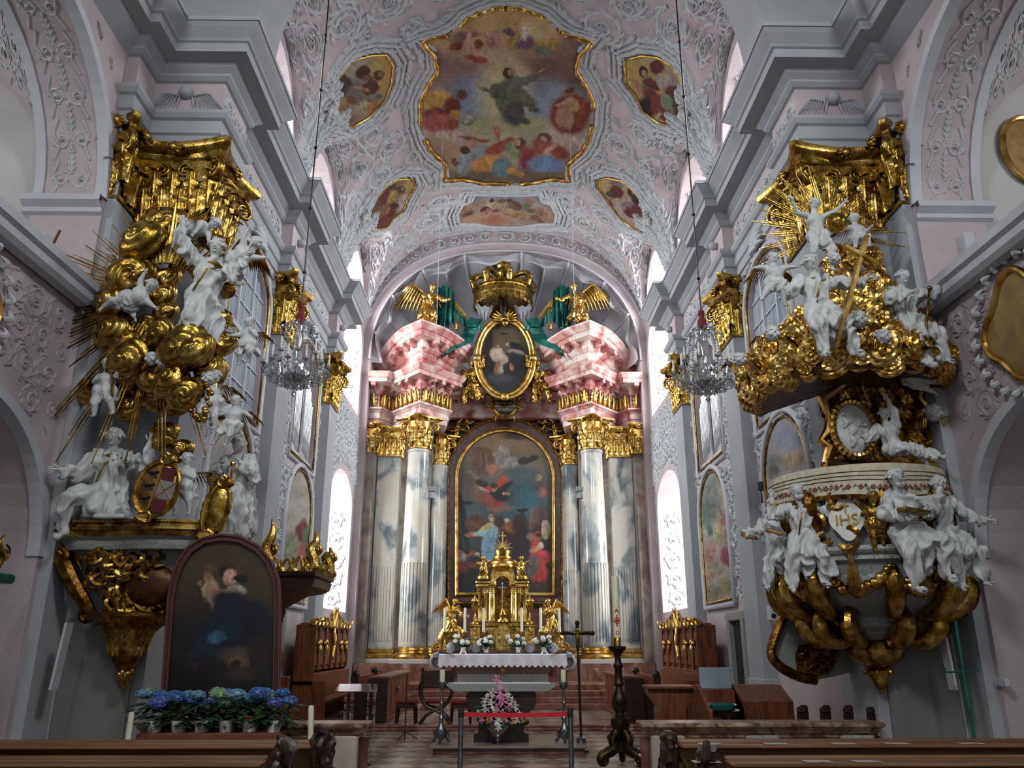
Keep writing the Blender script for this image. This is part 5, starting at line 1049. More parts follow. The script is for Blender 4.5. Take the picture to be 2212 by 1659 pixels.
child(canvas('painted_canvas', oc, lambda x, y: at(x, y, Y=YO), (1020, 680), .1386, ['4a4336', '3f3a30', '241e1e', '1c191c', '26262a'], [(560,380,240,170,0,'5c523c',.6),(250,500,60,300,5,'2a1a1a',.3),(370,200,100,40,-20,'2a1e1c',.3),(500,300,60,20,0,'2c241e',.3),(400,620,110,130,-20,'a89a86',.25),(470,700,90,80,20,'9a8e7c',.25),(390,480,44,50,0,'6a4432',.3),(400,490,26,30,0,'a08064',.3),(400,830,50,120,10,'7c5240',.25),(450,860,44,80,10,'8a8472',.3),(560,440,50,54,0,'544c40',.3),(560,460,30,36,0,'9c8c74',.3),(700,500,130,60,25,'15181c',.25),(680,590,130,50,10,'857a74',.3),(620,640,60,60,0,'3a3030',.3),(610,800,40,50,0,'c07848',.3),(530,820,50,60,0,'1a2024',.3),(700,720,120,120,0,'191a20',.4),(430,990,220,70,0,'36383c',.6)], 'oil', 1.0, 5, 7), ov)
m = MB(); fr = MB()
for k, (g, r) in enumerate(((57, .10), (64, .075))):
    pts = [PX(1091 + g * cos(t), 773 + (g + 23.5) * sin(t), YO - .05 - .05 * k) for t in np.linspace(0, 2 * pi, 73)]; m.tube(pts, [r * (1.12 if i % 2 and k else 1) for i in range(73)], 8)
for t in (0, pi / 2, pi): p = PX(1091 + 61 * cos(t), 773 + 84 * sin(t), YO - .15); m.bbox(tuple(p - V(.13, .08, .13)), tuple(p + V(.13, .08, .13)), .03)
child(m.build('gilded_frame', MT['gold2'], smooth=True, angle=60), ov)
m = MB(); c = PX(1091, 686, YO - .1)
for i in range(11):
    a = radians(-20 + 22 * i); m.tube([c - V(0, 0, .2), c + V(cos(a) * .22, -.12, sin(a) * .2 - .1), c + V(cos(a) * .46, -.05, sin(a) * .36)], [.03, .06, .075], 7)
m.ball(tuple(c - V(0, .05, .25)), .16, 10, 8); child(m.build('gilded_shell', MT['gold'], smooth=True), ov)
for s in (-1, 1):  # seated angels beside the oval
    lb = 'gilded angel seated to the %s of the oval picture' % ('left' if s < 0 else 'right')
    figure('angel_figure', lb, 'statue', PX(1091 + s * 72, 826, 27.9), 1.75, 'sit', .25 * s, 'long', 'gold', ov=dict(la=((.5, -.2, .3) if s < 0 else (.5, -.3, -.8), (.2, -.3, .8) if s < 0 else (-.5, -.5, 0)), ra=((-.5, -.3, -.8) if s < 0 else (-.5, -.2, .3), (.5, -.5, 0) if s < 0 else (-.2, -.3, .8)), ll=((.4, -.6, -.6), (.1, .1, -1)), rl=((-.2, -.5, -.8), (-.1, .2, -1)), h=(-.1 * s, -.2, 1)), wings=(.7, .3, .5, .5), group='gilded angels of the upper altar', seed=s + 5)
    figure('angel_figure', 'gilded winged angel kneeling on the %s curved gable, holding the green drapery' % ('left' if s < 0 else 'right'), 'statue', PX(923 if s < 0 else 1250, 664, 26.9), 1.85, 'kneel', 0, 'short', 'gold2',
           ov=dict(t=(.25 * -s, -.15, 1), ll=((.5 if s < 0 else .2, -.5, -.8), (.05, .5, -.7)), rl=((-.2 if s < 0 else -.5, -.4, -.8), (-.3, .7, -.3)), la=((.8, -.2, -.5), (.5, -.5, -.2)) if s < 0 else ((.3, -.3, -.9), (-.7, -.4, -.2)), ra=((-.3, -.3, -.9), (.7, -.4, -.2)) if s < 0 else ((-.8, -.2, -.4), (-.5, -.5, -.2)), h=(.2 * -s, -.2, 1)), wings={1: (.9, .3, .45 if s < 0 else .8, .62 if s < 0 else .8), -1: (.9, .3, .8 if s < 0 else .45, .8 if s < 0 else .62)}, wingmat='gold2', seed=s + 9)
# great crown with canopy and green drapery
YC = 27.6; cr = empty('crown', PX(1087, 640, YC), 'large gilded crown with orb and cross hanging above the oval picture', 'crown'); m = MB(); c = PX(1087, 645, YC); R0 = 1.1
m.lathe([(R0, -.12), (R0 * 1.02, 0), (R0 * .97, .16), (R0 * .99, .22), (R0 * 1.06, .24), (R0 * 1.06, .32), (R0 * .95, .34), (R0 * .95, .1)], tuple(c), 48, rmod=None)
for k in range(28):
    a = 2 * pi * k / 28; p = c + V(R0 * .99 * cos(a), R0 * .99 * sin(a), -.12); d = V(-sin(a), cos(a), 0); o = V(cos(a), sin(a), 0) * .03; w = .115
    pts = [p - d * w, p + d * w, p + d * w - V(0, 0, .2), p - V(0, 0, .3), p - d * w - V(0, 0, .2)]; m.add([q + o for q in pts] + [q - o for q in pts], [(0, 1, 2, 3, 4), (9, 8, 7, 6, 5)] + [(i, (i + 1) % 5, 5 + (i + 1) % 5, 5 + i) for i in range(5)])
for k in range(8):
    a = 2 * pi * k / 8 + .2; o = V(cos(a), sin(a), 0); pts = [c + o * R0 * x + V(0, 0, z) for x, z in ((.98, .3), (1.05, .6), (.9, .82), (.55, .84), (.2, .7), (.12, .75))]; m.tube(pts, [.12, .13, .12, .1, .08, .06], 8)
    m.ball(tuple(c + o * R0 * 1.1 + V(0, 0, .62)), .1, 8, 6)
m.lathe([(.14, .55), (.22, .62), (.2, .9), (.26, 1.0), (.2, 1.04), (.13, 1.1), (.27, 1.2), (.33, 1.32), (.28, 1.45), (.14, 1.52), (.05, 1.56)], tuple(c), 20)
child(m.build('crown_body', MT['gold'], smooth=True, angle=50), cr)
m = MB(); m.bbox(tuple(c + V(-.05, -.04, 1.54)), tuple(c + V(.05, .04, 2.05)), .015); m.bbox(tuple(c + V(-.2, -.04, 1.76)), tuple(c + V(.2, .04, 1.87)), .015)
for q in ((-.2, 1.815), (.2, 1.815), (0, 2.06)): m.bbox(tuple(c + V(q[0] - .07, -.04, q[1] - .07)), tuple(c + V(q[0] + .07, .04, q[1] + .07)), .02)
child(m.build('cross', MT['gold']), cr)
m = MB(); m.tube([c + V(0, .1, -.1), c + V(0, .1, -.75)], [.2, .1], 10); child(m.build('rod', MT['darkiron']), cr)
def drape(name, label, tops, bots, mat, nf=5, amp=.07, group=None, cat='drapery', n=44, mm=16, parent=None):
    """folded cloth between two polylines (points of the place)"""
    m = MB()
    def poly(P, t): x = t * (len(P) - 1); i = min(len(P) - 2, int(x)); return Vector(P[i]).lerp(Vector(P[i + 1]), x - i)
    for off in (0, .03):
        m.grid(lambda u, v: poly(tops, u).lerp(poly(bots, u), v) + V(0, -amp * (sin(u * nf * 2 * pi + 1.5 * v) + .4 * sin(u * nf * 4.7 * pi + 3)) * (.35 + .65 * v) + off, .03 * sin(u * nf * 2 * pi)), list(np.linspace(0, 1, n)), list(np.linspace(0, 1, mm)))
    o = m.build(name, MT[mat], smooth=True)
    if parent: child(o, parent); return o
    return tag(o, label, cat, group)
for s in (-1, 1):
    sn = 'left' if s < 0 else 'right'; q = lambda x, y, Y=27.3: PX(1088 + s * x, y, Y)
    e = empty('altar_drapery', q(110, 660), 'green drapery looped from the %s angel to the oval picture' % sn, 'drapery', 'green altar drapery')
    drape('hanging_cloth', '', [q(143, 622, 27.0), q(125, 615, 26.9), q(108, 626, 27.0)], [q(146, 700, 27.2), q(128, 712, 27.1), q(104, 690, 27.1)], 'green', 4, .11, parent=e)
    drape('swag', '', [q(112, 640), q(80, 690, 27.4), q(48, 690, 27.6)], [q(108, 688), q(78, 706, 27.4), q(44, 712, 27.6)], 'green', 1.6, .1, parent=e)
    drape('cloth_tail', '', [q(46, 690, 27.6), q(68, 735, 27.5), q(132, 772, 27.3)], [q(72, 688, 27.6), q(96, 728, 27.5), q(96, 775, 27.3)][0:2] + [q(140, 776, 27.3)], 'green', 1.5, .1, parent=e)
    drape('crown_curtain', '', [q(20, 660, 27.8), q(45, 662, 27.5), q(66, 652, 27.3)], [q(34, 690, 27.8), q(42, 690, 27.7), q(50, 688, 27.6)], 'grey', 3, .06, parent=e)
    m = MB(); p = q(100, 660, 27); m.tube([p, p - V(0, 0, .7)], .012, 5); m.tube([p - V(0, 0, .7), p - V(0, 0, .74), p - V(0, 0, .95)], [.03, .07, .06], 8); child(m.build('tassel', MT['gold']), e)
# ---------------------------------------------------------------- altar steps, table, tabernacle
st = empty('altar_steps', (0, 22.7, .12), 'veined red marble steps up to the high altar', 'steps')
for k in range(4):
    m = MB(); m.bbox((-2.9, 22.75 + .36 * k, .12 + .15 * k), (2.9, 22.75 + .36 * (k + 1) + (6 if k == 3 else .02), .27 + .15 * k), .015); child(m.build('step', MT['redblock']), st)
for s in (-1, 1):
    for k in range(3): m = MB(); a, b = sorted((s * 2.92, s * 4.85)); m.bbox((a, 23.0 + .55 * k, .12 + .2 * k), (b, 30.0, .32 + .2 * k), .015); child(m.build('side_step', MT['redblock']), st)
YT = 24.6
def bx(m, x0, y0, x1, y1, Y, dep, r=.01):
    a = PX(x0, y1, Y); b = PX(x1, y0, Y); m.bbox((a.x, Y, a.z), (b.x, Y + dep, b.z), r)
mt = empty('altar_table', (0.03, YT, .72), 'grey stone high altar table with gilded star and gilded corner leaves', 'altar')
tb = PX(1086, 1411, YT).z - .03; xl = PX(950, 1411, YT).x; xr = PX(1222, 1411, YT).x
m = MB(); prof = [(0, .72), (.0, .95), (.05, 1.0), (.06, 1.05), (.12, 1.15), (.3, 1.32), (.34, 1.36), (.34, tb)]
m.sweep([(xl + .5, 26.2), (xl + .5, YT + .4), (xr - .5, YT + .4), (xr - .5, 26.2)], prof, flip=-1); m.box((xl - .2, YT + .06, tb - .1), (xr + .2, 26.2, tb)); child(m.build('table_body', MT['stone'], smooth=True, angle=30), mt)
for s, x in ((-1, xl), (1, xr)):
    m = MB(); volute(m, (x - s * .05 + s * .1, YT + .5, tb - .25), (s, 0, 0), .26, .16); child(m.build('side_scroll', MT['stone'], smooth=True), mt)
    m = MB()
    for k in range(5): acanthus(m, (x - s * (.42 - .06 * k), YT + .2 - .01 * k, 1.12 + .02 * k), (0, -1, .2), (1, 0, 0), .12, .34, .2, .4)
    child(m.build('gilded_leaf', MT['oldgold'], smooth=True), mt)
m = MB(); c = PX(1086, 1443, YT + .15)
for k in range(12): a = pi * k / 6; m.bar(c + V(.03 * cos(a), 0, .03 * sin(a)), c + V(cos(a), 0, sin(a)) * (.24 if k % 3 == 0 else .14), .05, .03, .01)
child(m.build('gilded_star', MT['gold']), mt)
m = MB(); bx(m, 932, 1404, 1242, 1411, 25.1, 1.2); bx(m, 940, 1411, 960, 1425, 25.3, .8); bx(m, 1215, 1411, 1238, 1425, 25.3, .8); child(m.build('candle_shelf', MT['brownmar']), mt)
# cloth with scalloped lace edge
m = MB(); n = 168; zt = tb + .012; yf = YT - .0; pts = []
def clf(u, v):
    x = lerp(xl - .02, xr + .02, u)
    if v < .5: return V(x, lerp(25.1, yf, v * 2), zt)
    t = (v - .5) * 2; sc = abs(sin(u * 22 * pi)); zb = .30 + .07 * sc; fl = .02 + .05 * t * (1 + .6 * sin(u * 61))
    return V(x + (u - .5) * .06 * t, yf - fl * .5, zt - zb * t)
m.grid(clf, [i / n for i in range(n + 1)], [0, .25, .5, .56, .65, .75, .85, .93, 1]); tag(m.build('altar_cloth', MT['cloth'], smooth=True), 'white altar cloth with scalloped lace edge on the high altar', 'cloth')
# tabernacle
tn = empty('tabernacle', PX(1086, 1408, 25.6), 'gilded tabernacle with columns, dome and small relief doors, on the high altar', 'tabernacle'); Y6 = 25.6
def q7(x, y, Y=Y6): return PX(900 + x / 5.82, 1180 + y / 5.82, Y)
def b7(m, x0, y0, x1, y1, Y, dep, r=.012): a = q7(x0, y1, Y); b = q7(x1, y0, Y); m.bbox((a.x, Y, a.z), (b.x, Y + dep, b.z), r)
def tp(m, name, mat='gold2', **k): return child(m.build(name, MT[mat], smooth=True, angle=40, **k), tn)
m = MB(); b7(m, 640, 1290, 1540, 1345, 25.35, .7); b7(m, 860, 1010, 1300, 1300, 25.5, .5); b7(m, 830, 960, 1340, 1010, 25.42, .6); tp(m, 'lower_body', 'gold')
m = MB(); bl = [(lambda p: (p.x, p.z))(q7(x, y, 25.4)) for x, y in archpx(985, 1190, 975, 1060, 1330, 12)]; m.poly(bl, lambda x, z, d: (x, 25.36 + d, z), 0, .16)
c = q7(1085, 950, 25.45); m.lathe([(.2, 0), (.19, .06), (.12, .12), (.14, .2), (.1, .26), (.03, .38)], tuple(c), 16); tp(m, 'door_housing', 'gold')
for s in (-1, 1):
    m = MB(); dl = [(lambda p: (p.x, p.z))(q7(x, y, 25.33)) for x, y in ((1087 + s * 4, 1320), (1087 + s * 4, 1000), (1087 + s * 50, 1008), (1087 + s * 82, 1050), (1087 + s * 86, 1120), (1087 + s * 86, 1320))]
    m.poly(dl, lambda x, z, d: (x, 25.33 + d, z), 0, .05); x = 1087 + s * 44
    m.ball(tuple(q7(x, 1100, 25.32)), .04, 8, 6); m.tube([q7(x, 1120, 25.32), q7(x, 1170, 25.31), q7(x, 1225, 25.32)], [.035, .06, .03], 8); m.ball(tuple(q7(x, 1245, 25.32)), .05, 8, 6, (1.4, .5, .6)); m.ball(tuple(q7(x, 1050, 25.32)), .035, 8, 6)
    tp(m, 'relief_door')
for x in (795, 868, 945, 1220, 1290, 1362):
    Yc = 25.62 if x in (945, 1220) else 25.75 if x in (868, 1290) else 25.95; a = q7(x, 950, Yc); b = q7(x, 590, Yc); r = .115 if x in (945, 1220) else .07; h = b.z - a.z
    m = MB(); m.lathe([(r * 1.3, 0), (r * 1.3, .05), (r, .09), (r * .95, h * .5), (r * .85, h - .02), (r * 1.0, h), (r * .95, h + .02), (r * 1.25, h + .2), (r * 1.5, h + .3), (r * 1.5, h + .34)], tuple(a), 20)
    for k in range(6): an = k * pi / 3; acanthus(m, (a.x + r * .9 * cos(an), a.y + r * .9 * sin(an), b.z + .02), (cos(an), sin(an), 0), (-sin(an), cos(an), 0), r * 1.0, .24, .25, .2)
    tp(m, 'column')
for x0, x1 in ((742, 925), (1235, 1410)): m = MB(); b7(m, x0 + 14, 470, x1 - 14, 505, 25.5, .6); b7(m, x0, 430, x1, 470, 25.42, .75, .03); tp(m, 'cornice')
def archband(m, c, r0, r1, y0, y1, a0=0, a1=pi, n=24):
    pr = []
    for i in range(n + 1): a = a0 + (a1 - a0) * i / n; pr.append([(c.x + r * cos(a), y, c.z + r * sin(a)) for r, y in ((r0, y0), (r1, y0), (r1, y1), (r0, y1))])
    m.add([p for q in pr for p in q], [(4 * i + k, 4 * i + (k + 1) % 4, 4 * i + 4 + (k + 1) % 4, 4 * i + 4 + k) for i in range(n) for k in range(4)])
m = MB(); c = q7(1080, 480, 25.5); archband(m, c, .245, .38, 25.42, 26.1)
m.M = Matrix.Translation((c.x, 25.95, c.z + .28)); m.lathe([(.4, -.1), (.4, .05), (.35, .16), (.37, .22), (.47, .26), (.48, .3), (.44, .42), (.35, .5), (.27, .53), (.3, .56), (.3, .6), (.23, .62), (.27, .8), (.16, .84), (.02, .87)], (0, 0, 0), 28, rmod=lambda t, z: 1 + .025 * sin(t * 14)); m.M = Matrix.Identity(4)
m.box((c.x - .36, 25.5, c.z - .05), (c.x - .26, 26.1, c.z + .05)); m.box((c.x + .26, 25.5, c.z - .05), (c.x + .36, 26.1, c.z + .05)); tp(m, 'dome')
m = MB(); c2 = V(c.x, 25.85, c.z + 1.12)
for k in range(13): a = radians(10 + 160 * k / 12); m.bar(c2 + V(cos(a), 0, sin(a)) * .06, c2 + V(cos(a), 0, sin(a)) * (.34 if k % 2 == 0 else .24), .03, .02, .012)
m.bar(c2 + V(0, 0, .2), c2 + V(0, 0, .55), .035, .03); m.bar(c2 + V(-.11, 0, .42), c2 + V(.11, 0, .42), .035, .03); tp(m, 'ray_cross')
m = MB(); a = q7(985, 930, 26.2); b = q7(1175, 300, 26.2); m.box((a.x - .3, 26.15, a.z), (b.x + .3, 26.25, c.z)); tp(m, 'niche_back', 'oldgold')
m = MB(); a = q7(1077, 780, 25.55); b = q7(1077, 470, 25.55); m.bar(a, b, .03, .02); c3 = q7(1077, 515, 25.55); m.bar(c3 - V(.13, 0, 0), c3 + V(.13, 0, 0), .035, .02); m.bar(b - V(0, 0, .02), b + V(0, 0, .04), .06, .02)
cx = empty('altar_cross', a, 'slim silver cross inside the gilded niche of the tabernacle', 'cross'); child(m.build('silver_cross', material('silver', ['b8bcc0', 'd0d4d8'], 8, .25, 1)), cx)
m = MB(); m.lathe([(.1, -.16), (.07, -.1), (.03, -.02), (.02, .02)], tuple(a), 12); child(m.build('cross_foot', MT['gold2'], smooth=True), cx)
for s, x in ((-1, 733), (1, 1424)):
    w = 'left' if s < 0 else 'right'; m = MB(); b7(m, x - 66, 1015, x + 66, 1320, 25.5, .45); b7(m, x - 80, 980, x + 80, 1018, 25.43, .6, .03); b7(m, x - 80, 1300, x + 80, 1335, 25.43, .6); p = q7(x, 980, 25.65); m.lathe([(.17, 0), (.15, .05), (.08, .1), (.07, .16), (.05, .2), (.025, .26), (.03, .36), (.09, .42), (.12, .5), (.13, .56), (.06, .6)], tuple(p), 16)
    e = empty('gilded_urn', q7(x, 1330, 25.6), 'gilded pedestal with a small flaming urn, %s of the tabernacle' % w, 'urn', 'urns beside the tabernacle'); child(m.build('pedestal', MT['gold2'], smooth=True, angle=40), e)
    m = MB(); p = p + V(0, 0, .6)
    for k in range(7): a = k * .9; m.tube([p + V(.05 * cos(a), .05 * sin(a), 0), p + V(.09 * cos(a), .09 * sin(a), .1), p + V(.02 * cos(a + 1), .02 * sin(a), .2 + .03 * (k % 3))], [.03, .035, .006], 6)
    child(m.build('flame', MT['gold2'], smooth=True), e)
    m = MB(); p = q7(x, 1090, 25.5)
    for k in range(4): flourish(m, p + V(0, -.02, .1 - .13 * k), 1 if k % 2 else -1, .1)
    child(m.build('relief_ornament', MT['gold2'], smooth=True), e)
    # cherub on the tabernacle cornice
    figure('cherub_figure', 'gilded cherub standing on the tabernacle cornice, %s of its dome' % w, 'statue', q7(845 if s < 0 else 1310, 280, 25.6), .78, 'stand', 0, 'loin', 'gold2', True, dict(la=((.9, -.2, .25), (.6, -.3, .3)), ra=((-.9, -.2, -.2) if s > 0 else (-.6, -.3, -.6), (-.4, -.4, .5)), ll=((.3, -.4, -.9), (.1, .3, -1)), rl=((-.2, -.1, -1), (-.2, .2, -1)), t=(.1 * s, -.1, 1)), group='gilded figures on the tabernacle', wings=(.7, .4, .5, .35), wingmat='gold2', seed=3 + s, vox=.013)
    m = MB(); p = q7(842 if s < 0 else 1318, 395, 25.6); m.lathe([(.22, -.05), (.2, .04), (.12, .08), (.1, .12)], tuple(p), 16); volute(m, tuple(p + V(0, -.1, .1)), (s, 0, 0), .12, .08); tp(m, 'scroll_foot', 'gold')
    # kneeling adoring angel on a scroll base
    X = 430 if s < 0 else 1690; figure('angel_figure', 'gilded adoring angel on a scroll base at the %s end of the high altar' % w, 'statue', q7(X, 930, 25.5), 1.35, 'kneel', 0, 'long', 'gold2', ov=dict(t=(.18 if s < 0 else -.12, -.15, 1), ll=((.35, -.5, -.9), (-.1, .5, -.9)), rl=((-.1, -.3, -1), (-.8, .5, -.6)) if s < 0 else ((-.2, -.2, -1), (.1, .3, -1)), la=((.5, -.4, -.7), (.6, -.5, -.1)) if s < 0 else ((.4, -.5, -.6), (-.7, -.5, .3)), ra=((-.1, -.6, -.7), (.8, -.5, -.2)) if s < 0 else ((-.5, -.4, -.6), (.6, -.5, .4)), h=(.35, -.3, 1) if s < 0 else (-.3, -.3, 1)), wings={1: (.35, .5, .9, .3 if s < 0 else .52), -1: (.35, .5, .9, .55 if s < 0 else .32)}, wingmat='gold2', group='adoring angels of the high altar', seed=30 + s, vox=.015)
    e = empty('scroll_base', q7(X + 10, 1330, 25.5), 'gilded scroll base under the adoring angel at the %s end' % w, 'altar base', 'scroll bases of the adoring angels')
    m = MB(); pts = [q7(X + s * dx, y, 25.5) for dx, y in ((-115, 1150), (-95, 1100), (-40, 1075), (30, 1085), (80, 1150), (95, 1230), (120, 1320))]; m.tube(pts, [.07, .12, .14, .14, .12, .1, .1], 10, True, 1.6); volute(m, tuple(pts[0] + V(s * .06, -.03, -.06)), (-s, 0, 0), .13, .1); volute(m, tuple(q7(X + s * 170, 1285, 25.45)), (s, 0, 0), .15, .12); b7(m, X - 90, 1290, X + 90, 1335, 25.4, .4); child(m.build('gilded_scroll', MT['gold2'], smooth=True, angle=40), e)
    m = MB(); b7(m, X - 40, 1140, X + 50, 1300, 25.52, .2); child(m.build('marble_panel', MT['pinkmar']), e)
# candles on the altar shelf
for k, x in enumerate((350, 605, 840, 1322, 1562, 1795)):
    p = q7(x, 1330, 25.2); t = q7(x, 778, 25.2); u = q7(x, 1070, 25.2); h = u.z - p.z
    e = empty('altar_candle', p, ['leftmost', 'second', 'third', 'fourth', 'fifth', 'rightmost'][k] + ' of the six tall white candles in brass holders on the high altar', 'candle', 'six altar candles')
    m = MB(); m.tube([u, V(u.x, u.y, t.z)], [.042, .038], 12); m.tube([V(u.x, u.y, t.z), V(u.x, u.y, t.z + .03)], .006, 5); child(m.build('wax_candle', MT['wax'], smooth=True, angle=40), e)
    m = MB(); m.lathe([(.11, 0), (.1, .03), (.04, .06), (.025, .12), (.045, h * .4), (.025, h * .5), (.03, h * .8), (.07, h * .95), (.075, h)], tuple(p), 14); child(m.build('brass_holder', MT['gold'], smooth=True), e)
def flower_ball(m, c, r, n, rnd, pr=.022):
    for i in range(n):
        a = rnd.uniform(0, 6.28); z = rnd.uniform(-.5, 1); q = sqrt(max(0, 1 - z * z)); p = Vector(c) + V(q * cos(a), q * sin(a), z) * r; m.ball(tuple(p), pr, 6, 4, (1, 1, .6))
rf = random.Random(12)
for k, (x, y0, y1, w_) in enumerate(((575, 1160, 1345, 90), (865, 1160, 1340, 90), (1268, 1160, 1340, 80), (1590, 1160, 1345, 95))):
    p = q7(x + 10, 1340 + (0 if k in (1, 2) else 0), 24.9); t = q7(x, 1270, 24.9); h = t.z - p.z
    e = empty('flower_vase', p, ['leftmost white rose bouquet in a white bow-tied vase on the altar cloth', 'second white rose bouquet from the left, left of the tabernacle doors', 'third white rose bouquet from the left, right of the tabernacle doors', 'rightmost white rose bouquet with a long white bow on the altar cloth'][k], 'flowers', 'white bouquets on the high altar')
    m = MB(); m.lathe([(.06, 0), (.07, .01), (.06, h * .5), (.095, h), (.085, h), (.05, h * .5)], tuple(p), 14); child(m.build('vase', MT['cloth'], smooth=True), e)
    m = MB(); 
    for i in range(34): a = rf.uniform(0, 6.28); l = rf.uniform(.1, .3); q = t + V(cos(a) * l * .9, sin(a) * l * .5 - .03, rf.uniform(-.03, .25)); m.tube([t, q], [.006, .02], 4); m.ball(tuple(q), .045, 6, 4, (1, .5, .7))
    child(m.build('foliage', MT['leaf']), e)
    for i in range(8): a = i * 2 * pi / 8; l = rf.uniform(.16, .3) if i else 0; c = t + V(cos(a) * l, -.08 + sin(a) * .07, .2 + rf.uniform(-.12, .12)); m = MB(); flower_ball(m, c, .055, 34, rf, .025); m.ball(tuple(c), .055, 8, 6); child(m.build('rose', MT['petalw'], smooth=True), e)
    if k in (0, 3):
        m = MB()
        for dx in (-.06, .07): m.tube([p + V(0, -.08, h * .6), p + V(dx, -.13, h * .2), p + V(dx * 1.6, -.25, -.12), p + V(dx * 1.2, -.26, -.32)], [.03, .035, .03, .02], 6, True, .3)
        child(m.build('ribbon', MT['cloth'], smooth=True), e)
MT['mossball'] = material('silver_twig', ['8a8d90', 'b0b3b6', 'c8cacc'], 40, .7, bump=.8, bscale=90)
for k, x in enumerate((428, 745, 1428, 1715)):
    m = MB(); c = q7(x, 1278, 24.95); r = .145; m.ball(tuple(c), r * .93, 16, 12)
    for i in range(60):
        a = rf.uniform(0, 6.28); z = rf.uniform(-1, 1); q = V(sqrt(1 - z * z) * cos(a), sqrt(1 - z * z) * sin(a), z); e1 = q.orthogonal().normalized(); w = rf.uniform(0, 6.28); e1 = e1 * cos(w) + q.cross(e1) * sin(w); m.tube([c + (q * cos(t) + e1 * sin(t)) * r for t in (-.4, 0, .4)], .008, 4)
    tag(m.build('twig_ball', MT['mossball'], smooth=True), ['leftmost grey twig ball, beside the leftmost bouquet', 'grey twig ball left of the second bouquet', 'grey twig ball right of the third bouquet', 'rightmost grey twig ball near the end of the cloth'][k], 'decorative ball', 'grey twig balls on the altar cloth')
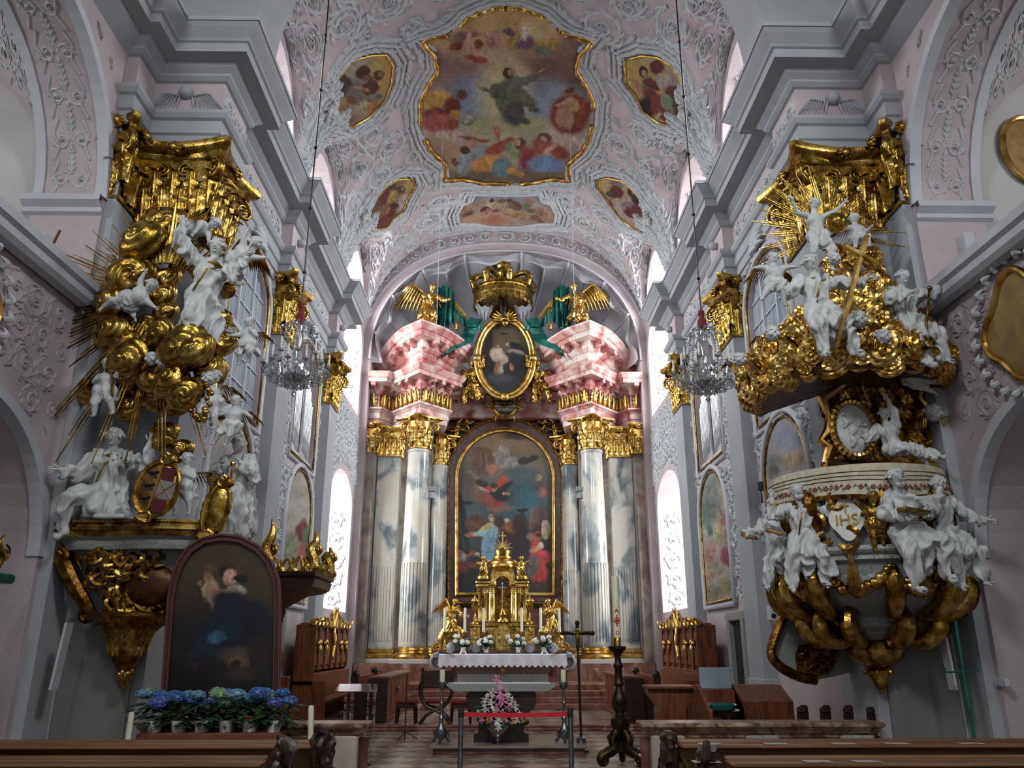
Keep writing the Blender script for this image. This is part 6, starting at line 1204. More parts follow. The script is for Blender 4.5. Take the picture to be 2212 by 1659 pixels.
# ---------------------------------------------------------------- choir furniture
def part(e, name, mat, m, sm=False, ang=40): return child(m.build(name, MT[mat] if isinstance(mat, str) else mat, smooth=sm, angle=ang if sm else None), e)
def word(s): return 'left' if s < 0 else 'right'
for s in (-1, 1):
    w = word(s); ya, yb = (19.0, 23.4)
    # back row: panelled stall
    e = empty('choir_stall', (s * 4.4, ya, .12), 'high panelled brown oak stall with gilded cresting along the %s choir wall' % w, 'stall', 'high stalls on the choir walls')
    m = MB(); x0, x1 = sorted((s * 4.42, s * 4.62)); m.bbox((x0, ya, .12), (x1, yb, 2.16)); m.bbox((x0 - .06, ya - .05, 2.14), (x1 + .06, yb + .05, 2.24), .02); m.bbox((x0 - .04, ya, 1.14), (x1, yb, 1.22), .02); part(e, 'back_board', 'wood', m)
    for k in range(7):
        m = MB(); y = lerp(ya + .02, yb - .02, k / 6); a, b = sorted((s * 4.36, s * 4.43)); m.bbox((a, y - .06, 1.2), (b, y + .06, 2.15), .015); part(e, 'stile', 'wood', m)
    for k in range(6):
        m = MB(); y0 = lerp(ya, yb, k / 6) + .12; y1 = lerp(ya, yb, (k + 1) / 6) - .12; a, b = sorted((s * 4.39, s * 4.43)); m.bbox((a, y0, 1.3), (b, y1, 2.06), .02); part(e, 'panel', 'wood', m)
    m = MB(); a, b = sorted((s * 4.0, s * 4.75)); m.bbox((a if s > 0 else a, ya - .08, .12), (b, ya, 1.0)); a, b = sorted((s * 4.3, s * 4.75)); m.bbox((a, ya - .08, .9), (b, ya, 2.2)); part(e, 'end_board', 'wood', m)
    m = MB(); a, b = sorted((s * 3.95, s * 4.42)); m.bbox((a, ya, .55), (b, yb, .62)); m.bbox((min(s * 4.3, s * 4.42), ya, .62), (max(s * 4.3, s * 4.42), yb, 1.15)); part(e, 'seat', 'wood', m)
    for k, y in enumerate((19.5, 20.2, 22.1, 22.8)):
        m = MB(); x = s * 4.33; m.ball((x, y, 1.82), .075, 10, 8); m.tube([(x, y, 1.76), (x - s * .02, y, 1.66), (x, y, 1.5)], [.05, .05, .01], 8); m.ball((x, y - .09, 1.8), .06, 8, 6); m.ball((x, y + .09, 1.8), .06, 8, 6); part(e, 'gilded_head', 'gold2', m, True)
    m = MB(); c = V(s * 4.33, 21.2, 1.75)
    for a_ in range(7): m.tube([c, c + V(0, .09 * sin(a_ * .9), .1 + .05 * a_), c + V(0, -.06 * sin(a_), .2 + .035 * a_)], [.05, .04, .01], 6); m.tube([c, c + V(0, .1 * sin(a_ * 1.3), -.1 - .04 * a_)], [.05, .02], 6)
    part(e, 'gilded_carving', 'gold2', m, True)
    m = MB(); rr = random.Random(4)
    for k in range(34):
        y = lerp(ya - .1, yb + .1, k / 33); hgt = .12 + .3 * max(0, 1 - abs(y - 21.2) / 1.0) + .08 * rr.random()
        m.tube([(s * 4.4, y, 2.2), (s * 4.36, y + .08 * sin(k * 2), 2.2 + hgt * .6), (s * 4.3, y + .12 * sin(k * 2.3), 2.2 + hgt)], [.07, .06, .015], 6)
    part(e, 'gilded_cresting', 'gold2', m, True)
    # middle bench
    e = empty('choir_bench', (s * 3.4, 19.3, .12), 'low oak choir bench in front of the high %s stall' % w, 'bench', 'low choir benches')
    ym = 22.2; m = MB(); a, b = sorted((s * 3.42, s * 3.5)); m.bbox((a, 19.35, .5), (b, ym, 1.08), .02); part(e, 'backrest', 'wood', m); m = MB(); a, b = sorted((s * 3.05, s * 3.45)); m.bbox((a, 19.4, .5), (b, ym, .56)); part(e, 'seat', 'wood', m)
    for y in (19.32, ym):
        m = MB(); a, b = sorted((s * 3.0, s * 3.52)); m.bbox((a, y, .12), (b, y + .07, .75), .02); a, b = sorted((s * 3.36, s * 3.52)); m.bbox((a, y, .7), (b, y + .07, 1.12), .02); m.ball((s * 3.42, y + .03, 1.12), .09, 10, 8, (1, .5, 1)); part(e, 'end_board', 'darkwood', m)
    # front desk
    yd = 24.0 if s < 0 else 23.0; e = empty('choir_desk', (s * 2.7, 19.1, .12), 'panelled oak kneeling desk nearest the %s side of the aisle' % ('left' if s < 0 else 'right'), 'desk', 'panelled choir desks')
    m = MB(); a, b = sorted((s * 2.70, s * 2.78)); m.bbox((a, 19.2, .12), (b, yd, 1.04)); a, b = sorted((s * 2.62, s * 3.06)); m.bbox((a, 19.15, 1.03), (b, yd, 1.09), .02); m.bbox((min(s * 2.64, s * 2.8), 19.2, .12), (max(s * 2.64, s * 2.8), yd, .22), .02); part(e, 'front_board', 'wood', m)
    m = MB(); a, b = sorted((s * 2.66, s * 3.1)); m.bbox((a, 19.1, .12), (b, 19.2, 1.06), .02); part(e, 'end_board', 'darkwood', m)
    for k in range(6):
        y0 = lerp(19.35, yd - .1, k / 6); y1 = lerp(19.35, yd - .1, (k + 1) / 6) - .18; m = MB(); a, b = sorted((s * 2.685, s * 2.71)); m.bbox((a, y0, .32), (b, y1, .94), .012); part(e, 'panel', 'wood', m)
    m = MB(); y = 21.0 if s < 0 else 20.6
    for k in range(6): a_ = k * 1.05; m.tube([(s * 2.66, y, .72), (s * 2.63, y + .07 * sin(a_), .72 + .11 * cos(a_))], [.03, .015], 6)
    part(e, 'silver_rosette', 'steel', m, True)
# people's altar
e = empty('altar_platform', (0, 14.65, 0), 'low mottled brown marble platform under the free-standing altar table', 'platform')
m = MB(); m.bbox((-1.27, 14.7, 0), (1.28, 16.4, .1), .01); part(e, 'platform_base', 'brownmar', m); m = MB(); m.bbox((-1.33, 14.62, .1), (1.34, 16.5, .15), .015); part(e, 'platform_top', material('mottled_marble', ['6c5f58', '877a70', '9c8f84'], 3, .3), m)
e = empty('altar_table', (-.12, 15.4, .15), 'free-standing altar table with grey slab top on a dark wooden pedestal', 'altar')
m = MB(); m.poly([(-.95, .985), (.7, .985), (.84, 1.08), (.84, 1.1), (-1.09, 1.1), (-1.09, 1.08)], lambda x, z, d: (x, 15.0 + d, z), 0, .95); part(e, 'table_slab', 'stone', m)
m = MB(); pr = [(-.6, .15), (.36, .15), (.36, .28), (.28, .3), (.28, .5), (.36, .62), (.46, .7), (.5, .8), (.5, .92), (.46, .98), (-.7, .98), (-.74, .92), (-.74, .8), (-.7, .7), (-.6, .62), (-.52, .5), (-.52, .3), (-.6, .28)]
m.poly(pr, lambda x, z, d: (x, 15.15 + d, z), 0, .55); part(e, 'pedestal', 'darkwood', m)
m = MB(); m.grid(lambda u, v: V(lerp(-1.0, .76, u), lerp(15.02, 15.9, v), 1.104 + .004 * sin(u * 30) * sin(v * 9)), [i / 20 for i in range(21)], [i / 8 for i in range(9)]); tag(m.build('altar_cloth', MT['cloth'], smooth=True), 'flat white cloth lying on the free-standing altar table', 'cloth')
for s, x in ((-1, -1.17), (1, .98)):
    e = empty('floor_candlestick', (x, 15.1, .15), 'silver tripod candlestick with a thick ivory candle, %s of the free-standing altar' % word(s), 'candlestick', 'silver candlesticks by the free-standing altar')
    m = MB(); m.lathe([(.05, .05), (.09, .1), (.1, .2), (.05, .28), (.03, .34), (.05, .4), (.025, .46), (.02, .6), (.035, .64), (.018, .68), (.02, .85), (.07, .9), (.08, .96), (.075, .99)], (x, 15.1, .15), 14); part(e, 'stem', 'steel', m, True)
    for k in range(3): a = k * 2.094 + .5; m = MB(); d = V(cos(a), sin(a), 0); c = V(x, 15.1, .15); m.tube([c + V(0, 0, .2) + d * .05, c + V(0, 0, .16) + d * .13, c + V(0, 0, .06) + d * .12, c + V(0, 0, .02) + d * .17], [.03, .025, .025, .03], 8); part(e, 'foot', 'steel', m, True)
    m = MB(); m.lathe([(.045, 0), (.045, .19), (.04, .2)], (x, 15.1, 1.14), 16); part(e, 'pillar_candle', 'wax', m, True)
# big flower arrangement
rf = random.Random(77); c0 = V(-.18, 14.85, .15); e = empty('flower_arrangement', c0, 'tall pink and white lily bouquet in a silver goblet before the free-standing altar', 'flowers')
m = MB(); m.lathe([(.09, 0), (.1, .02), (.04, .05), (.035, .1), (.09, .14), (.2, .26), (.25, .38), (.24, .4), (.2, .36)], tuple(c0), 28); part(e, 'goblet', material('polished_silver', ['9a9da0', 'b8bbbf'], 8, .18, 1), m, True)
MT['pk1'] = material('pink_petals', ['c45a8c', 'd98ab0', 'e2a8c2'], 9, .5); MT['pk2'] = material('blush_petals', ['d0bcb8', 'e2d6cc'], 9, .5); MT['org'] = material('orange_petals', ['c8863a', 'dca458'], 9, .5)
m = MB()
for i in range(170):
    a = rf.uniform(0, 6.28); z = rf.uniform(.3, .75); l = rf.uniform(.15, .55) * (1.25 - z); p = c0 + V(cos(a) * l, sin(a) * l * .6, z); m.tube([c0 + V(0, 0, .4), (c0 + V(0, 0, .4) + p) / 2 + V(0, 0, .05), p], [.008, .02, .03], 4); m.ball(tuple(p), .055, 6, 4, (1, .4, .8))
part(e, 'foliage', 'leaf', m, True)
def lily(c, r, mat, n=6):
    m = MB()
    for k in range(n): a = k * 2 * pi / n + rf.random(); d = V(cos(a), -.45, sin(a)).normalized(); m.tube([c, c + d * r * .5 + V(0, -.03, 0), c + d * r], [r * .1, r * .26, r * .05], 7, True, .4)
    m.ball(tuple(c + V(0, -.04, 0)), r * .22, 6, 5); part(e, 'blossom', mat, m, True)
def fp(x, y): p = at(900 + x / 5.978, 1440 + y / 5.978, Y=14.62); return p
for x, y, r, mt_ in ((1030,170,.1,'pk1'),(1080,240,.09,'pk2'),(1080,340,.15,'pk1'),(1110,430,.14,'pk1'),(960,340,.11,'pk2'),(900,420,.11,'pk2'),(965,490,.11,'petalw'),(890,540,.1,'pk2'),(1180,390,.09,'petalw'),(1230,450,.1,'pk2'),(1040,530,.08,'pk1'),(1180,530,.09,'pk1'),(1270,520,.09,'pk2'),(840,670,.08,'pk1'),(960,660,.07,'pk1'),(920,700,.06,'org'),(1245,700,.08,'org'),(1050,690,.11,'petalw'),(1150,670,.09,'pk1'),(1290,690,.08,'petalw'),(1060,780,.08,'petalw'),(1370,690,.06,'org'),(1000,590,.08,'pk2'),(1110,600,.08,'pk1'),(1330,620,.07,'pk2'),(780,600,.07,'pk2'),(1150,290,.07,'pk2')): lily(fp(x, y), r, mt_)
# barrier belt
posts = []
for s, x in ((-1, -.63), (1, .73)):
    e = empty('barrier_post', (x, 10.72, 0), 'steel barrier post with black head at the %s end of the red belt' % word(s), 'barrier post', 'barrier posts of the red belt')
    m = MB(); m.lathe([(.17, 0), (.17, .015), (.05, .03), (.032, .05), (.032, .93)], (x, 10.72, 0), 20); part(e, 'pole', 'steel', m, True); m = MB(); m.lathe([(.036, .9), (.036, 1.0), (.03, 1.01)], (x, 10.72, 0), 16); part(e, 'belt_head', 'black', m, True)
m = MB()
for k in (0, 1): m.grid(lambda u, v: V(lerp(-.6, .7, u), 10.72 + .003 * k, .965 - .055 * v - .012 * sin(pi * u)), [i / 20 for i in range(21)], [0, 1])
tag(m.build('barrier_belt', MT['red']), 'bright red belt stretched between the two steel posts', 'barrier belt')
# stools, folding armchair
for x, y, lb in ((-2.2, 19.0, 'small red cushioned stool beside the left choir desk'), (-1.0, 18.95, 'small red cushioned stool partly behind the free-standing altar')):
    e = empty('stool', (x, y, .12), lb, 'stool', 'red cushioned stools'); m = MB(); m.bbox((x - .23, y - .2, .53), (x + .23, y + .2, .61), .03); part(e, 'cushion', 'redvelvet', m); m = MB(); m.bbox((x - .22, y - .19, .45), (x + .22, y + .19, .53)); part(e, 'seat_frame', 'darkwood', m)
    for a in (-1, 1):
        for b in (-1, 1): m = MB(); m.bar((x + a * .19, y + b * .16, .48), (x + a * .21, y + b * .18, .12), .05, .05, .03); part(e, 'leg', 'darkwood', m)
e = empty('folding_armchair', (-1.55, 18.9, .12), 'dark wooden X-frame armchair with red seat, left behind the free-standing altar', 'chair')
for y in (18.7, 19.1):
    for q in (-1, 1): m = MB(); m.tube([V(-1.55 + q * .33, y, .98), V(-1.55 + q * .34, y, .75), V(-1.55 + q * .2, y, .5), V(-1.55, y, .42), V(-1.55 - q * .2, y, .3), V(-1.55 - q * .33, y, .13)], .035, 8); part(e, 'curved_leg', 'darkwood', m, True)
m = MB(); m.bbox((-1.8, 18.7, .56), (-1.3, 19.1, .61), .02); part(e, 'seat', 'redvelvet', m)
m = MB(); m.bbox((-1.88, 19.08, .85), (-1.22, 19.13, 1.2), .02); m.bbox((-1.92, 19.07, .8), (-1.86, 19.14, 1.28)); m.bbox((-1.24, 19.07, .8), (-1.18, 19.14, 1.28)); part(e, 'backrest', 'darkwood', m)
# processional cross
e = empty('processional_cross', (1.27, 15.1, 0), 'tall standing processional crucifix on a pole, right of the free-standing altar', 'cross'); m = MB(); m.lathe([(.13, 0), (.13, .04), (.09, .06), (.08, .2), (.1, .22), (.03, .26)], (1.27, 15.1, 0), 14); part(e, 'base', 'steel', m, True)
m = MB(); m.tube([(1.27, 15.1, .2), (1.25, 15.1, 1.72)], .024, 8); part(e, 'pole', 'darkwood', m, True)
m = MB(); m.bbox((1.22, 15.07, 1.7), (1.28, 15.12, 2.12), .01); m.bbox((.98, 15.07, 1.93), (1.52, 15.12, 1.99), .01)
for p in ((.98, 1.96), (1.52, 1.96), (1.25, 2.14)): m.ball((p[0], 15.09, p[1]), .045, 8, 6)
part(e, 'cross_arms', 'darkiron', m)
m = MB(); m.tube([(1.25, 15.03, 1.99), (1.25, 15.03, 1.85), (1.255, 15.03, 1.7)], [.03, .035, .015], 8); m.ball((1.25, 15.02, 2.02), .03, 8, 6); m.tube([(1.25, 15.03, 1.96), (1.1, 15.04, 1.985)], .012, 5); m.tube([(1.25, 15.03, 1.96), (1.4, 15.04, 1.985)], .012, 5); part(e, 'corpus', 'gold', m, True)
# paschal candle stand
PXc, PYc = 1.71, 13.3; e = empty('paschal_candlestick', (PXc, PYc, 0), 'tall carved black and gold candlestick with scroll feet holding the large candle', 'candlestick')
m = MB(); m.lathe([(.09, .5), (.13, .54), (.15, .6), (.14, .68), (.09, .72), (.07, .76), (.1, .82), (.12, .92), (.1, 1.02), (.05, 1.1), (.05, 1.14), (.085, 1.18), (.06, 1.22), (.055, 1.4), (.085, 1.45), (.05, 1.5), (.045, 1.58), (.07, 1.64), (.12, 1.68), (.14, 1.70), (.14, 1.74), (.05, 1.74)], (PXc, PYc, 0), 24, rmod=lambda t, z: 1 + .05 * abs(sin(t * 6)) * (.7 < z < 1.6)); part(e, 'baluster', 'darkiron', m, True)
for k in range(3):
    a = radians((200, 320, 80)[k]); d = V(cos(a), sin(a), 0); c = V(PXc, PYc, 0); m = MB(); m.tube([c + d * .06 + V(0, 0, .52), c + d * .14 + V(0, 0, .38), c + d * .12 + V(0, 0, .26), c + d * .24 + V(0, 0, .2), c + d * .36 + V(0, 0, .13), c + d * .33 + V(0, 0, .05)], [.07, .065, .08, .08, .06, .05], 10); volute(m, c + d * .3 + V(0, 0, .12), d, .11, .06); volute(m, c + d * .17 + V(0, 0, .42), -d, .07, .05); part(e, 'scroll_foot', 'darkiron', m, True)
    m = MB(); s_ = V(-d.y, d.x, 0)
    for q in (-1, 1):
        pts = [];
        for i in range(20): t = i / 19; an = pi * .5 - t * 3 * pi; r_ = .095 * (1 - .8 * t); pts.append(c + d * (.3 + r_ * cos(an)) + V(0, 0, .12 + r_ * sin(an)) + s_ * q * .04)
        m.tube(pts, .009, 5)
    part(e, 'gilded_line', 'gold2', m, True)
e = empty('paschal_candle', (PXc, PYc, 1.74), 'very tall ivory candle with red letters and cross, in the black and gold stand', 'candle')
m = MB(); m.lathe([(.062, 1.74), (.062, 1.86), (.055, 1.87)], (PXc, PYc, 0), 18); part(e, 'brass_socket', 'gold', m, True)
m = MB(); m.lathe([(.055, 1.86), (.055, 2.8), (.05, 2.82), (.0, 2.83)], (PXc, PYc, 0), 20); m.tube([(PXc, PYc, 2.82), (PXc, PYc, 2.87)], .005, 5); part(e, 'wax_candle', 'wax', m, True)
text('A', (PXc, PYc - .06, 2.28), .1, 'red', parent=e); text('Ω', (PXc, PYc - .06, 1.94), .07, 'red', parent=e)
m = MB(); m.box((PXc - .008, PYc - .066, 2.04), (PXc + .008, PYc - .055, 2.22)); m.box((PXc - .05, PYc - .066, 2.12), (PXc + .05, PYc - .055, 2.135)); m.tube([V(PXc + .035 * cos(t), PYc - .063, 2.13 + .045 * sin(t)) for t in np.linspace(0, 2 * pi, 17)], .006, 5); part(e, 'red_cross', 'red', m)
# lectern and organ console on the right
e = empty('lectern', (2.75, 14.5, 0), 'broad light brown wooden lectern with flared desk, right of the tall candle', 'lectern')
m = MB(); m.poly([(2.5, 0), (3.0, 0), (2.98, .7), (3.0, .78), (3.16, .98), (3.16, 1.06), (2.36, 1.06), (2.36, .98), (2.52, .78), (2.5, .7)], lambda x, z, d: (x, 14.4 + d, z), 0, .4); part(e, 'pedestal', 'wood', m); m = MB(); m.bbox((2.34, 14.3, 1.05), (3.18, 14.95, 1.1), .015); part(e, 'desk_top', 'wood', m)
e = empty('organ_console', (3.6, 13.2, 0), 'brown wooden organ console with two keyboards and music desk on the right', 'organ')
m = MB(); m.poly([(12.7, .0), (13.7, 0), (13.7, 1.16), (13.3, 1.16), (12.8, .95), (12.8, .6), (12.7, .55)], lambda y, z, d: (3.5 + d, y, z), 0, .75); part(e, 'cabinet', 'wood', m)
m = MB(); m.poly([(12.7, .62), (13.6, .62), (13.6, 1.16), (13.35, 1.16), (12.7, .8)], lambda y, z, d: (2.95 + d, y, z), 0, .05); m.poly([(12.7, .62), (13.6, .62), (13.6, 1.16), (13.35, 1.16), (12.7, .8)], lambda y, z, d: (3.5 + d, y, z), 0, .05); m.bbox((3.0, 13.2, .7), (3.5, 13.6, 1.1)); part(e, 'key_cheek', 'wood', m)
for k in (0, 1): m = MB(); m.bbox((3.02, 12.95 + .14 * k, .8 + .07 * k), (3.48, 13.15 + .14 * k, .83 + .07 * k)); part(e, 'keyboard', 'petalw', m)
m = MB(); m.bbox((3.0, 13.35, 1.1), (3.5, 13.4, 1.42), .01); part(e, 'music_desk', 'glassblue', m)
m = MB(); m.bbox((3.05, 12.9, .8), (3.4, 13.1, .92), .03); tag(m.build('dark_cloth', MT['green']), 'dark green cloth draped over the organ keyboards', 'cloth')
e = empty('organ_bench', (2.9, 13.3, 0), 'low wooden organ bench in front of the organ console', 'bench'); m = MB(); m.bbox((2.55, 13.0, .5), (3.25, 13.35, .56), .01); part(e, 'seat', 'wood', m)
for x in (2.58, 3.17): m = MB(); m.bbox((x, 13.02, 0), (x + .05, 13.33, .5)); part(e, 'leg', 'wood', m)
# dark chairs in a row on the right
ch0 = None
for k in range(7):
    p = V(3.72 + k * .15, 11.0 - .0 * k + (.32 if k % 2 else 0), 0)
    lb = ['leftmost', 'second', 'third', 'fourth', 'fifth', 'sixth', 'rightmost'][k] + ' in the row of dark slatted chairs behind the right marble rail'
    if ch0 is None:
        e = empty('folding_chair', (0, 0, 0), lb, 'chair', 'dark slatted chairs'); m = MB(); m.bbox((-.07, -.03, .92), (.07, .03, 1.0), .02); part(e, 'top_rail', 'darkwood', m)
        m = MB(); m.bbox((-.06, -.4, .45), (.06, 0, .48), .01); part(e, 'seat', 'darkwood', m)
        for a in (-.05, 0, .05): m = MB(); m.box((a - .012, -.01, .1), (a + .012, .015, .93)); part(e, 'slat', 'darkwood', m)
        for a in (-.055, .055): m = MB(); m.bar((a, -.38, .45), (a, -.4, 0), .03); part(e, 'leg', 'darkwood', m); m = MB(); m.bar((a, .0, .92), (a, .05, 0), .03); part(e, 'back_leg', 'darkwood', m)
        ch0 = e; c = e
    else: c = copy_tree(ch0); c['label'] = lb
    c.location = p; c.rotation_euler = (0, 0, .5)
# marble rails and glass lectern
RMm = material('brown_mottled_marble', ['3c2018', '6a4a3c', '8f7a66', 'b0a08c'], 7, .28, dist=1.0)
for s, x0, x1 in ((-1, -4.3, -1.68), (1, 1.5, 4.3)):
    e = empty('communion_rail', ((x0 + x1) / 2, 10.1, 0), 'marble communion rail with mottled brown top slab on the %s' % word(s), 'rail', 'marble communion rails')
    m = MB(); pr = [(-.3, .9), (0, .9), (.015, .885), (.015, .86), (-.02, .84), (-.05, .79), (-.09, .76), (-.1, .72), (-.3, .72)]
    m.sweep([(x0, 9.95), (x1, 9.95), (x1, 10.35), (x0, 10.35)] if 1 else [], [(q, z) for q, z in pr[1:-1]], flip=-1, closed=True); m.box((x0 + .08, 10.03, .74), (x1 - .08, 10.27, .899)); m.box((x0 + .0, 9.952, .86), (x1, 10.348, .9)); part(e, 'top_slab', RMm, m)
    for x in (x0 + .3, (x0 + x1) / 2, x1 - .3): m = MB(); m.bbox((x - .2, 10.0, 0), (x + .2, 10.3, .76), .02); part(e, 'pier', 'stone' if x != (x1 - .3 if s < 0 else x0 + .3) else material('veined_beige_marble', ['8a8078', 'a89c90', 'b8aca0'], 2, .35), m)
    m = MB(); m.box((x0, 10.12, 0), (x1, 10.2, .74)); part(e, 'infill_panel', 'brownmar', m)
GL = material('clear_glass', ['dfe8e6'], rough=.02, trans=1.0)
e = empty('glass_lectern', (-2.35, 13.4, 0), 'transparent glass lectern with sloping desk behind the left marble rail', 'lectern')
for x in (-2.57, -2.22): m = MB(); m.bbox((x, 13.4, 0), (x + .09, 13.75, 1.06), .003); part(e, 'glass_upright', GL, m)
m = MB(); m.poly([(-2.72, 1.06), (-2.05, 1.06), (-2.1, 1.16), (-2.7, 1.16)], lambda x, z, d: (x, 13.3 + (z - 1.06) * 3 + d * .1, z + d), 0, .012); part(e, 'glass_desk', GL, m)
e = empty('microphone_stand', (-2.0, 14.2, 0), 'thin black microphone stand left of the free-standing altar', 'stand'); m = MB(); m.tube([(-2.0, 17.0, 0), (-2.0, 17, 1.2)], .012, 6); part(e, 'pole', 'black', m)
for k in range(3): a = k * 2.1; m = MB(); m.tube([(-2.0, 17.0, .15), (-2.0 + .25 * cos(a), 17 + .25 * sin(a), .01)], .01, 6); part(e, 'foot', 'black', m)
# throne with canopy, left
e = empty('episcopal_throne', (-4.4, 15.3, .0), 'dark wooden throne with projecting canopy and gilded cresting, behind the arched painting', 'throne')
m = MB(); cn = [(-5.0, 2.95), (-3.5, 2.95), (-3.46, 2.88), (-3.5, 2.76), (-3.62, 2.7), (-3.9, 2.66), (-4.3, 2.45), (-4.5, 2.2), (-5.0, 2.2)]; m.poly(cn, lambda x, z, d: (x, 14.7 + d, z), 0, 1.5); m.bbox((-5.0, 14.62, 2.93), (-3.44, 16.28, 3.02), .02); part(e, 'canopy', 'darkwood', m)
m = MB(); m.box((-5.0, 14.75, 0), (-4.75, 16.15, 2.5)); part(e, 'back_panel', 'wood', m)
for y in (14.75, 16.0): m = MB(); m.bbox((-4.75, y, 0), (-4.1, y + .12, 1.2), .02); m.bbox((-4.75, y, 1.2), (-4.5, y + .12, 2.3), .02); m.tube([(-4.35, y + .06, 1.2), (-4.3, y + .06, 1.6), (-4.45, y + .06, 1.9), (-4.35, y + .06, 2.4)], [.07, .06, .06, .08], 8); part(e, 'side_panel', 'wood', m, True)
m = MB(); m.bbox((-4.75, 14.9, .45), (-4.2, 16.0, .6), .03); part(e, 'seat', 'redvelvet', m)
m = MB(); rr = random.Random(2)
for k in range(30):
    x, y = (lerp(-4.9, -3.5, k / 19), 14.68) if k < 20 else (-3.5, lerp(14.7, 16.2, (k - 20) / 9)); m.tube([(x, y, 3.0), (x + .07 * sin(k * 2), y, 3.1), (x - .05 * sin(k * 2), y, 3.2 + .1 * rr.random())], [.05, .055, .012], 6)
for x, y, h in ((-3.55, 14.75, .75), (-4.35, 14.72, .95), (-3.55, 16.1, .6)):
    m.tube([(x, y, 3.0), (x + .05, y, 3.2), (x - .03, y, 3.4), (x + .06, y, 3.0 + h * .75), (x + .02, y, 3.0 + h)], [.13, .1, .12, .07, .015], 8); volute(m, (x - .06, y - .03, 3.15), (-1, 0, 0), .12, .07); volute(m, (x + .08, y - .03, 3.38), (1, 0, 0), .09, .06)
part(e, 'gilded_cresting', 'gold', m, True)
# stone door frames in the choir walls
for s in (-1, 1):
    e = empty('door_frame', (s * 5.08, 20.2, 0), 'grey-green stone doorway in the %s choir wall' % word(s), 'doorway', 'stone doorways of the choir'); X0 = s * 5.1; X1 = s * 4.9; a, b = sorted((X0, X1)); m = MB()
    y0, y1 = (17.3, 18.6); m.bbox((a, y0, 0), (b, y0 + .2, 2.3), .02); m.bbox((a, y1 - .2, 0), (b, y1, 2.3), .02); m.bbox((a, y0 - .05, 2.25), (b, y1 + .05, 2.45), .03); part(e, 'stone_surround', 'stone', m); m = MB(); m.box((s * 5.09, y0 + .1, 0), (s * 5.02, y1 - .1, 2.3)); part(e, 'dark_door', MT['black'], m)
# ---------------------------------------------------------------- easel painting, hydrangeas, pews, odds and ends
def archpx2(P): return P
YA_ = 10.25; ap = [(352, 1530), (366, 1300), (374, 1250), (388, 1212), (410, 1182), (440, 1163), (480, 1156), (520, 1160), (560, 1180), (588, 1212), (603, 1250), (606, 1300), (604, 1530)]
e = empty('arched_painting', at(480, 1530, Y=YA_), 'large arched dark painting of a seated woman with child, standing on the left', 'painting')
ai = [(360, 1528), (376, 1300), (384, 1256), (397, 1220), (417, 1192), (444, 1174), (480, 1167), (518, 1171), (554, 1190), (580, 1220), (593, 1256), (596, 1300), (592, 1528)]
fl2 = lambda pts, Y: [(lambda p: (p.x, p.z))(at(x, y, Y=Y)) for x, y in pts]
m = MB(); m.poly(fl2(ap, YA_), lambda x, z, d: (x, YA_ + d, z), -.04, .05, [fl2([(x + (478 - x) * .012, y + 1) for x, y in ai], YA_)])
m.box((-4.0, YA_ - .02, .45), (-3.9, YA_ + .1, 1.1)); m.box((-2.95, YA_ - .02, .45), (-2.85, YA_ + .1, 1.1)); part(e, 'painting_frame', material('maroon_wood', ['3a2220', '4c302c'], 4, .4), m)
m = MB(); lp = [(x, YA_ - .045, z) for x, z in fl2(ap, YA_)]; m.tube(lp, .02, 6); lp = [(x, YA_ - .045, z) for x, z in fl2(ai, YA_)]; m.tube(lp, .014, 6); part(e, 'frame_bead', material('maroon_wood_bead', ['5a3a36'], rough=.3), m, True)
MAD = [(900,1150,420,340,0,'453a2a',.6),(880,1500,420,260,0,'1e1a1e',.6),(840,1060,36,34,0,'5c4430',.3),(838,1108,30,34,0,'8f7058',.3),(845,1170,44,60,5,'a08c74',.3),(850,1230,16,44,0,'9c7c68',.3),(800,1130,26,14,-20,'8a6c54',.3),(925,1070,34,26,0,'241c1c',.3),(940,1105,32,40,10,'b48a7c',.2),(940,1100,22,28,10,'c49a8c',.3),(985,1110,34,18,0,'1c1c22',.3),(960,1180,50,36,-10,'a89a90',.25),(900,1210,60,44,0,'8c7870',.3),(870,1180,24,14,0,'a06c64',.3),(930,1240,80,70,0,'1a2028',.3),(935,1265,40,22,0,'4c5c50',.35),(960,1330,130,120,10,'141c2a',.25),(1060,1320,90,90,30,'131a28',.25),(1100,1370,50,30,10,'121826',.3),(880,1400,130,60,-30,'142434',.25),(880,1420,44,36,-30,'345a6c',.35),(830,1480,110,30,-10,'1c2834',.35),(960,1440,60,22,0,'141a20',.3),(975,1500,80,44,-10,'4a4034',.4),(970,1545,44,34,0,'5a4a3c',.3),(960,1555,24,22,0,'2c2018',.3),(1020,1540,26,26,0,'5c4a3a',.3),(1000,1600,70,30,0,'3a3028',.5),(760,1570,20,26,0,'3a2c1e',.4),(790,1180,90,4,-75,'2a2018',.4),(750,1640,120,60,0,'141216',.5),(1090,1500,60,80,0,'2e2220',.5)]
child(canvas('painted_canvas', ai, lambda x, y: at(x, y, Y=YA_ - .01), (100, 780), .422, ['3f3526', '453a28', '30281f', '1b191c', '151418', '17141a'], MAD, 'oil', 1.7, 5, 9), e)
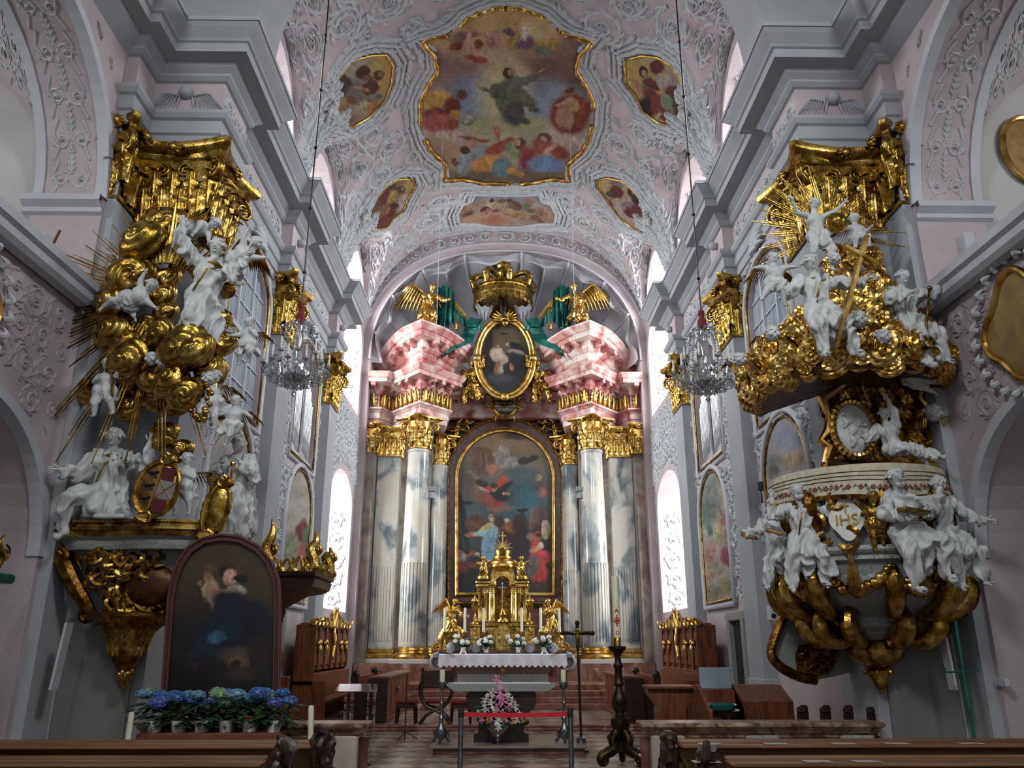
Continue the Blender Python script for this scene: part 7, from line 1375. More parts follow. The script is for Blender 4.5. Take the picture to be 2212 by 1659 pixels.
# stone ledge and planter with hydrangeas
e = empty('planter_box', (-3.25, 9.55, .7), 'long low brown planter boxes below the arched painting', 'planter'); m = MB(); m.bbox((-4.1, 9.5, .72), (-2.55, 9.85, .84), .01); part(e, 'trough', material('terracotta', ['6a3a2a', '7c4836'], 5, .7), m); m = MB(); m.box((-4.2, 9.45, .0), (-2.5, 9.95, .72)); part(e, 'stand', 'darkwood', m)
rh = random.Random(31); HY = [material('hydrangea_blue', ['2c4a7c', '4a6ea8', '6e8cc0'], 30, .6), material('hydrangea_pale_blue', ['4c7088', '7296ac', '93b0c0'], 30, .6), material('hydrangea_violet', ['3f4688', '5c64a8', '7a80c0'], 30, .6), material('hydrangea_green', ['5c8060', '86a67c', 'a8c49c'], 30, .6)]
for k in range(6):
    x = lerp(-3.98, -2.66, k / 5); c = V(x, 9.66, .84); e = empty('hydrangea_pot', c, ['leftmost', 'second', 'third', 'fourth', 'fifth', 'rightmost'][k] + ' potted blue hydrangea in the row under the arched painting', 'plant', 'hydrangeas under the arched painting')
    m = MB(); m.lathe([(.07, 0), (.09, .12), (.085, .12), (.06, .04)], tuple(c), 14); part(e, 'pot', 'petalw', m, True); m = MB()
    for i in range(75): a = rh.uniform(0, 6.28); r = rh.uniform(.05, .27); z = rh.uniform(.06, .3); p = c + V(r * cos(a) * 1.1, r * sin(a) * .8, z); d = V(cos(a), sin(a), -.3); m.tube([p - d * .05, p, p + d * .07], [.008, .035, .006], 5, True, .35)
    part(e, 'foliage', 'leaf', m, True)
    for i in range(5):
        a = i * 1.26 + k; r = .15 if i else .02; p = c + V(r * cos(a) * 1.1, r * sin(a) * .7 - .04, .34 + rh.uniform(-.05, .06)); m = MB(); R_ = rh.uniform(.07, .095)
        for q in range(70): b = rh.uniform(0, 6.28); z = rh.uniform(-.35, 1); w_ = sqrt(1 - z * z); m.ball((p.x + R_ * w_ * cos(b), p.y + R_ * w_ * sin(b), p.z + R_ * .7 * z), .016, 5, 3, (1, 1, .6))
        m.ball(tuple(p), R_ * .9, 8, 6, (1, 1, .7)); part(e, 'flower_head', HY[rh.choice((0, 0, 0, 1, 1, 2, 3))], m, True)
for p0, p1, lb in ((at(276, 1600, Y=9.2), at(284, 1544, Y=9.2), 'leaning white candle at the left end of the hydrangeas'), (at(672, 1592, Y=9.2), at(672, 1530, Y=9.2), 'white candle at the right end of the hydrangeas, before the marble rail')):
    m = MB(); m.tube([p0 - V(0, 0, .1), p1, p1 + V(0, 0, .004)], [.03, .03, .01], 14); e = empty('votive_candle', p0, lb, 'candle'); part(e, 'wax_candle', 'wax', m, True); m = MB(); q = p0 - V(0, 0, .1); m.lathe([(.09, -p0.z + .1), (.09, -p0.z + .13), (.02, -p0.z + .16), (.02, -.02), (.05, 0), (.05, .03)], tuple(q), 12); part(e, 'iron_stand', 'iron', m, True)
# pews
def carved_end(x, y, lb=None):
    m = MB(); rr = random.Random(int(x * 10)); m.bbox((x - .05, y - .12, 0), (x + .05, y + .22, .93), .02)
    for k in range(16):
        a = rr.uniform(0, 6.28); z = rr.uniform(.62, 1.0); m.tube([V(x + rr.uniform(-.06, .06), y - .12 + rr.uniform(0, .3), z + .08), V(x + rr.uniform(-.09, .09), y - .15 + rr.uniform(0, .3), z), V(x + rr.uniform(-.07, .07), y - .12 + rr.uniform(0, .3), z - .2)], [.03, .045, .015], 7)
    m.ball((x, y + .02, .97), .1, 12, 8, (.8, 1.3, .7)); return m
def pew(x0, x1, y, lb, inner):
    e = empty('pew', ((x0 + x1) / 2, y, 0), lb, 'pew', 'pews of the nave'); m = MB(); m.bbox((x0, y + .02, .5), (x1, y + .06, .94), .01); part(e, 'backrest', 'pew', m)
    m = MB(); m.bbox((x0, y - .14, .9), (x1, y + .09, .93), .012); m.tube([(x0, y + .09, .94), (x1, y + .09, .94)], .022, 8); part(e, 'book_rest', 'pew', m, True)
    m = MB(); m.bbox((x0, y - .5 - .12, .42), (x1, y + .02 - .1, .46), .01); part(e, 'seat', 'pew', m); part(e, 'carved_end', 'darkwood', carved_end(inner, y), True); return e
pew(-7.0, -1.75, 7.62, 'front pew on the left with a dark carved end', -1.68); pew(-7.0, -1.9, 6.55, 'second pew on the left, nearest the viewer', -1.78)
pew(1.42, 5.0, 7.62, 'front pew on the right with a dark carved end', 1.34); pew(1.55, 5.2, 6.5, 'second pew on the right, nearest the viewer', 1.4)
m = MB(); part(bpy.data.objects['pew.002'], 'carved_end', 'darkwood', carved_end(5.0, 7.62), True)
PR = material('printed_leaflet', ['a8a09a', 'b8b0aa', '8c5a60'], 14, .4)
for k, (px, py, y) in enumerate(((1540, 1610, 7.55), (1690, 1612, 7.55), (1840, 1612, 7.55), (1960, 1612, 7.55), (2125, 1612, 7.55), (1530, 1648, 6.43), (1790, 1654, 6.43), (1900, 1654, 6.43))):
    x = at(px, py, Z=.935).x; m = MB(); m.bbox((x - .1, y - .04, .934), (x + .1, y + .07, .938), .001); tag(m.build('leaflet', PR), (['leftmost', 'second', 'third', 'fourth', 'rightmost'][k] + ' leaflet lying on the front right pew') if k < 5 else (['leftmost', 'middle', 'rightmost'][k - 5] + ' leaflet lying on the second right pew'), 'leaflet', 'leaflets on the right pews')
# wall boards, grey doors under the group and pulpit, teal pole, gate fragment, sockets
for s in (-1, 1):
    m = MB(); a, b = sorted((s * 5.0, s * 5.95)); m.bbox((a, YF - .05, 0), (b, YF + .01, 2.1), .01); struct(m, 'door_%d' % (1 if s < 0 else 2), material('grey_door_paint_' + word(s), ['6e6f6c', '7c7d79'], 1, .6))
    P0 = at(150 if s < 0 else 2030, 1345, Y=10.68); P1 = at(115 if s < 0 else 2060, 1490, Y=10.68); e = empty('notice_strip', P1, 'narrow pale board standing against the %s pier' % word(s), 'board', 'pale boards on the piers'); m = MB(); m.bar(P0, P1, .17, .03); part(e, 'board', 'white', m)
e = empty('banner_pole', (5.9, 10.5, 0), 'teal green metal pole with a short cross bar in front of the right pier', 'pole'); a = at(2063, 1340, Y=10.4); b = at(2105, 1600, Y=10.4); m = MB(); m.tube([(a.x, 10.4, a.z), (b.x, 10.4, b.z - .4)], .022, 8); part(e, 'upright', 'patina', m, True); m = MB(); c = at(2043, 1452, Y=10.4); d = at(2114, 1449, Y=10.4); m.tube([c + V(0, 0, .05), c, d, d + V(0, 0, .05)], .012, 6); part(e, 'cross_bar', 'patina', m)
m = MB(); c = at(2165, 1474, X=6.13); m.bbox((6.1, c.y - .12, c.z - .05), (6.16, c.y + .12, c.z + .05), .01); tag(m.build('wall_socket', MT['white']), 'white double wall socket low on the right nave wall', 'socket')
e = empty('iron_gate', (-6.2, 9.4, 0), 'green wrought iron gate with gilded scrolls at the far left edge', 'gate'); m = MB()
for k in range(4): y = 8.9 + .3 * k; m.tube([(-6.1, y, 0), (-6.1, y, 2.45)], .015, 6); m.tube([V(-6.1, y + .1 + .08 * cos(t), 1.9 - .3 * k + .08 * sin(t)) for t in np.linspace(0, 5, 16)], .012, 5)
part(e, 'bars', 'patina', m); m = MB(); m.bbox((-6.25, 8.6, 2.45), (-5.98, 9.95, 2.56), .02); part(e, 'top_rail', 'patina', m); m = MB()
for k in range(3):
    c = V(-6.1, 9.1 + .32 * k, 2.6); m.tube([c, c + V(0, .05, .15), c + V(0, -.04, .3), c + V(0, .03, .42)], [.03, .045, .03, .008], 7); volute(m, c + V(0, .1, .2), (0, 1, 0), .1, .03)
part(e, 'gilded_scrolls', 'gold', m, True)
# oratory glazing and organ pipe fronts in the wall openings of the choir
for s in (-1, 1):
    w = word(s); yc, a, z0, zs, ri = 14.45, 1.15, 6.0, 8.4, .75; fn = lambda y, z, d: (s * (UW + d), y, z)
    m = MB(); m.poly(arch_loop(yc, a, z0, zs, ri), fn, .10, .13); wn = m.build('window_%d' % (1 if s < 0 else 2), MT['glassblue']); tag(wn, kind='structure')
    m = MB()
    for y in (yc - .4, yc + .4): m.box((s * (UW + .1), y - .03, z0), (s * (UW + .04), y + .03, zs + ri * .92))
    for k in range(1, 6): z = z0 + .52 * k; m.box((s * (UW + .1), yc - a, z - .015), (s * (UW + .07), yc + a, z + .015))
    for z in (z0 + 1.5,): m.box((s * (UW + .1), yc - a, z - .05), (s * (UW + .03), yc + a, z + .05))
    for y in (yc - .78, yc, yc + .78): m.box((s * (UW + .1), y - .012, z0), (s * (UW + .08), y + .012, zs + ri * .8))
    child(m.build('window_bars', MT['white']), wn) if 0 else setattr(m.build('window_bars', MT['white']), 'parent', wn)
    for yc, z0, zs, k in ((14.45, 6.0, 8.4, 0), (19.45, 6.15, 8.3, 2)):
        ol = arch_loop(yc, 1.2, z0 - .05, zs, .8, 14); m = MB(); q = [(s * (UW - .03), y, z) for y, z in ol]; m.tube(q + q[:1], .026, 6); struct(m, 'trim_%d' % (40 + k + (s > 0)), MT['gold'], smooth=True)
        ol = arch_loop(yc, 1.33, z0 - .18, zs, .92, 14); m = MB(); q = [(s * (UW - .02), y, z) for y, z in ol]; m.tube(q + q[:1], .055, 6); struct(m, 'trim_%d' % (44 + k + (s > 0)), MT['white'], smooth=True)
        m = MB(); c = V(s * (UW - .08), yc, zs + 1.05)
        for i in range(9): an = radians(-10 + 25 * i); m.tube([c, c + V(-s * .05, cos(an) * .2, sin(an) * .18), c + V(0, cos(an) * .36, sin(an) * .34)], [.04, .06, .03], 6)
        struct(m, 'trim_%d' % (50 + k + (s > 0)), MT['stucco'], smooth=True)
    e = empty('organ_pipes', (s * 5.22, 19.45, 6.15), 'rank of silvery organ pipes in the framed opening of the %s choir wall' % w, 'organ pipes', 'organ pipe fronts'); PM = material('tin_pipes_' + w, ['a8acb0', 'c8ccd0'], 3, .22, 1)
    for k in range(19):
        y = 18.38 + k * .12; h = 2.1 - .9 * abs(k - 9) / 9 * (1 if k % 2 else .9); zb = 6.5 + .25 * abs(sin(k * .35)); m = MB(); m.lathe([(.012, zb - .3), (.05, zb), (.05, zb + .2), (.05, zb + h)], (s * 5.22, y, 0), 10); part(e, 'pipe', PM, m, True)
    m = MB(); m.box((s * 5.14, 18.31, 6.16), (s * 5.4, 20.59, 6.25)); m.box((s * 5.12, 19.42, 6.2), (s * 5.15, 19.48, 9.0)); part(e, 'wind_chest', 'white', m)
# ---------------------------------------------------------------- left pier: cloud glory, its figures, shelf and corbel
YL = 10.72; c1 = lambda x, y, Y=YL: at(100 + x * .3377, 240 + y * .3377, Y=Y); c2 = lambda x, y, Y=YL: at(100 + x * .422, 780 + y * .422, Y=Y)
gl = empty('cloud_glory', c1(800, 1180), 'gilded cloud and ray glory on the left front pier', 'sculpture')
for k, (x, y, r, dy) in enumerate(((755,735,125,.1),(625,845,135,-.1),(545,1060,135,-.05),(430,1240,125,0),(430,1420,105,-.1),(745,1190,80,.1),(770,1080,80,.15),(850,985,62,.2),(735,1430,95,-.15),(880,1520,140,-.3),(965,1530,95,-.45),(540,1600,125,-.15),(1035,800,80,.1),(1115,935,60,0),(1110,1340,70,0),(1130,1490,80,-.05),(1160,1150,50,0),(1050,1650,80,-.1),(690,1480,90,-.05),(980,1000,60,.1),(1075,840,55,0),(500,1490,90,-.05),(650,1370,70,.1),(760,1290,70,.1),(690,1700,90,-.1),(800,1730,100,-.25),(890,1810,95,-.3),(1000,1760,80,-.1),(420,1700,60,0),(600,1170,80,.1),(930,880,50,.1),(490,1150,70,0))):
    m = MB(); cloud(m, c1(x, y, YL - .18 + dy), r * .3377 * .0073 * .98, (random.Random(k).uniform(-.5, .5), -1, random.Random(k + 5).uniform(-.4, .3)), k, .85); child(m.build('cloud', MT['gold'], smooth=True), gl)
for k, (x, y, r) in enumerate(((430,70,95),(560,140,80),(690,180,80),(580,190,60),(430,240,55),(235,150,60),(600,380,60),(690,460,50),(860,60,60))):
    m = MB(); cloud(m, c2(x, y, YL - .1 + .02 * k), r * .422 * .0073 * 1.05, (.1, -1, -.1), k + 50, .85); child(m.build('cloud', MT['gold'], smooth=True), gl)
cg = c1(735, 1180, 10.5); rr = random.Random(5)
for k in range(30):
    a = radians([8,20,33,45,57,68,79,88,98,108,118,127,138,147,157,166,174,183,191,200,208,216,226,238,248,258,268,279,292,335][k]); d = V(cos(a), -.05, sin(a)); L = rr.uniform(1.35, 1.6) + (1.15 if 236 < math.degrees(a) < 300 else 0) + (.2 if 150 < math.degrees(a) < 222 else 0) - (.25 if a < 1 else 0)
    m = MB(); ray(m, cg, d, .5, L, .05); child(m.build('ray', MT['oldgold' if 100 < math.degrees(a) < 230 else 'gold']), gl)  # left-hand rays take the darker gilding, the rest the lighter one
FG = 'carved figures of the left cloud glory'
figure('saint_figure', 'grey-white robed saint rising with one arm lifted in the middle of the left cloud glory', 'statue', c1(1000, 1180, 10.25), 1.75, 'stand', .1, 'long', ov=dict(t=(.22, -.15, 1), h=(.15, -.2, 1), ll=((-.35, -.5, -1), (-.6, .3, -1)), rl=((.25, -.3, -1), (.1, .5, -1)), ra=((-.7, -.3, .7), (-.1, -.3, 1)), la=((.6, -.5, -.3), (.5, -.5, .5))), cape=True, seed=11, fold=1.3, trim=True)
def putto(lb, p, H, pose='fly', rz=0, ov=None, wings=(.8, .4, .5, .34), seed=1, robe='loin', g=FG): return figure('cherub_figure', lb, 'statue', p, H, pose, rz, robe, 'statue', True, ov, wings=wings, wingmat='oldgold', seed=seed, group=g, vox=.0135)
putto('cherub flying flat with legs stretched left, on the left side of the cloud glory', c1(530, 1215, 10.3), 1.0, ov=dict(t=(1, -.2, .35), ra=((-.1, -.2, 1), (.4, -.2, .8)), la=((.7, -.4, -.6), (.7, -.3, -.5)), ll=((-1, -.1, -.1), (-1, .1, 0)), rl=((-.8, -.3, -.4), (-.6, .2, -.3))), wings=None, seed=2)
putto('upside-down cherub at the top of the left cloud glory with feet in the air', c1(930, 760, 10.3), .95, ov=dict(t=(.9, -.2, .05), h=(.9, -.3, .3), ll=((-.8, -.1, .5), (-.1, 0, 1)), rl=((-.8, -.2, -.6), (-.2, .1, -1)), la=((.3, -.5, -.8), (.2, -.3, -1)), ra=((-.2, -.4, -.9), (-.3, -.3, -.8))), seed=3)
putto('winged cherub flying outward at the upper right of the left cloud glory', c1(1195, 960, 10.35), 1.05, ov=dict(t=(.9, -.2, .6), h=(.7, -.4, .5), la=((.8, -.3, -.2), (.9, -.2, -.1)), ra=((.1, -.4, 1), (.5, -.3, .8)), ll=((-.7, -.2, -.7), (-.8, .1, -.3)), rl=((-.9, -.1, -.4), (-.9, .2, -.1))), wings=(.3, .3, .9, .45), seed=4)
putto('standing cherub with gilded wing at the right edge of the left cloud glory', c1(1285, 1490, 10.4), .8, 'stand', ov=dict(la=((.5, -.4, -.7), (-.5, -.5, .4)), ra=((-.5, -.4, -.6), (-.6, -.4, -.2)), ll=((.2, -.5, -.9), (-.2, .6, -.8)), rl=((-.3, -.1, -1), (-.1, .5, -.9))), seed=5)
putto('cherub peering from behind a cloud at the upper left of the cloud glory', c1(490, 1000, 10.5), .8, 'sit', ov=dict(ra=((-.8, -.3, .1), (-.7, -.3, .2))), seed=6)
putto('cherub holding a gilded staff at the lower left of the cloud glory', c2(300, 155, 10.35), .95, 'sit', ov=dict(t=(-.05, 0, 1), ll=((.5, -.5, -.9), (.3, .3, -1)), rl=((-.2, -.4, -1), (0, .3, -1)), la=((.5, -.5, -.2), (.3, -.4, .7)), ra=((-.3, -.5, -.8), (.6, -.5, .1))), seed=7)
m = MB(); m.bar(c2(338, 180, 10.25), c2(335, -30, 10.25), .03, .03); m.bar(c2(335, -30, 10.25), c2(345, -70, 10.25), .05, .05); m.bar(c2(316, -45, 10.25), c2(360, -52, 10.25), .04, .04); tag(m.build('gilded_staff', MT['gold']), 'gilded cross staff held by the lower left cherub of the cloud glory', 'staff')
putto('cherub beside the gilded flower garland at the lower right of the cloud glory', c2(850, 215, 10.35), .95, 'stand', ov=dict(ll=((.1, -.3, -1), (.1, .2, -1)), rl=((-.2, -.6, -.8), (.2, .5, -1)), ra=((-.7, -.4, -.2), (-.5, -.4, .4)), la=((.6, -.4, .2), (.3, -.4, .6))), seed=8)
putto('small cherub leaning out at the lower right, above the standing saint with shield', c2(950, 330, 10.45), .85, 'sit', ov=dict(t=(.1, -.1, 1), la=((.8, -.4, -.2), (.7, -.3, -.5)), ra=((-.7, -.3, -.4), (-.6, -.3, -.3)), ll=((-.2, -.6, -.8), (-.4, .3, -1)), rl=((-.6, -.4, -.7), (-.5, .2, -1))), seed=9)
m = MB(); rr = random.Random(8)
for k in range(40): a = k / 40 * 2 * pi; q = c2(790 + 45 * cos(a), 190 + 100 * sin(a), 10.25); m.ball(tuple(q + V(rr.uniform(-.03, .03), rr.uniform(-.04, .04), rr.uniform(-.03, .03))), rr.uniform(.03, .05), 7, 5)
tag(m.build('flower_garland', MT['gold'], smooth=True), 'gilded oval flower garland at the lower right of the left cloud glory', 'garland')
def cherub_head(lb, p, r, mat='statue', g='carved cherub heads'):
    e = empty('winged_cherub', p, lb, 'cherub head', g); m = MB(); m.ball(tuple(p), r, 14, 12, (.85, .9, 1)); m.tube([p + V(0, -r * .8, r * .1), p + V(0, -r * 1.0, -r * .1)], [r * .1, r * .13], 6); m.ball(tuple(p + V(0, -r * .75, -r * .55)), r * .2, 8, 6)
    for q in (-1, 1): m.ball(tuple(p + V(q * r * .45, -r * .65, -r * .25)), r * .3, 8, 6); m.tube([p + V(q * .12 * r, -r * .88, r * .3), p + V(q * .6 * r, -r * .75, r * .28)], r * .07, 5)
    m.tube([p + V(-r * .2, -r * .86, -r * .35), p + V(r * .2, -r * .86, -r * .35)], r * .06, 5); part(e, 'face', mat, m, True); m = MB(); rr = random.Random(int(p.x * 99))
    for k in range(22): a = rr.uniform(0, 2 * pi); z = rr.uniform(.15, .95); w = sqrt(1 - z * z); m.ball((p.x + r * .92 * w * cos(a), p.y + r * .75 * w * sin(a) + r * .12, p.z + r * z), r * .24, 6, 5)
    part(e, 'curls', mat, m, True)
    for q in (-1, 1): m = MB(); wing(m, p + V(q * r * .7, .02, -r * .6), V(q * .9, 0, .35).normalized(), V(q * .3, 0, -1).normalized(), r * 2.2); part(e, 'wing', 'gold', m, True)
cherub_head('left head of the cherub pair under the big cloud swirl', c1(675, 1585, 10.2), .1); cherub_head('right head of the cherub pair under the big cloud swirl', c1(748, 1605, 10.2), .1); cherub_head('cherub head in the lower clouds beside the flower garland', c2(830, 90, 10.25), .1)
# shelf
YS_ = 10.6; e = empty('sculpture_shelf', (-4.95, 11.0, 2.2), 'grey and gold carved wall bracket with curved shelf carrying the left sculpture group', 'bracket')
sp = [(-6.05, 11.25), (-6.02, 10.85), (-5.65, 10.62), (-5.3, 10.68), (-4.7, 10.5), (-4.1, 10.62), (-3.95, 10.85), (-3.95, 11.3)]
dense = []
for a, b in zip(sp, sp[1:]): dense += [tuple(Vector(a).lerp(Vector(b), k / 3)) for k in range(3)]
dense.append(sp[-1]); dense = [dense[0]] + [tuple((Vector(dense[i - 1]) + Vector(dense[i]) * 2 + Vector(dense[i + 1])) / 4) for i in range(1, len(dense) - 1)] + [dense[-1]]
m = MB(); m.sweep(dense, [(-.4, 2.92), (.0, 2.94), (.02, 2.98), (.02, 3.06), (.08, 3.1)], flip=-1); m.poly(dense, lambda x, y, d: (x, y, d), 3.24, 3.3); part(e, 'shelf_underside', 'stone', m, True)
m = MB(); m.sweep(dense, [(.08, 3.1), (.1, 3.16), (.15, 3.18), (.15, 3.21), (.11, 3.22), (.11, 3.25), (.16, 3.27), (.16, 3.3), (0, 3.31)], flip=-1); part(e, 'gilded_edge', 'gold', m, True)
def corb(z):  # half width, depth of the corbel body by height
    t = (z - 1.55) / 1.35; return (.28 + .55 * t ** .9, .2 + .38 * t)
m = MB(); nz = 14; vs = []
for j in range(nz + 1):
    z = lerp(2.1, 2.94, j / nz); t = (z - 2.1) / .84; w_ = lerp(.42, 1.02, t ** .8); d_ = lerp(.35, .66, t)
    for i in range(17): a = pi * i / 16; vs.append((-4.98 + w_ * -cos(a), 11.35 - d_ * (sin(a) ** .6), z))
m.add(vs, [(j * 17 + i, j * 17 + i + 1, (j + 1) * 17 + i + 1, (j + 1) * 17 + i) for j in range(nz) for i in range(16)]); part(e, 'corbel_body', MT['stone'], m, True)
for q in (-1, 1):
    m = MB(); cpt = V(-4.98, 11.35, 0); pts = [cpt + V(q * x, -y, z) for x, y, z in ((1.0, .5, 2.86), (.86, .58, 2.72), (.72, .56, 2.5), (.58, .5, 2.28), (.5, .42, 2.12))]; m.tube(pts, [.1, .11, .1, .09, .08], 8); volute(m, tuple(pts[0] + V(q * -.02, -.06, .0)), (-q, 0, 0), .12, .12); volute(m, tuple(pts[-1] + V(q * .04, -.05, 0)), (q, 0, 0), .09, .09); part(e, 'gilded_scroll_bracket', 'oldgold', m, True)
m = MB(); rr = random.Random(14)
for k in range(100):
    t = rr.random(); z = lerp(2.15, 2.9, t); w_ = lerp(.3, .85, t); x = -4.98 + rr.uniform(-w_, w_); y = 11.35 - lerp(.35, .66, (z - 2.1) / .84) * (max(.05, 1 - ((x + 4.98) / lerp(.42, 1.02, t)) ** 2) ** .3) - .01
    an = rr.uniform(0, 6.28); c = V(x, y, z); m.tube([c, c + V(.1 * cos(an), -.06, .1 * sin(an)), c + V(.15 * cos(an + .9), -.04, .15 * sin(an + .9)), c + V(.09 * cos(an + 1.9), 0, .11 * sin(an + 1.9))], [.035, .045, .03, .01], 6)
part(e, 'gilded_foliage', 'gold', m, True)
m = MB(); m.ball((-4.72, 10.82, 2.5), 1, 20, 12, (.34, .12, .27)); part(e, 'dark_tablet', material('bronze_tablet', ['3a220e', '5a3616'], 14, .4, .5), m, True)
m = MB(); m.lathe([(.05, 1.42), (.1, 1.46), (.2, 1.62), (.24, 1.78), (.3, 1.92), (.46, 2.06), (.52, 2.1), (.52, 2.14), (.4, 2.16)], (-4.98, 11.0, 0), 28, rmod=lambda t, z: 1 + .05 * sin(t * 12) * (z < 2.05)); part(e, 'gilded_cup', 'oldgold', m, True)
m = MB()
for k in range(9): a = pi + pi * k / 8; acanthus(m, (-4.98 + .2 * cos(a), 11.0 + .2 * sin(a), 1.62), (cos(a), sin(a), 0), (-sin(a), cos(a), 0), .16, .42, .2, .3)
for k in range(22): a = k * 2.4; z = 1.42 - k * .006; m.ball((-4.98 + .08 * cos(a) * (1 - k / 40), 11.0 + .08 * sin(a) * (1 - k / 40), z), .035, 6, 5, (1, 1, 1.6))
m.lathe([(.01, 1.22), (.07, 1.28), (.085, 1.36), (.05, 1.42)], (-4.98, 11.0, 0), 12); part(e, 'gilded_pinecone', 'gold', m, True)
SG = 'statues on the left shelf'
figure('saint_figure', 'large kneeling white bishop saint looking up, at the left end of the shelf', 'statue', c2(300, 660, 10.75), 1.75, 'kneel', .1, 'long', ov=dict(t=(.05, -.05, 1), h=(.12, -.35, .9), ll=((.35, -.4, -1), (.5, .9, -.6)), rl=((-.5, -.8, -.35), (-.1, .2, -1)), la=((.75, -.2, -.1), (.25, -.3, 1)), ra=((-.6, -.3, -.8), (-.5, -.7, -.1))), group=None, cape=True, seed=21, fold=1.3, trim=True)
putto('white cherub standing beside the coat of arms on the left shelf', c2(705, 645, 10.6), .95, 'stand', ov=dict(la=((.4, -.4, -.8), (-.6, -.5, .2)), ra=((-.7, -.4, .2), (-.6, -.3, .3)), ll=((.35, -.2, -1), (.1, .1, -1)), rl=((-.2, -.2, -1), (.1, .2, -1))), wings={1: (.8, .3, .2, .42), -1: (.6, .4, .3, .2)}, seed=22, g=SG)
figure('saint_figure', 'white saint with hands crossed beside a gilded oval shield, right end of the shelf', 'statue', c2(965, 650, 10.9), 1.5, 'stand', -.15, 'long', ov=dict(t=(-.02, 0, 1), h=(.2, -.5, .8), la=((.55, -.4, -.8), (-.7, -.5, .6)), ra=((-.5, -.4, -.8), (.7, -.5, .5)), ll=((.25, -.3, -1), (.1, .1, -1)), rl=((-.2, -.2, -1), (-.1, .1, -1))), group=None, cape=True, seed=23, fold=1.3)
def shield(lb, c, rx, rz, tilt, mat):
    e = empty('shield', c, lb, 'shield'); m = MB(); m.M = T(c.x, c.y, c.z, ry=tilt); m.ball((0, 0, 0), 1, 28, 14, (rx, .06, rz)); part(e, 'shield_face', mat, m, True)
    m = MB(); m.M = T(c.x, c.y, c.z, ry=tilt); m.tube([(rx * cos(t), -.02, rz * sin(t)) for t in np.linspace(0, 2 * pi, 40)], [.03 + .012 * (i % 2) for i in range(40)], 7)
    for q in (-1, 1): m.tube([(0, -.02, q * rz), (.1 * q, -.05, q * rz * 1.12), (.02, -.03, q * rz * 1.2), (-.1, -.02, q * rz * 1.1)], [.06, .06, .04, .02], 7); volute(m, (-.02, -.04, q * rz * 1.08), (1, 0, 0), .08, .06)
    part(e, 'gilded_rim', 'gold', m, True); return e
sc_ = c2(570, 655, 10.3); e = shield('oval coat of arms with black lions on gold and a crossed silver field', sc_, .27, .36, .2, 'gold2')
MT['maroon'] = material('maroon_enamel', ['4a1c22', '5c262c'], 9, .35); MT['silver2'] = material('dull_silver', ['9a9c9e', 'b0b2b4'], 12, .35, .8)
for a, b in (((.02, .12), (.2, .3)), ((.02, -.3), (.2, -.12))): m = MB(); m.M = T(sc_.x, sc_.y - .055, sc_.z, ry=.2); m.bbox((a[0], -.01, a[1]), (b[0] - .02, .015, b[1] - .01), .004); part(e, 'maroon_field', 'maroon', m)
m = MB(); m.M = T(sc_.x, sc_.y - .06, sc_.z, ry=.2); m.bbox((.02, -.01, -.12), (.24, .015, .12), .004); part(e, 'silver_field', 'silver2', m)
m = MB(); m.M = T(sc_.x, sc_.y - .075, sc_.z, ry=.2); m.bar((.02, 0, -.12), (.24, 0, .12), .015); m.bar((.24, 0, -.12), (.02, 0, .12), .015); m.bar((0, 0, -.33), (0, 0, .33), .02); part(e, 'gilded_cross_lines', 'gold2', m)
for k in range(3):
    m = MB(); m.M = T(sc_.x, sc_.y - .07, sc_.z, ry=.2) @ T(-.11, 0, .17 - .17 * k, s=.75); m.tube([(-.06, 0, 0), (0, 0, .02), (.06, 0, .03)], [.02, .028, .024], 6); m.ball((.085, 0, .055), .025, 8, 6)
    for q in (-.05, -.01, .04, .07): m.tube([(q, 0, .01), (q + .03, 0, -.05), (q + .05, 0, -.06)], [.012, .009, .006], 5)
    m.tube([(-.06, 0, .0), (-.1, 0, .03), (-.08, 0, .08), (-.11, 0, .1)], [.01, .008, .008, .012], 5); part(e, 'black_lion', 'black', m, True)
shield('gilded oval shield leaning on the right saint of the left shelf', c2(872, 760, 10.3), .15, .33, .18, 'gold')
m = MB(); a = c2(800, 860, 10.25); b = c2(862, 560, 10.25); m.bar(a, b, .025); m.bar(b - V(.08, 0, .12), b + V(.06, 0, -.08), .04); m.bar(c2(905, 870, 10.3), c2(955, 530, 10.3), .03); m.ball(tuple(c2(955, 525, 10.3)), .04, 8, 6); tag(m.build('gilded_lance', MT['gold']), 'gilded halberd and staff crossed behind the oval shield', 'lance')
e = empty('gilded_book', c2(340, 795, 10.55), 'closed pale book lying at the feet of the kneeling saint', 'book'); m = MB(); p = c2(335, 796, 10.5); m.bbox((p.x - .2, p.y - .1, 3.31), (p.x + .2, p.y + .12, 3.37), .015); part(e, 'cover', 'statue', m)
m = MB(); p = c2(600, 340, YL); m.tube([c2(560, 320), c2(610, 345, 10.5), c2(590, 385, 10.5), c2(625, 420, 10.6), c2(600, 460)], [.05, .09, .06, .08, .03], 8, True, .4); tag(m.build('gilded_ribbon', MT['gold'], smooth=True), 'twisting gilded ribbon above the coat of arms', 'ribbon')
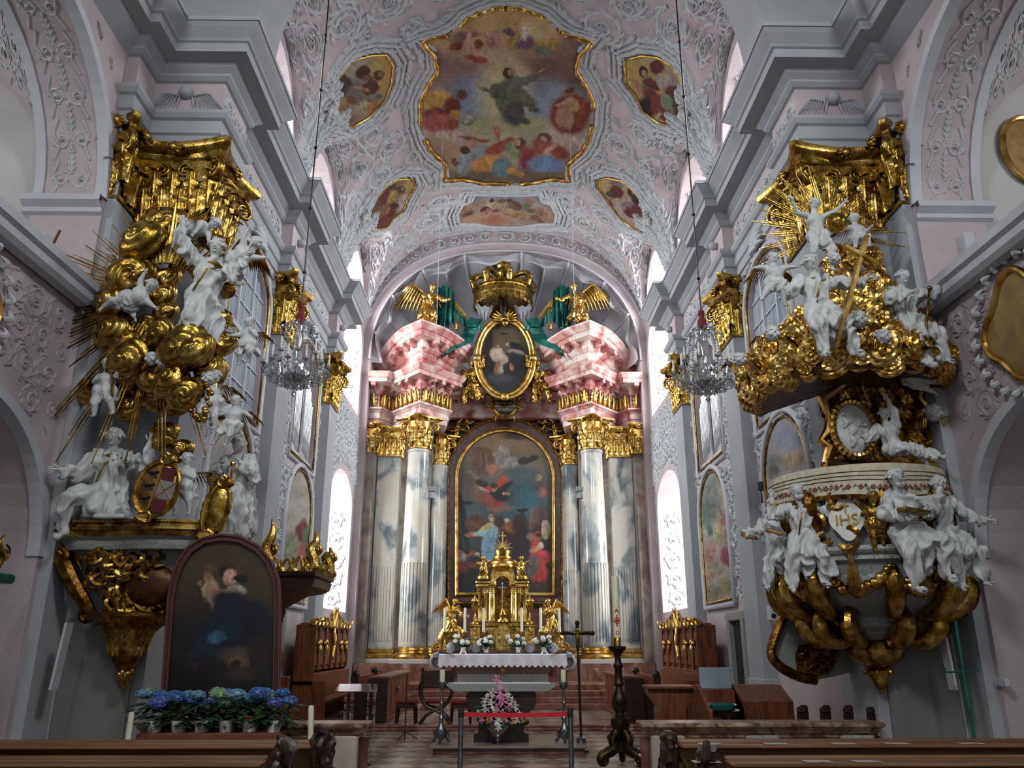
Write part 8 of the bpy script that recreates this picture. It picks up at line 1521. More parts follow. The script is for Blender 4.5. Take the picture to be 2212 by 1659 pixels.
# ---------------------------------------------------------------- pulpit on the right pier
PCX, PCY = 4.88, 11.2; c3 = lambda x, y, Y=10.0: at(1580 + x * .3014, 400 + y * .3014, Y=Y); c4 = lambda x, y, Y=9.9: at(1580 + x * .3859, 840 + y * .3859, Y=Y); PC = (PCX, PCY, 0); FA, FB = pi * .78, pi * 2.16
pu = empty('pulpit', (PCX, PCY, 1.3), 'carved grey and gold pulpit with garlands and hanging pendant, on the right pier', 'pulpit')
m = MB(); m.lathe([(1.0, 2.95), (1.2, 2.95), (1.22, 2.9), (1.2, 2.86), (1.16, 2.84), (1.18, 2.78), (1.1, 2.74), (1.08, 2.6), (1.04, 2.5)], PC, 90, FA, FB); part(pu, 'grey_ledge', MT['stone'], m, True)
m = MB(); m.lathe([(1.06, 2.62), (1.09, 2.56), (1.04, 2.38), (.88, 2.24), (.68, 2.16), (.6, 2.1), (.58, 1.98), (.5, 1.92)], PC, 150, FA, FB, rmod=lambda t, z: 1 + .03 * (abs(sin(t * 22)) - .5) * (z > 2.2)); part(pu, 'fluted_bowl', MT['stone'], m, True)
m = MB(); m.lathe([(.98, 2.95), (.98, 3.2), (1.0, 3.62), (1.06, 3.7)], PC, 60, FA, FB); part(pu, 'parapet_body', MT['greymar'] if 0 else MT['stone'], m, True)
def onP(a, r, z): return V(PCX + r * cos(a), PCY + r * sin(a), z)
rr = random.Random(9); m = MB()
for k in range(150):
    a = rr.uniform(FA + .1, FB - .1); z = rr.uniform(3.0, 3.62); c = onP(a, 1.05, z); s_ = V(-sin(a), cos(a), 0); o = V(cos(a), sin(a), 0)
    if abs(a - 4.17) < .22 and 3.05 < z < 3.55: continue
    an = rr.uniform(0, 6.28); q = lambda b, l: s_ * (cos(b) * l) + V(0, 0, sin(b) * l); m.tube([c, c + q(an, .09) + o * .06, c + q(an + .8, .16) + o * .05, c + q(an + 1.8, .11)], [.035, .045, .035, .012], 6)
part(pu, 'gilded_foliage', 'gold', m, True)
AG = [2.7, 3.3, 3.78, 4.56, 5.2, 5.9]
for k, a in enumerate(AG):
    o = V(cos(a), sin(a), 0)
    m = MB(); pts = [onP(a, r, z) for r, z in ((1.02, 3.66), (1.16, 3.55), (1.1, 3.35), (1.04, 3.1), (1.14, 2.98))]; m.tube(pts, [.08, .1, .08, .07, .09], 8); volute(m, tuple(onP(a, 1.12, 3.56)), o, .1, .1); part(pu, 'gilded_bracket', 'oldgold', m, True)
    m = MB(); pts = [onP(a, r, z) for r, z in ((1.06, 2.6), (1.2, 2.5), (1.14, 2.3), (.96, 2.16), (.8, 2.12))]; m.tube(pts, [.07, .12, .12, .09, .06], 9, True, 1.3); volute(m, tuple(onP(a, 1.16, 2.5)), o, .13, .14)
    part(pu, 'gilded_scroll', 'gold', m, True)
    m = MB(); pts = [onP(a + .2, r, z) for r, z in ((.62, 2.2), (.8, 2.12), (.84, 1.98), (.7, 1.86), (.5, 1.84), (.36, 1.9))]; m.tube(pts, [.07, .1, .12, .12, .1, .06], 9, True, 1.3); volute(m, tuple(onP(a + .2, .7, 2.02)), o, .13, .12); part(pu, 'gilded_scroll', 'gold', m, True)
    if k < 5:
        b = AG[k + 1]; m = MB()
        for i in range(26):
            t = (i + .5) / 26; c = onP(lerp(a, b, t), 1.12, 2.68 - .28 * sin(pi * t)); m.ball(tuple(c + V(rr.uniform(-.03, .03), rr.uniform(-.03, .03), rr.uniform(-.03, .03))), rr.uniform(.04, .065) * (1 + .5 * sin(pi * t)), 7, 5)
        part(pu, 'gilded_garland', 'gold', m, True)
        m = MB(); c = onP((a + b) / 2, 1.17, 2.5); ga = (a + b) / 2
        for i in range(7): an = i * .9; m.tube([onP(ga, 1.2, 2.88), c + V(.05 * cos(an), .05 * sin(an), 0), c + V(.03 * cos(an), .03 * sin(an), -.14)], [.02, .045, .02], 6)
        m.tube([onP(ga - .09, 1.2, 2.97), onP(ga, 1.26, 2.9), onP(ga + .09, 1.2, 2.97)], [.03, .07, .03], 7); part(pu, 'gilded_tassel', 'gold', m, True)
m = MB(); m.lathe([(.44, 1.98), (.5, 1.9), (.4, 1.84), (.24, 1.8)], PC, 40); part(pu, 'grey_collar', MT['stone'], m, True)
m = MB(); m.lathe([(.16, 1.86), (.3, 1.8), (.35, 1.7), (.3, 1.58), (.18, 1.5), (.1, 1.46)], PC, 40, rmod=lambda t, z: 1 + .1 * abs(sin(t * 5))); part(pu, 'gilded_pendant', 'gold', m, True)
m = MB(); m.lathe([(.07, 1.48), (.15, 1.43), (.14, 1.36), (.09, 1.28), (.05, 1.22), (.03, 1.2), (.035, 1.17), (.0, 1.15)], PC, 20, rmod=lambda t, z: 1 + .08 * sin(t * 8))
for k in range(6): a = k * 1.05; m.tube([onP(a, .1, 1.44), onP(a, .18, 1.42), onP(a, .19, 1.38)], [.03, .03, .01], 6)
part(pu, 'gilded_finial', 'gold', m, True)
# white panel with the lettering
a0 = 4.17; pn = onP(a0, 1.1, 3.3); m = MB(); M0 = Matrix.Translation(pn) @ Matrix.Rotation(a0 + pi / 2, 4, 'Z'); m.M = M0; m.poly([(.2 * cos(t) * (1 + .1 * cos(4 * t)), .26 * sin(t) * (1 + .08 * cos(4 * t))) for t in np.linspace(0, 2 * pi, 41)[:-1]], lambda x, z, d: (x, d, z), -.02, .08); part(pu, 'white_panel', MT['petalw'], m)
t_ = text('IHS', (0, 0, 0), .2, 'gold2'); t_.matrix_world = M0 @ Matrix.Translation((0, -.03, -.02)) @ Matrix.Rotation(pi / 2, 4, 'X'); mw = t_.matrix_world.copy(); t_.parent = pu; t_.matrix_parent_inverse = Matrix.Translation(-pu.location); t_.matrix_basis = mw
m = MB(); m.M = M0; m.bar((0, -.035, .08), (0, -.035, .22), .016); m.bar((-.04, -.035, .17), (.04, -.035, .17), .016); part(pu, 'gilded_cross', 'gold2', m)
figure('angel_figure', 'small gilded angel bust on the pulpit front beside the white lettered panel', 'statue', onP(4.46, 1.2, 3.2), .85, 'stand', 0, 'loin', 'gold', True, dict(ra=((-.8, -.5, .3), (-.8, -.3, .4)), la=((.6, -.5, -.5), (.3, -.6, -.2))), vox=.0135, seed=41)
# cloth over the parapet
m = MB(); n = 260
def fold_r(a): return .06 * max(-.6, min(.6, sin(a * 6))) + .01 * sin(a * 31)
def cf(i, v):
    a = lerp(FA + .02, FB - .1, i / n); r = 1.17 + fold_r(a) * v + .02 * v
    return onP(a, r if v > 0 else 1.02, 3.99 - .44 * max(0, v) + (.03 * sin(a * 2.4) + .02 * sin(a * 5)) * max(0, v))
m.grid(cf, list(range(n + 1)), [-.01, 0.001, .2, .4, .6, .8, .9]); pc = empty('pulpit_cloth', (PCX, PCY, 3.9), 'ivory embroidered cloth with red flowers and gold fringe hung over the pulpit rim', 'cloth'); CL = material('ivory_brocade', ['b8b098', 'c8c2ac', 'd4cfbc'], 12, .8, bump=.3, bscale=70); cb = m
m = MB()
for i in range(420): a = lerp(FA + .02, FB - .1, i / 420); c = cf(i / 420 * n, .9); m.box((c.x - .006, c.y - .006, c.z - .05), (c.x + .006, c.y + .006, c.z + .01))
tag(part(pc, 'gold_fringe', 'oldgold', m), kind='stuff')
RDM = material('red_embroidery', ['8a3a3c', 'a8585a'], 20, .8); GRM = material('green_embroidery', ['4c5c3c', '6c7a54'], 20, .8); g2 = l2 = m = cb
for k in range(34):
    i = 4 + k * 7.5; c = cf(i, .66); o = (c - V(PCX, PCY, c.z)).normalized()
    m.cur = 1
    for q in range(5): an = q * 1.257; s_ = V(-o.y, o.x, 0); p = c + o * .012 + s_ * .022 * cos(an) + V(0, 0, .022 * sin(an)); m.ball(tuple(p), .014, 6, 4)
    m.cur = 2
    for q in (-1, 1): s_ = V(-o.y, o.x, 0); g2.tube([c + o * .01 + s_ * q * .04, c + o * .012 + s_ * q * .06 + V(0, 0, .03 * (1 if k % 2 else -1)), c + o * .01 + s_ * q * .09], [.004, .014, .003], 5)
m.cur = 3
for v in (.22, .34, .46): l2.tube([cf(i, v) + (cf(i, v) - V(PCX, PCY, cf(i, v).z)).normalized() * .006 for i in range(0, n + 1, 2)], .005, 4)
part(pc, 'cloth_band', [CL, RDM, GRM, MT['oldgold']], cb, True)
m = MB(); m.grid(lambda a, r: onP(a, r, 3.985), list(np.linspace(FA + .1, FB - .2, 50)), [.85, 1.16]); tag(m.build('rim_cushion', MT['redvelvet']), 'red velvet rim cushion visible above the pulpit cloth', 'cushion')
p = c4(165, 560, 11.2); m = MB(); m.tube([p + V(0, 0, .1), p, p - V(0, 0, .02)], .04, 10); m.tube([p + V(0, 0, .02), p - V(0, 0, .2)], .012, 6); tag(m.build('camera_device', MT['black'], smooth=True), 'small black device mounted at the left end of the pulpit rim', 'device')
EG = 'seated evangelist statues on the pulpit'
def book(lb, p, rz, ry=.3, w=.22, mat='gold'):
    e = empty('book', p, lb, 'book', 'gilded books of the pulpit statues'); m = MB(); m.M = T(p.x, p.y, p.z, rz=rz, ry=ry); m.bbox((-w / 2, -w * .35, -.02), (w / 2, w * .35, .02), .006); part(e, 'cover', mat, m)
def evang(lb, p, H, rz, ov, **k): return figure('saint_figure', lb, 'statue', p, H, 'sit', rz, 'long', ov=ov, group=None, fold=1.35, **k)
evang('leftmost seated saint on the pulpit ledge, stretching an arm with a small book', onP(3.22, 1.15, 3.1), 1.35, -.5, dict(t=(-.1, 0, 1), ra=((-.5, -.3, -.8), (-.8, -.4, .1)), ll=((.3, -.7, -.6), (.1, .1, -1)), rl=((-.3, -.7, -.7), (-.1, .1, -1))), seed=51)
evang('bearded seated saint raising both hands to his head on the left of the pulpit', onP(3.68, 1.2, 3.12), 1.45, -.25, dict(h=(-.1, -.2, 1), la=((.7, -.3, -.3), (.1, -.3, 1)), ra=((-.7, -.3, -.3), (.0, -.3, 1)), ll=((.35, -.7, -.7), (.0, .1, -1)), rl=((-.35, -.6, -.8), (-.1, .1, -1))), beard=True, seed=52, trim=True)
evang('bearded seated saint with an open book and raised hand on the pulpit front', onP(4.72, 1.25, 3.12), 1.6, .05, dict(h=(-.2, -.3, 1), la=((.7, -.4, -.4), (.3, -.3, 1)), ra=((-.4, -.4, -.9), (.6, -.6, 0)), ll=((.55, -.75, -.4), (.0, .1, -1)), rl=((-.1, -.7, -.8), (.1, .1, -1))), beard=True, seed=53)
evang('rightmost seated saint on the pulpit looking down with arms spread', onP(5.25, 1.22, 3.12), 1.5, .3, dict(h=(-.3, -.5, .9), la=((.6, -.4, -.7), (.6, -.5, -.2)), ra=((-.6, -.4, -.6), (-.5, -.6, 0)), ll=((.3, -.75, -.6), (.05, .1, -1)), rl=((-.25, -.7, -.8), (.0, .1, -1))), cape=False, seed=54)
book('small gilded book held by the leftmost pulpit saint', onP(3.12, 1.55, 3.2), -.4); book('gilded book between the two left pulpit saints', onP(3.45, 1.42, 3.2), -.2); book('open gilded book on the lap of the front pulpit saint', onP(4.7, 1.55, 3.3), .1, .15, .34)
# back panel: gilded drapery, relief medallion, reclining figure
YBk = 11.0; bp = empty('gilded_relief', at(1900, 1000, Y=YBk), 'gilded carved back panel with white oval relief between pulpit and canopy', 'carved panel')
f4 = lambda pts, Y: [(lambda p: (p.x, p.z))(c4(x, y, Y)) for x, y in pts]
ol = f4([(520, 420), (550, 330), (500, 290), (540, 240), (540, 150), (500, 60), (620, -20), (760, -110), (900, -120), (1060, -60), (1050, 60), (1120, 150), (1190, 110), (1195, 240), (1170, 330), (1210, 400), (1190, 440)], YBk); x0 = min(p[0] for p in ol); x1 = max(p[0] for p in ol); z0 = min(p[1] for p in ol); z1 = max(p[1] for p in ol)
m = MB(); NX, NZ = 70, 60
vs = [(lerp(x0, x1, i / NX), YBk + .06 * sin(i * .55 + 3 * sin(j * .11)) * (.4 + .6 * j / NZ) + .03 * sin(i * 1.3 + j * .4), lerp(z0, z1, j / NZ)) for j in range(NZ + 1) for i in range(NX + 1)]; fs = [(j * (NX + 1) + i, j * (NX + 1) + i + 1, (j + 1) * (NX + 1) + i + 1, (j + 1) * (NX + 1) + i) for j in range(NZ) for i in range(NX) if inpoly(lerp(x0, x1, (i + .5) / NX), lerp(z0, z1, (j + .5) / NZ), ol)]
m.add(vs, fs); nv_ = len(vs); m.add([(v[0], v[1] + .12, v[2]) for v in vs], fs); part(bp, 'gilded_drapery', 'gold', m, True)
m = MB(); loop = [V(x, YBk - .04, z) for x, z in ol] + [V(ol[0][0], YBk - .04, ol[0][1])]; m.tube(loop, [.05 + .03 * (i % 2) for i in range(len(loop))], 8); part(bp, 'gilded_border', 'gold2', m, True)
mc = c4(680, 225, 10.7); m = MB(); m.ball(tuple(mc), 1, 30, 16, (.27, .07, .37)); rr = random.Random(3)
for k in range(9): p = mc + V(rr.uniform(-.15, .15), -.05, rr.uniform(-.22, .22)); m.tube([p, p + V(.03, -.02, -.07), p + V(0, -.01, -.15)], [.03, .045, .02], 7); m.ball(tuple(p + V(0, -.02, .05)), .028, 8, 6)
part(bp, 'white_relief_oval', 'statue', m, True); m = MB(); m.tube([mc + V(.29 * cos(t), -.03, .39 * sin(t)) for t in np.linspace(0, 2 * pi, 60)], [.04 + .018 * (i % 2) for i in range(60)], 7); part(bp, 'gilded_oval_frame', 'gold2', m, True)
figure('saint_figure', 'white draped figure reclining beside the oval relief, above the pulpit cloth', 'statue', c4(900, 330, 10.55), 1.15, 'sit', 0, 'long', ov=dict(t=(-.15, -.05, 1), h=(-.1, -.3, 1), ll=((1, -.3, -.15), (1, 0, -.3)), rl=((.9, -.5, -.1), (.9, 0, -.35)), ra=((-.6, -.3, -.6), (-.8, -.3, -.1)), la=((-.1, -.3, 1), (-.4, -.2, .9))), seed=61, fold=1.3)
cherub_head('cherub head at the right top of the pulpit back panel', c4(1130, 135, 10.7), .13)
# canopy of clouds
cn = empty('pulpit_canopy', (PCX, PCY, 5.0), 'bulging gilded cloud canopy hanging over the pulpit', 'canopy'); CX_, CY2 = 4.85, 11.2; m = MB(); m.lathe([(.0, 5.36), (1.2, 5.26), (1.34, 5.22), (1.36, 5.3), (1.3, 5.4), (.0, 5.5)], (CX_, CY2, 0), 48, FA - .2, FB + .1); part(cn, 'soffit_board', material('dark_brown_gilt', ['24160c', '46290f', '6a4418'], 6, .4, .7), m, True)
rr = random.Random(77); kk = 0
for z, r, sz, n in ((5.36, 1.36, .19, 17), (5.56, 1.42, .23, 15), (5.8, 1.28, .24, 13), (6.02, 1.1, .23, 11), (6.25, .92, .22, 9), (6.48, .74, .21, 8), (6.7, .56, .19, 6), (6.92, .42, .17, 5), (7.14, .34, .16, 5), (7.36, .26, .15, 4)):
    for k in range(n):
        a = lerp(FA - .05, FB + .0, (k + .5 * (kk % 2)) / max(1, n - .5)); off = .34 * min(1, (z - 5) / 1.6); c = V(CX_ + off + r * cos(a), CY2 + r * sin(a) * .92 - .4 * max(0, z - 6.4), z + rr.uniform(-.06, .06)); m = MB(); cloud(m, c, sz * rr.uniform(.8, 1.15), (cos(a) + rr.uniform(-.3, .3), sin(a), rr.uniform(-.3, .2)), kk * 13 + k, .9, 8, .26); part(cn, 'cloud', 'gold2', m, True)
    kk += 1
cr_ = c3(690, 330, 10.75); rr = random.Random(6)
for k in range(19): a = radians(-12 + k * 12.2) ; m = MB(); ray(m, cr_, V(cos(a), .02, sin(a)), .5, rr.uniform(.95, 1.25), .035); part(cn, 'ray', 'gold', m)
CG = 'carved figures of the pulpit canopy'
figure('saint_figure', 'bare-backed seated figure with drapery at the very top of the pulpit canopy', 'statue', c3(620, 365, 10.35), 1.25, 'sit', .3, 'loin', ov=dict(t=(-.05, 0, 1), h=(.1, -.2, 1), la=((.6, -.3, .3), (.5, -.2, .5)), ra=((-.8, -.2, -.1), (-.6, -.3, .8)), ll=((.1, -.5, -.9), (-.1, .1, -1)), rl=((-.4, -.4, -.9), (-.1, .2, -1))), seed=71)
P_ = putto; P_('cherub with gilded wings standing at the upper left of the pulpit canopy', c3(315, 700, 10.3), .95, 'stand', ov=dict(ra=((-.8, -.3, .1), (-.8, -.2, -.2)), la=((.8, -.3, .1), (.8, -.3, -.1)), ll=((.2, -.2, -1), (.1, .1, -1)), rl=((-.5, -.4, -.7), (-.6, .3, -.8))), seed=72, g=CG)
P_('cherub beside the gilded globe near the top of the pulpit canopy', c3(900, 385, 10.45), .85, 'sit', ov=dict(ra=((-.8, -.4, -.3), (-.9, -.2, .1))), seed=73, g=CG)
P_('dangling cherub under the right side of the pulpit canopy', c3(1330, 1400, 10.5), .8, ov=dict(t=(-.8, -.2, .4), ll=((.9, -.1, -.3), (.9, .1, -.1)), rl=((.7, -.2, -.5), (.8, .2, -.3))), seed=74, g=CG)
figure('saint_figure', 'seated white woman holding the great gilded cross in front of the pulpit canopy', 'statue', c3(620, 880, 9.75), 1.6, 'sit', .05, 'long', ov=dict(h=(-.25, -.3, 1), la=((.8, -.3, -.2), (.8, -.3, .1)), ra=((-.7, -.3, -.7), (-.4, -.5, -.3)), ll=((.45, -.6, -.8), (.25, .1, -1)), rl=((-.15, -.6, -.8), (.1, .1, -1))), seed=75, fold=1.3, trim=True)
figure('saint_figure', 'seated white woman with an anchor staff at the right side of the pulpit canopy', 'statue', c3(1260, 960, 10.0), 1.5, 'sit', .3, 'long', ov=dict(h=(.05, -.3, 1), la=((.7, -.3, .0), (.5, -.3, .7)), ra=((-.6, -.4, -.6), (.5, -.6, .1)), ll=((.6, -.6, -.7), (.15, .1, -1)), rl=((.1, -.6, -.9), (.2, .1, -1))), seed=76, fold=1.3)
m = MB(); a = c3(745, 1165, 9.45); b = c3(968, 365, 9.55); m.bar(a, b, .075, .05); c = c3(812, 437, 9.52); d = c3(1050, 568, 9.52); m.bar(c, d, .075, .05); tag(m.build('gilded_cross', MT['gold2']), 'great slanting gilded cross on the pulpit canopy', 'cross')
m = MB(); a = c3(1420, 740, 9.75); b = c3(1385, 1160, 9.75); m.tube([a, b], .018, 7); m.tube([c3(1290, 1040, 9.75), c3(1320, 1120, 9.75), b, c3(1460, 1170, 9.75)], [.01, .02, .022, .008], 7); m.tube([a + V(.03 * cos(t), 0, .03 * sin(t)) for t in np.linspace(0, 6.3, 12)], .01, 5); tag(m.build('gilded_anchor', MT['oldgold'], smooth=True), 'thin gilded anchor staff held at the right of the pulpit canopy', 'anchor')
p = c3(755, 270, 10.3); m = MB(); m.ball(tuple(p), .15, 24, 16); m.tube([p + V(.155 * cos(t), -.0, .155 * sin(t)) for t in np.linspace(0, 6.29, 24)], .012, 5); tag(m.build('gilded_globe', MT['gold'], smooth=True), 'shiny gilded globe near the top of the pulpit canopy', 'globe')
for lb, x, y, Y, r in (('cherub head framed by swirls at the lower left of the pulpit canopy', 295, 1065, 9.85, .11), ('cherub head in the middle of the pulpit canopy right of the cross', 910, 965, 9.7, .12), ('downward looking cherub head at the lower right of the pulpit canopy', 1090, 1085, 9.7, .11), ('small cherub head under the top figure of the pulpit canopy', 740, 530, 10.2, .09), ('cherub head at the far left edge of the pulpit canopy', 65, 1250, 10.6, .1)): cherub_head(lb, c3(x, y, Y), r)
# stair behind the pulpit
sr = empty('pulpit_stair', (4.6, 12.2, 1.3), 'curved dark stair parapet with gilded panels behind the pulpit', 'stair'); cs = lambda x, y, Y: at(1630 + x * .235, 1180 + y * .235, Y=Y)
ol = [(lambda p: (p.x, p.z))(cs(x, y, 11.9)) for x, y in ((290, 560), (150, 930), (200, 1080), (380, 1190), (560, 1230), (720, 1200), (930, 1150), (930, 560))]; m = MB(); m.poly(ol, lambda x, z, d: (x, 11.9 + d, z), 0, .2); part(sr, 'parapet', MT['stone'], m)
m = MB(); lp = [V(x, 11.86, z) for x, z in ol[:5]]; m.tube(lp, [.07] * 5, 8); m.poly([(lambda p: (p.x, p.z))(cs(x, y, 11.85)) for x, y in ((420, 900), (780, 920), (770, 1040), (680, 1170), (520, 1210), (400, 1150), (380, 1000))], lambda x, z, d: (x, 11.85 + d, z), 0, .06); m.poly([(lambda p: (p.x, p.z))(cs(x, y, 11.85)) for x, y in ((530, 660), (690, 660), (690, 830), (500, 830))], lambda x, z, d: (x, 11.85 + d, z), 0, .06)
for k in range(50): p = cs(random.Random(k).uniform(420, 740), random.Random(k + 99).uniform(930, 1150), 11.84); an = k * 1.7; m.tube([p, p + V(.05 * cos(an), -.03, .05 * sin(an)), p + V(.07 * cos(an + 1), -.01, .07 * sin(an + 1))], [.02, .025, .008], 5)
part(sr, 'gilded_panel', 'oldgold', m, True)
p = at(1668, 1325, X=5.0); e = empty('speaker', p, 'white loudspeaker fixed to the wall beside the pulpit stair', 'loudspeaker'); m = MB(); m.bbox((p.x - .08, p.y - .08, p.z - .14), (p.x + .08, p.y + .08, p.z + .14), .02); part(e, 'housing', 'white', m); m = MB(); m.ball((p.x, p.y - .08, p.z - .05), .05, 12, 8, (1, .3, 1)); part(e, 'cone', 'black', m, True)
# ---------------------------------------------------------------- chandeliers and hanging wires
CR = material('crystal', ['e8eef2'], rough=.03, trans=.85); CR2 = material('crystal_bright', ['9aa0a6', 'd0d4d8', 'f4f6f8'], 18, .05, .55, trans=.35); WX = MT['petalw']
def chandelier(px, py0, lb):
    Y = 13.0; top = at(px, py0, Y=Y); c = V(top.x, Y, top.z); e = empty('chandelier', c, lb, 'chandelier', 'crystal chandeliers'); rr = random.Random(4)
    m = MB(); m.lathe([(.01, 0), (.05, -.04), (.06, -.1), (.045, -.16), (.075, -.22), (.085, -.36), (.07, -.38), (.0, -.38)], tuple(c), 16); part(e, 'red_tassel', 'redvelvet', m, True)
    m = MB(); m.tube([c, V(c.x, Y, 16.3)], .014, 6)
    for k in range(7): m.ball((c.x, Y, c.z + .6 + 1.3 * k), .035, 8, 6)
    part(e, 'cable', 'darkiron', m, True)
    m = MB(); z0 = -.36; C0 = V(0, 0, 0)
    m.lathe([(.02, z0), (.05, z0 - .08), (.03, z0 - .2), (.06, z0 - .3), (.04, z0 - .5), (.09, z0 - .62), (.05, z0 - .75), (.12, z0 - .95), (.2, z0 - 1.0), (.1, z0 - 1.1), (.04, z0 - 1.2), (.0, z0 - 1.25)], tuple(c), 16); part(e, 'glass_stem', CR2, m, True)
    def droplet(m, p, r): m.add([p + V(0, 0, r * 1.6), p + V(r, 0, 0), p + V(0, r, 0), p + V(-r, 0, 0), p + V(0, -r, 0), p - V(0, 0, r)], [(0, 1, 2), (0, 2, 3), (0, 3, 4), (0, 4, 1), (5, 2, 1), (5, 3, 2), (5, 4, 3), (5, 1, 4)])
    for ring, (n, R1, zz, cand) in enumerate(((12, .56, -1.22, 1), (8, .40, -1.02, 1), (6, .3, -.5, 0))):
        for k in range(n):
            a = 2 * pi * k / n + ring * .3; o = V(cos(a), sin(a), 0); m = MB(); p0 = c + V(0, 0, z0 - 1.0 if ring < 2 else z0 - .05); p1 = c + o * R1 + V(0, 0, zz)
            m.tube([p0 + o * .06, p0 + o * R1 * .4 + V(0, 0, -.16 if ring < 2 else .06), p0 + o * R1 * .8 + V(0, 0, (zz - z0 + 1.0) * .3 - .14 if ring < 2 else -.02), p1], [.012, .01, .01, .008], 6)
            if cand: m.lathe([(.01, -.03), (.055, 0), (.06, .012), (.02, .02), (.025, .06)], tuple(p1), 10)
            else: m.ball(tuple(p1), .03, 8, 6)
            part(e, 'arm', CR2, m, True)
            if cand: m = MB(); m.tube([p1 + V(0, 0, .05), p1 + V(0, 0, .24), p1 + V(0, 0, .27)], [.016, .014, .003], 8); part(e, 'candle', WX, m, True)
    m = MB()
    def chain(p, q, sag, n, r):
        for i in range(n + 1): t = i / n; droplet(m, p.lerp(q, t) + V(0, 0, -sag * sin(pi * t)), r)
    for k in range(12):
        a = 2 * pi * k / 12; b = 2 * pi * (k + 1) / 12; o = V(cos(a), sin(a), 0); o2 = V(cos(b), sin(b), 0)
        chain(c + o * .2 + V(0, 0, -.42), c + o * .3 + V(0, 0, -1.0), -.04, 13, .016); chain(c + o * .56 + V(0, 0, -1.25), c + o2 * .56 + V(0, 0, -1.25), .09, 7, .015); chain(c + o * .56 + V(0, 0, -1.25), c + o * .12 + V(0, 0, -1.45), .05, 8, .018); chain(c + o * .22 + V(0, 0, -.42), c + o2 * .22 + V(0, 0, -.42), .05, 4, .015)
        for r_, z_ in ((.56, -1.33), (.42, -1.42), (.3, -1.48), (.16, -1.55), (.32, -.58)): droplet(m, c + o * r_ + V(0, 0, z_), .03)
        for r_, z_ in ((.48, -1.2), (.36, -1.3), (.25, -1.38)): q = c + V(cos(a + .25), sin(a + .25), 0) * r_ + V(0, 0, z_); m.ball(tuple(q), .032, 6, 5)
    for k in range(40): droplet(m, c + V(rr.uniform(-.45, .45), rr.uniform(-.45, .45), rr.uniform(-1.45, -.6)), .02)
    droplet(m, c + V(0, 0, -1.68), .05); tag(part(e, 'crystal_drops', CR, m), kind='stuff')
chandelier(652, 655, 'crystal chandelier hanging on the left, before the left choir wall'); chandelier(1514, 668, 'crystal chandelier hanging on the right, beside the pulpit canopy')
for x, s in ((932, -1), (1246, 1)):
    Y = 20.0; p = at(x if s < 0 else 1252, 1060, Y=Y); q = at(940 if s < 0 else 1241, 560, Y=Y); e = empty('hanging_lamp', p, 'small white lamp on a long wire before the %s altar column' % word(s), 'lamp', 'white lamps on wires'); m = MB(); m.tube([(p.x, Y, p.z + .08), (p.x, Y, 16.9)], .006, 5); part(e, 'wire', 'white', m)
    m = MB(); m.bbox((p.x - .09, Y - .05, p.z - .02), (p.x + .09, Y + .05, p.z + .1), .01); m.lathe([(.04, -.03), (.08, -.12), (.09, -.2), (.05, -.21)], (p.x, Y, p.z), 12); part(e, 'lamp_housing', 'white', m, True)
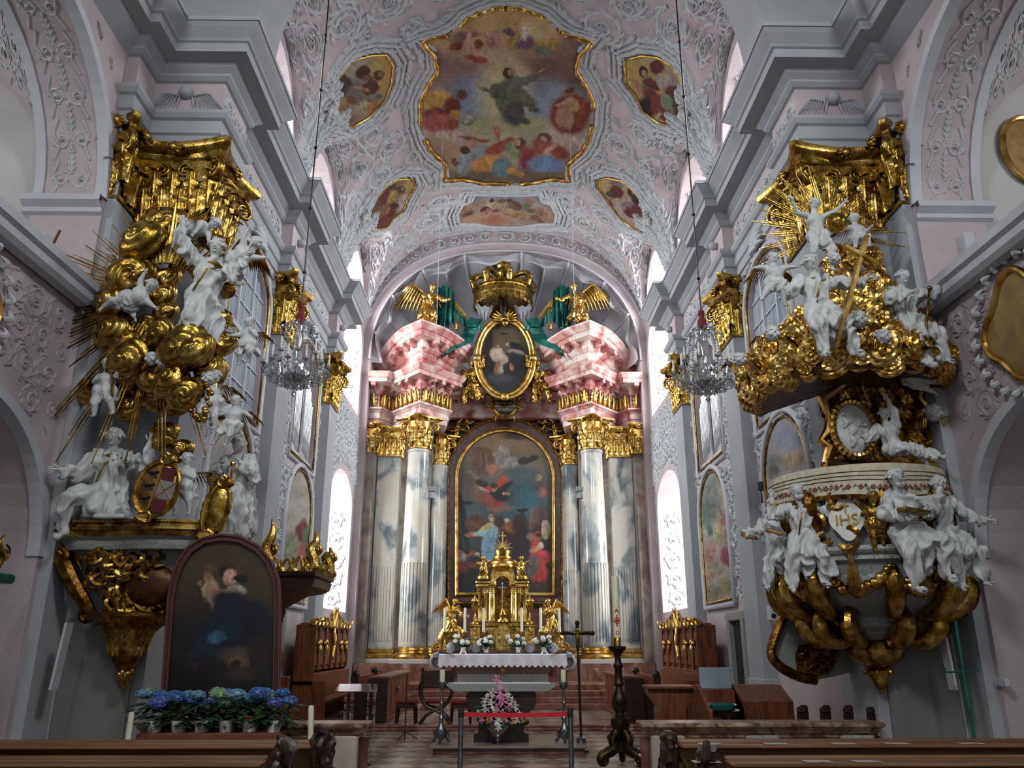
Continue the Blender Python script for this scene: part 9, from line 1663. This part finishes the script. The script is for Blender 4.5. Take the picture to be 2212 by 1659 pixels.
# small things: picture frames at the frame edge, white board in the galleries
for s in (-1, 1):
    w = word(s); y = 8.1 if s < 0 else 8.85; e = empty('wall_medallion', (s * 6.1, y, 5.4), 'gilded framed ochre medallion painting on the %s gallery parapet' % w, 'painting', 'parapet medallions'); P = [(y + .62 * cos(t) * (1 + .12 * cos(4 * t)), 5.45 + .62 * sin(t) * (1 + .12 * cos(4 * t))) for t in np.linspace(0, 2 * pi, 49)[:-1]]
    if s < 0: P = [(a - .0, b) for a, b in P]
    m = MB(); m.poly(P, lambda a, b, d: (s * (6.1 + d), a, b), 0, .08); part(e, 'painted_panel', 'ochre', m); m = MB(); q = [(s * 6.09, a, b) for a, b in P]; m.tube(q + q[:1], .045, 8); part(e, 'gilded_rim', 'gold2', m, True)
    m = MB()
    for k in range(24): t = k / 24 * 2 * pi; c = V(s * 6.1, y + .8 * cos(t), 5.45 + .8 * sin(t)); m.tube([c, c + V(-s * .05, .07 * cos(t + .5), .07 * sin(t + .5)), c + V(-s * .02, .13 * cos(t + 1.3), .13 * sin(t + 1.3))], [.03, .045, .012], 6)
    part(e, 'stucco_wreath', 'stucco', m, True)
    p = at(90 if s < 0 else 2090, 545, Y=9.6); e = empty('gallery_lamp', p, 'white box lamp standing on the %s gallery rail' % w, 'lamp', 'box lamps on the gallery rails'); m = MB(); m.bar(p - V(s * .0, 0, .5), p + V(s * -.1 * 0, 0, .25), .14, .2); part(e, 'housing', 'white', m)
m = MB(); m.bar(at(90, 575, Y=9.3), at(130, 497, Y=9.3), .03, .02); tag(m.build('wooden_rod', MT['wood']), 'thin wooden rod leaning in the left gallery opening', 'rod')
# cherub reliefs of the piers' frieze
for s in (-1, 1):
    p = V(s * 5.42, YF - .02, 10.5); m = MB(); m.ball(tuple(p + V(0, -.06, .02)), .12, 14, 10); 
    for q in (-1, 1): wing(m, p + V(q * .08, -.04, -.05), V(q * 1, 0, .3).normalized(), V(q * .35, 0, -1).normalized(), .5)
    o = m.build('trim_%d' % (60 + (s > 0)), MT['grey'], smooth=True); o['kind'] = 'structure'
    for y in (16.45, 21.55): m = MB(); p = V(s * (UP - .12), y, 10.5); m.ball(tuple(p), .1, 10, 8); struct(m, 'trim_%d' % (62 + (s > 0) + (2 if y > 20 else 0)), MT['grey'], smooth=True)
# stucco cherubs seated at the feet of the vault
for s in (-1, 1):
    for y in (16.9, 22.1):
        p = V(s * 4.42, y, vault(4.42, y) - .35); P_('stucco cherub seated at the foot of the vault, %s side, %s' % (word(s), 'near the front bay' if y < 20 else 'near the apse'), p, 1.05, 'sit', rz=.5 * s, ov=dict(t=(-.2 * s, -.2, 1)), wings=None, seed=int(y), g='stucco cherubs of the vault')
for c, rx, rz, lb in ((at(2222, 325, Y=10.86), .42, .6, 'gilded oval frame on the white gallery wall at the right edge'), (at(2200, -12, Y=10.86), .5, .5, 'ochre round painting with white wreath in the top right corner')):
    e = empty('round_painting', c, lb, 'painting'); m = MB(); m.ball(tuple(c), 1, 28, 12, (rx, .03, rz)); part(e, 'painted_panel', 'ochre', m, True); m = MB(); m.tube([c + V(rx * cos(t), -.02, rz * sin(t)) for t in np.linspace(0, 2 * pi, 40)], .05, 8); part(e, 'gilded_rim', 'gold2', m, True)
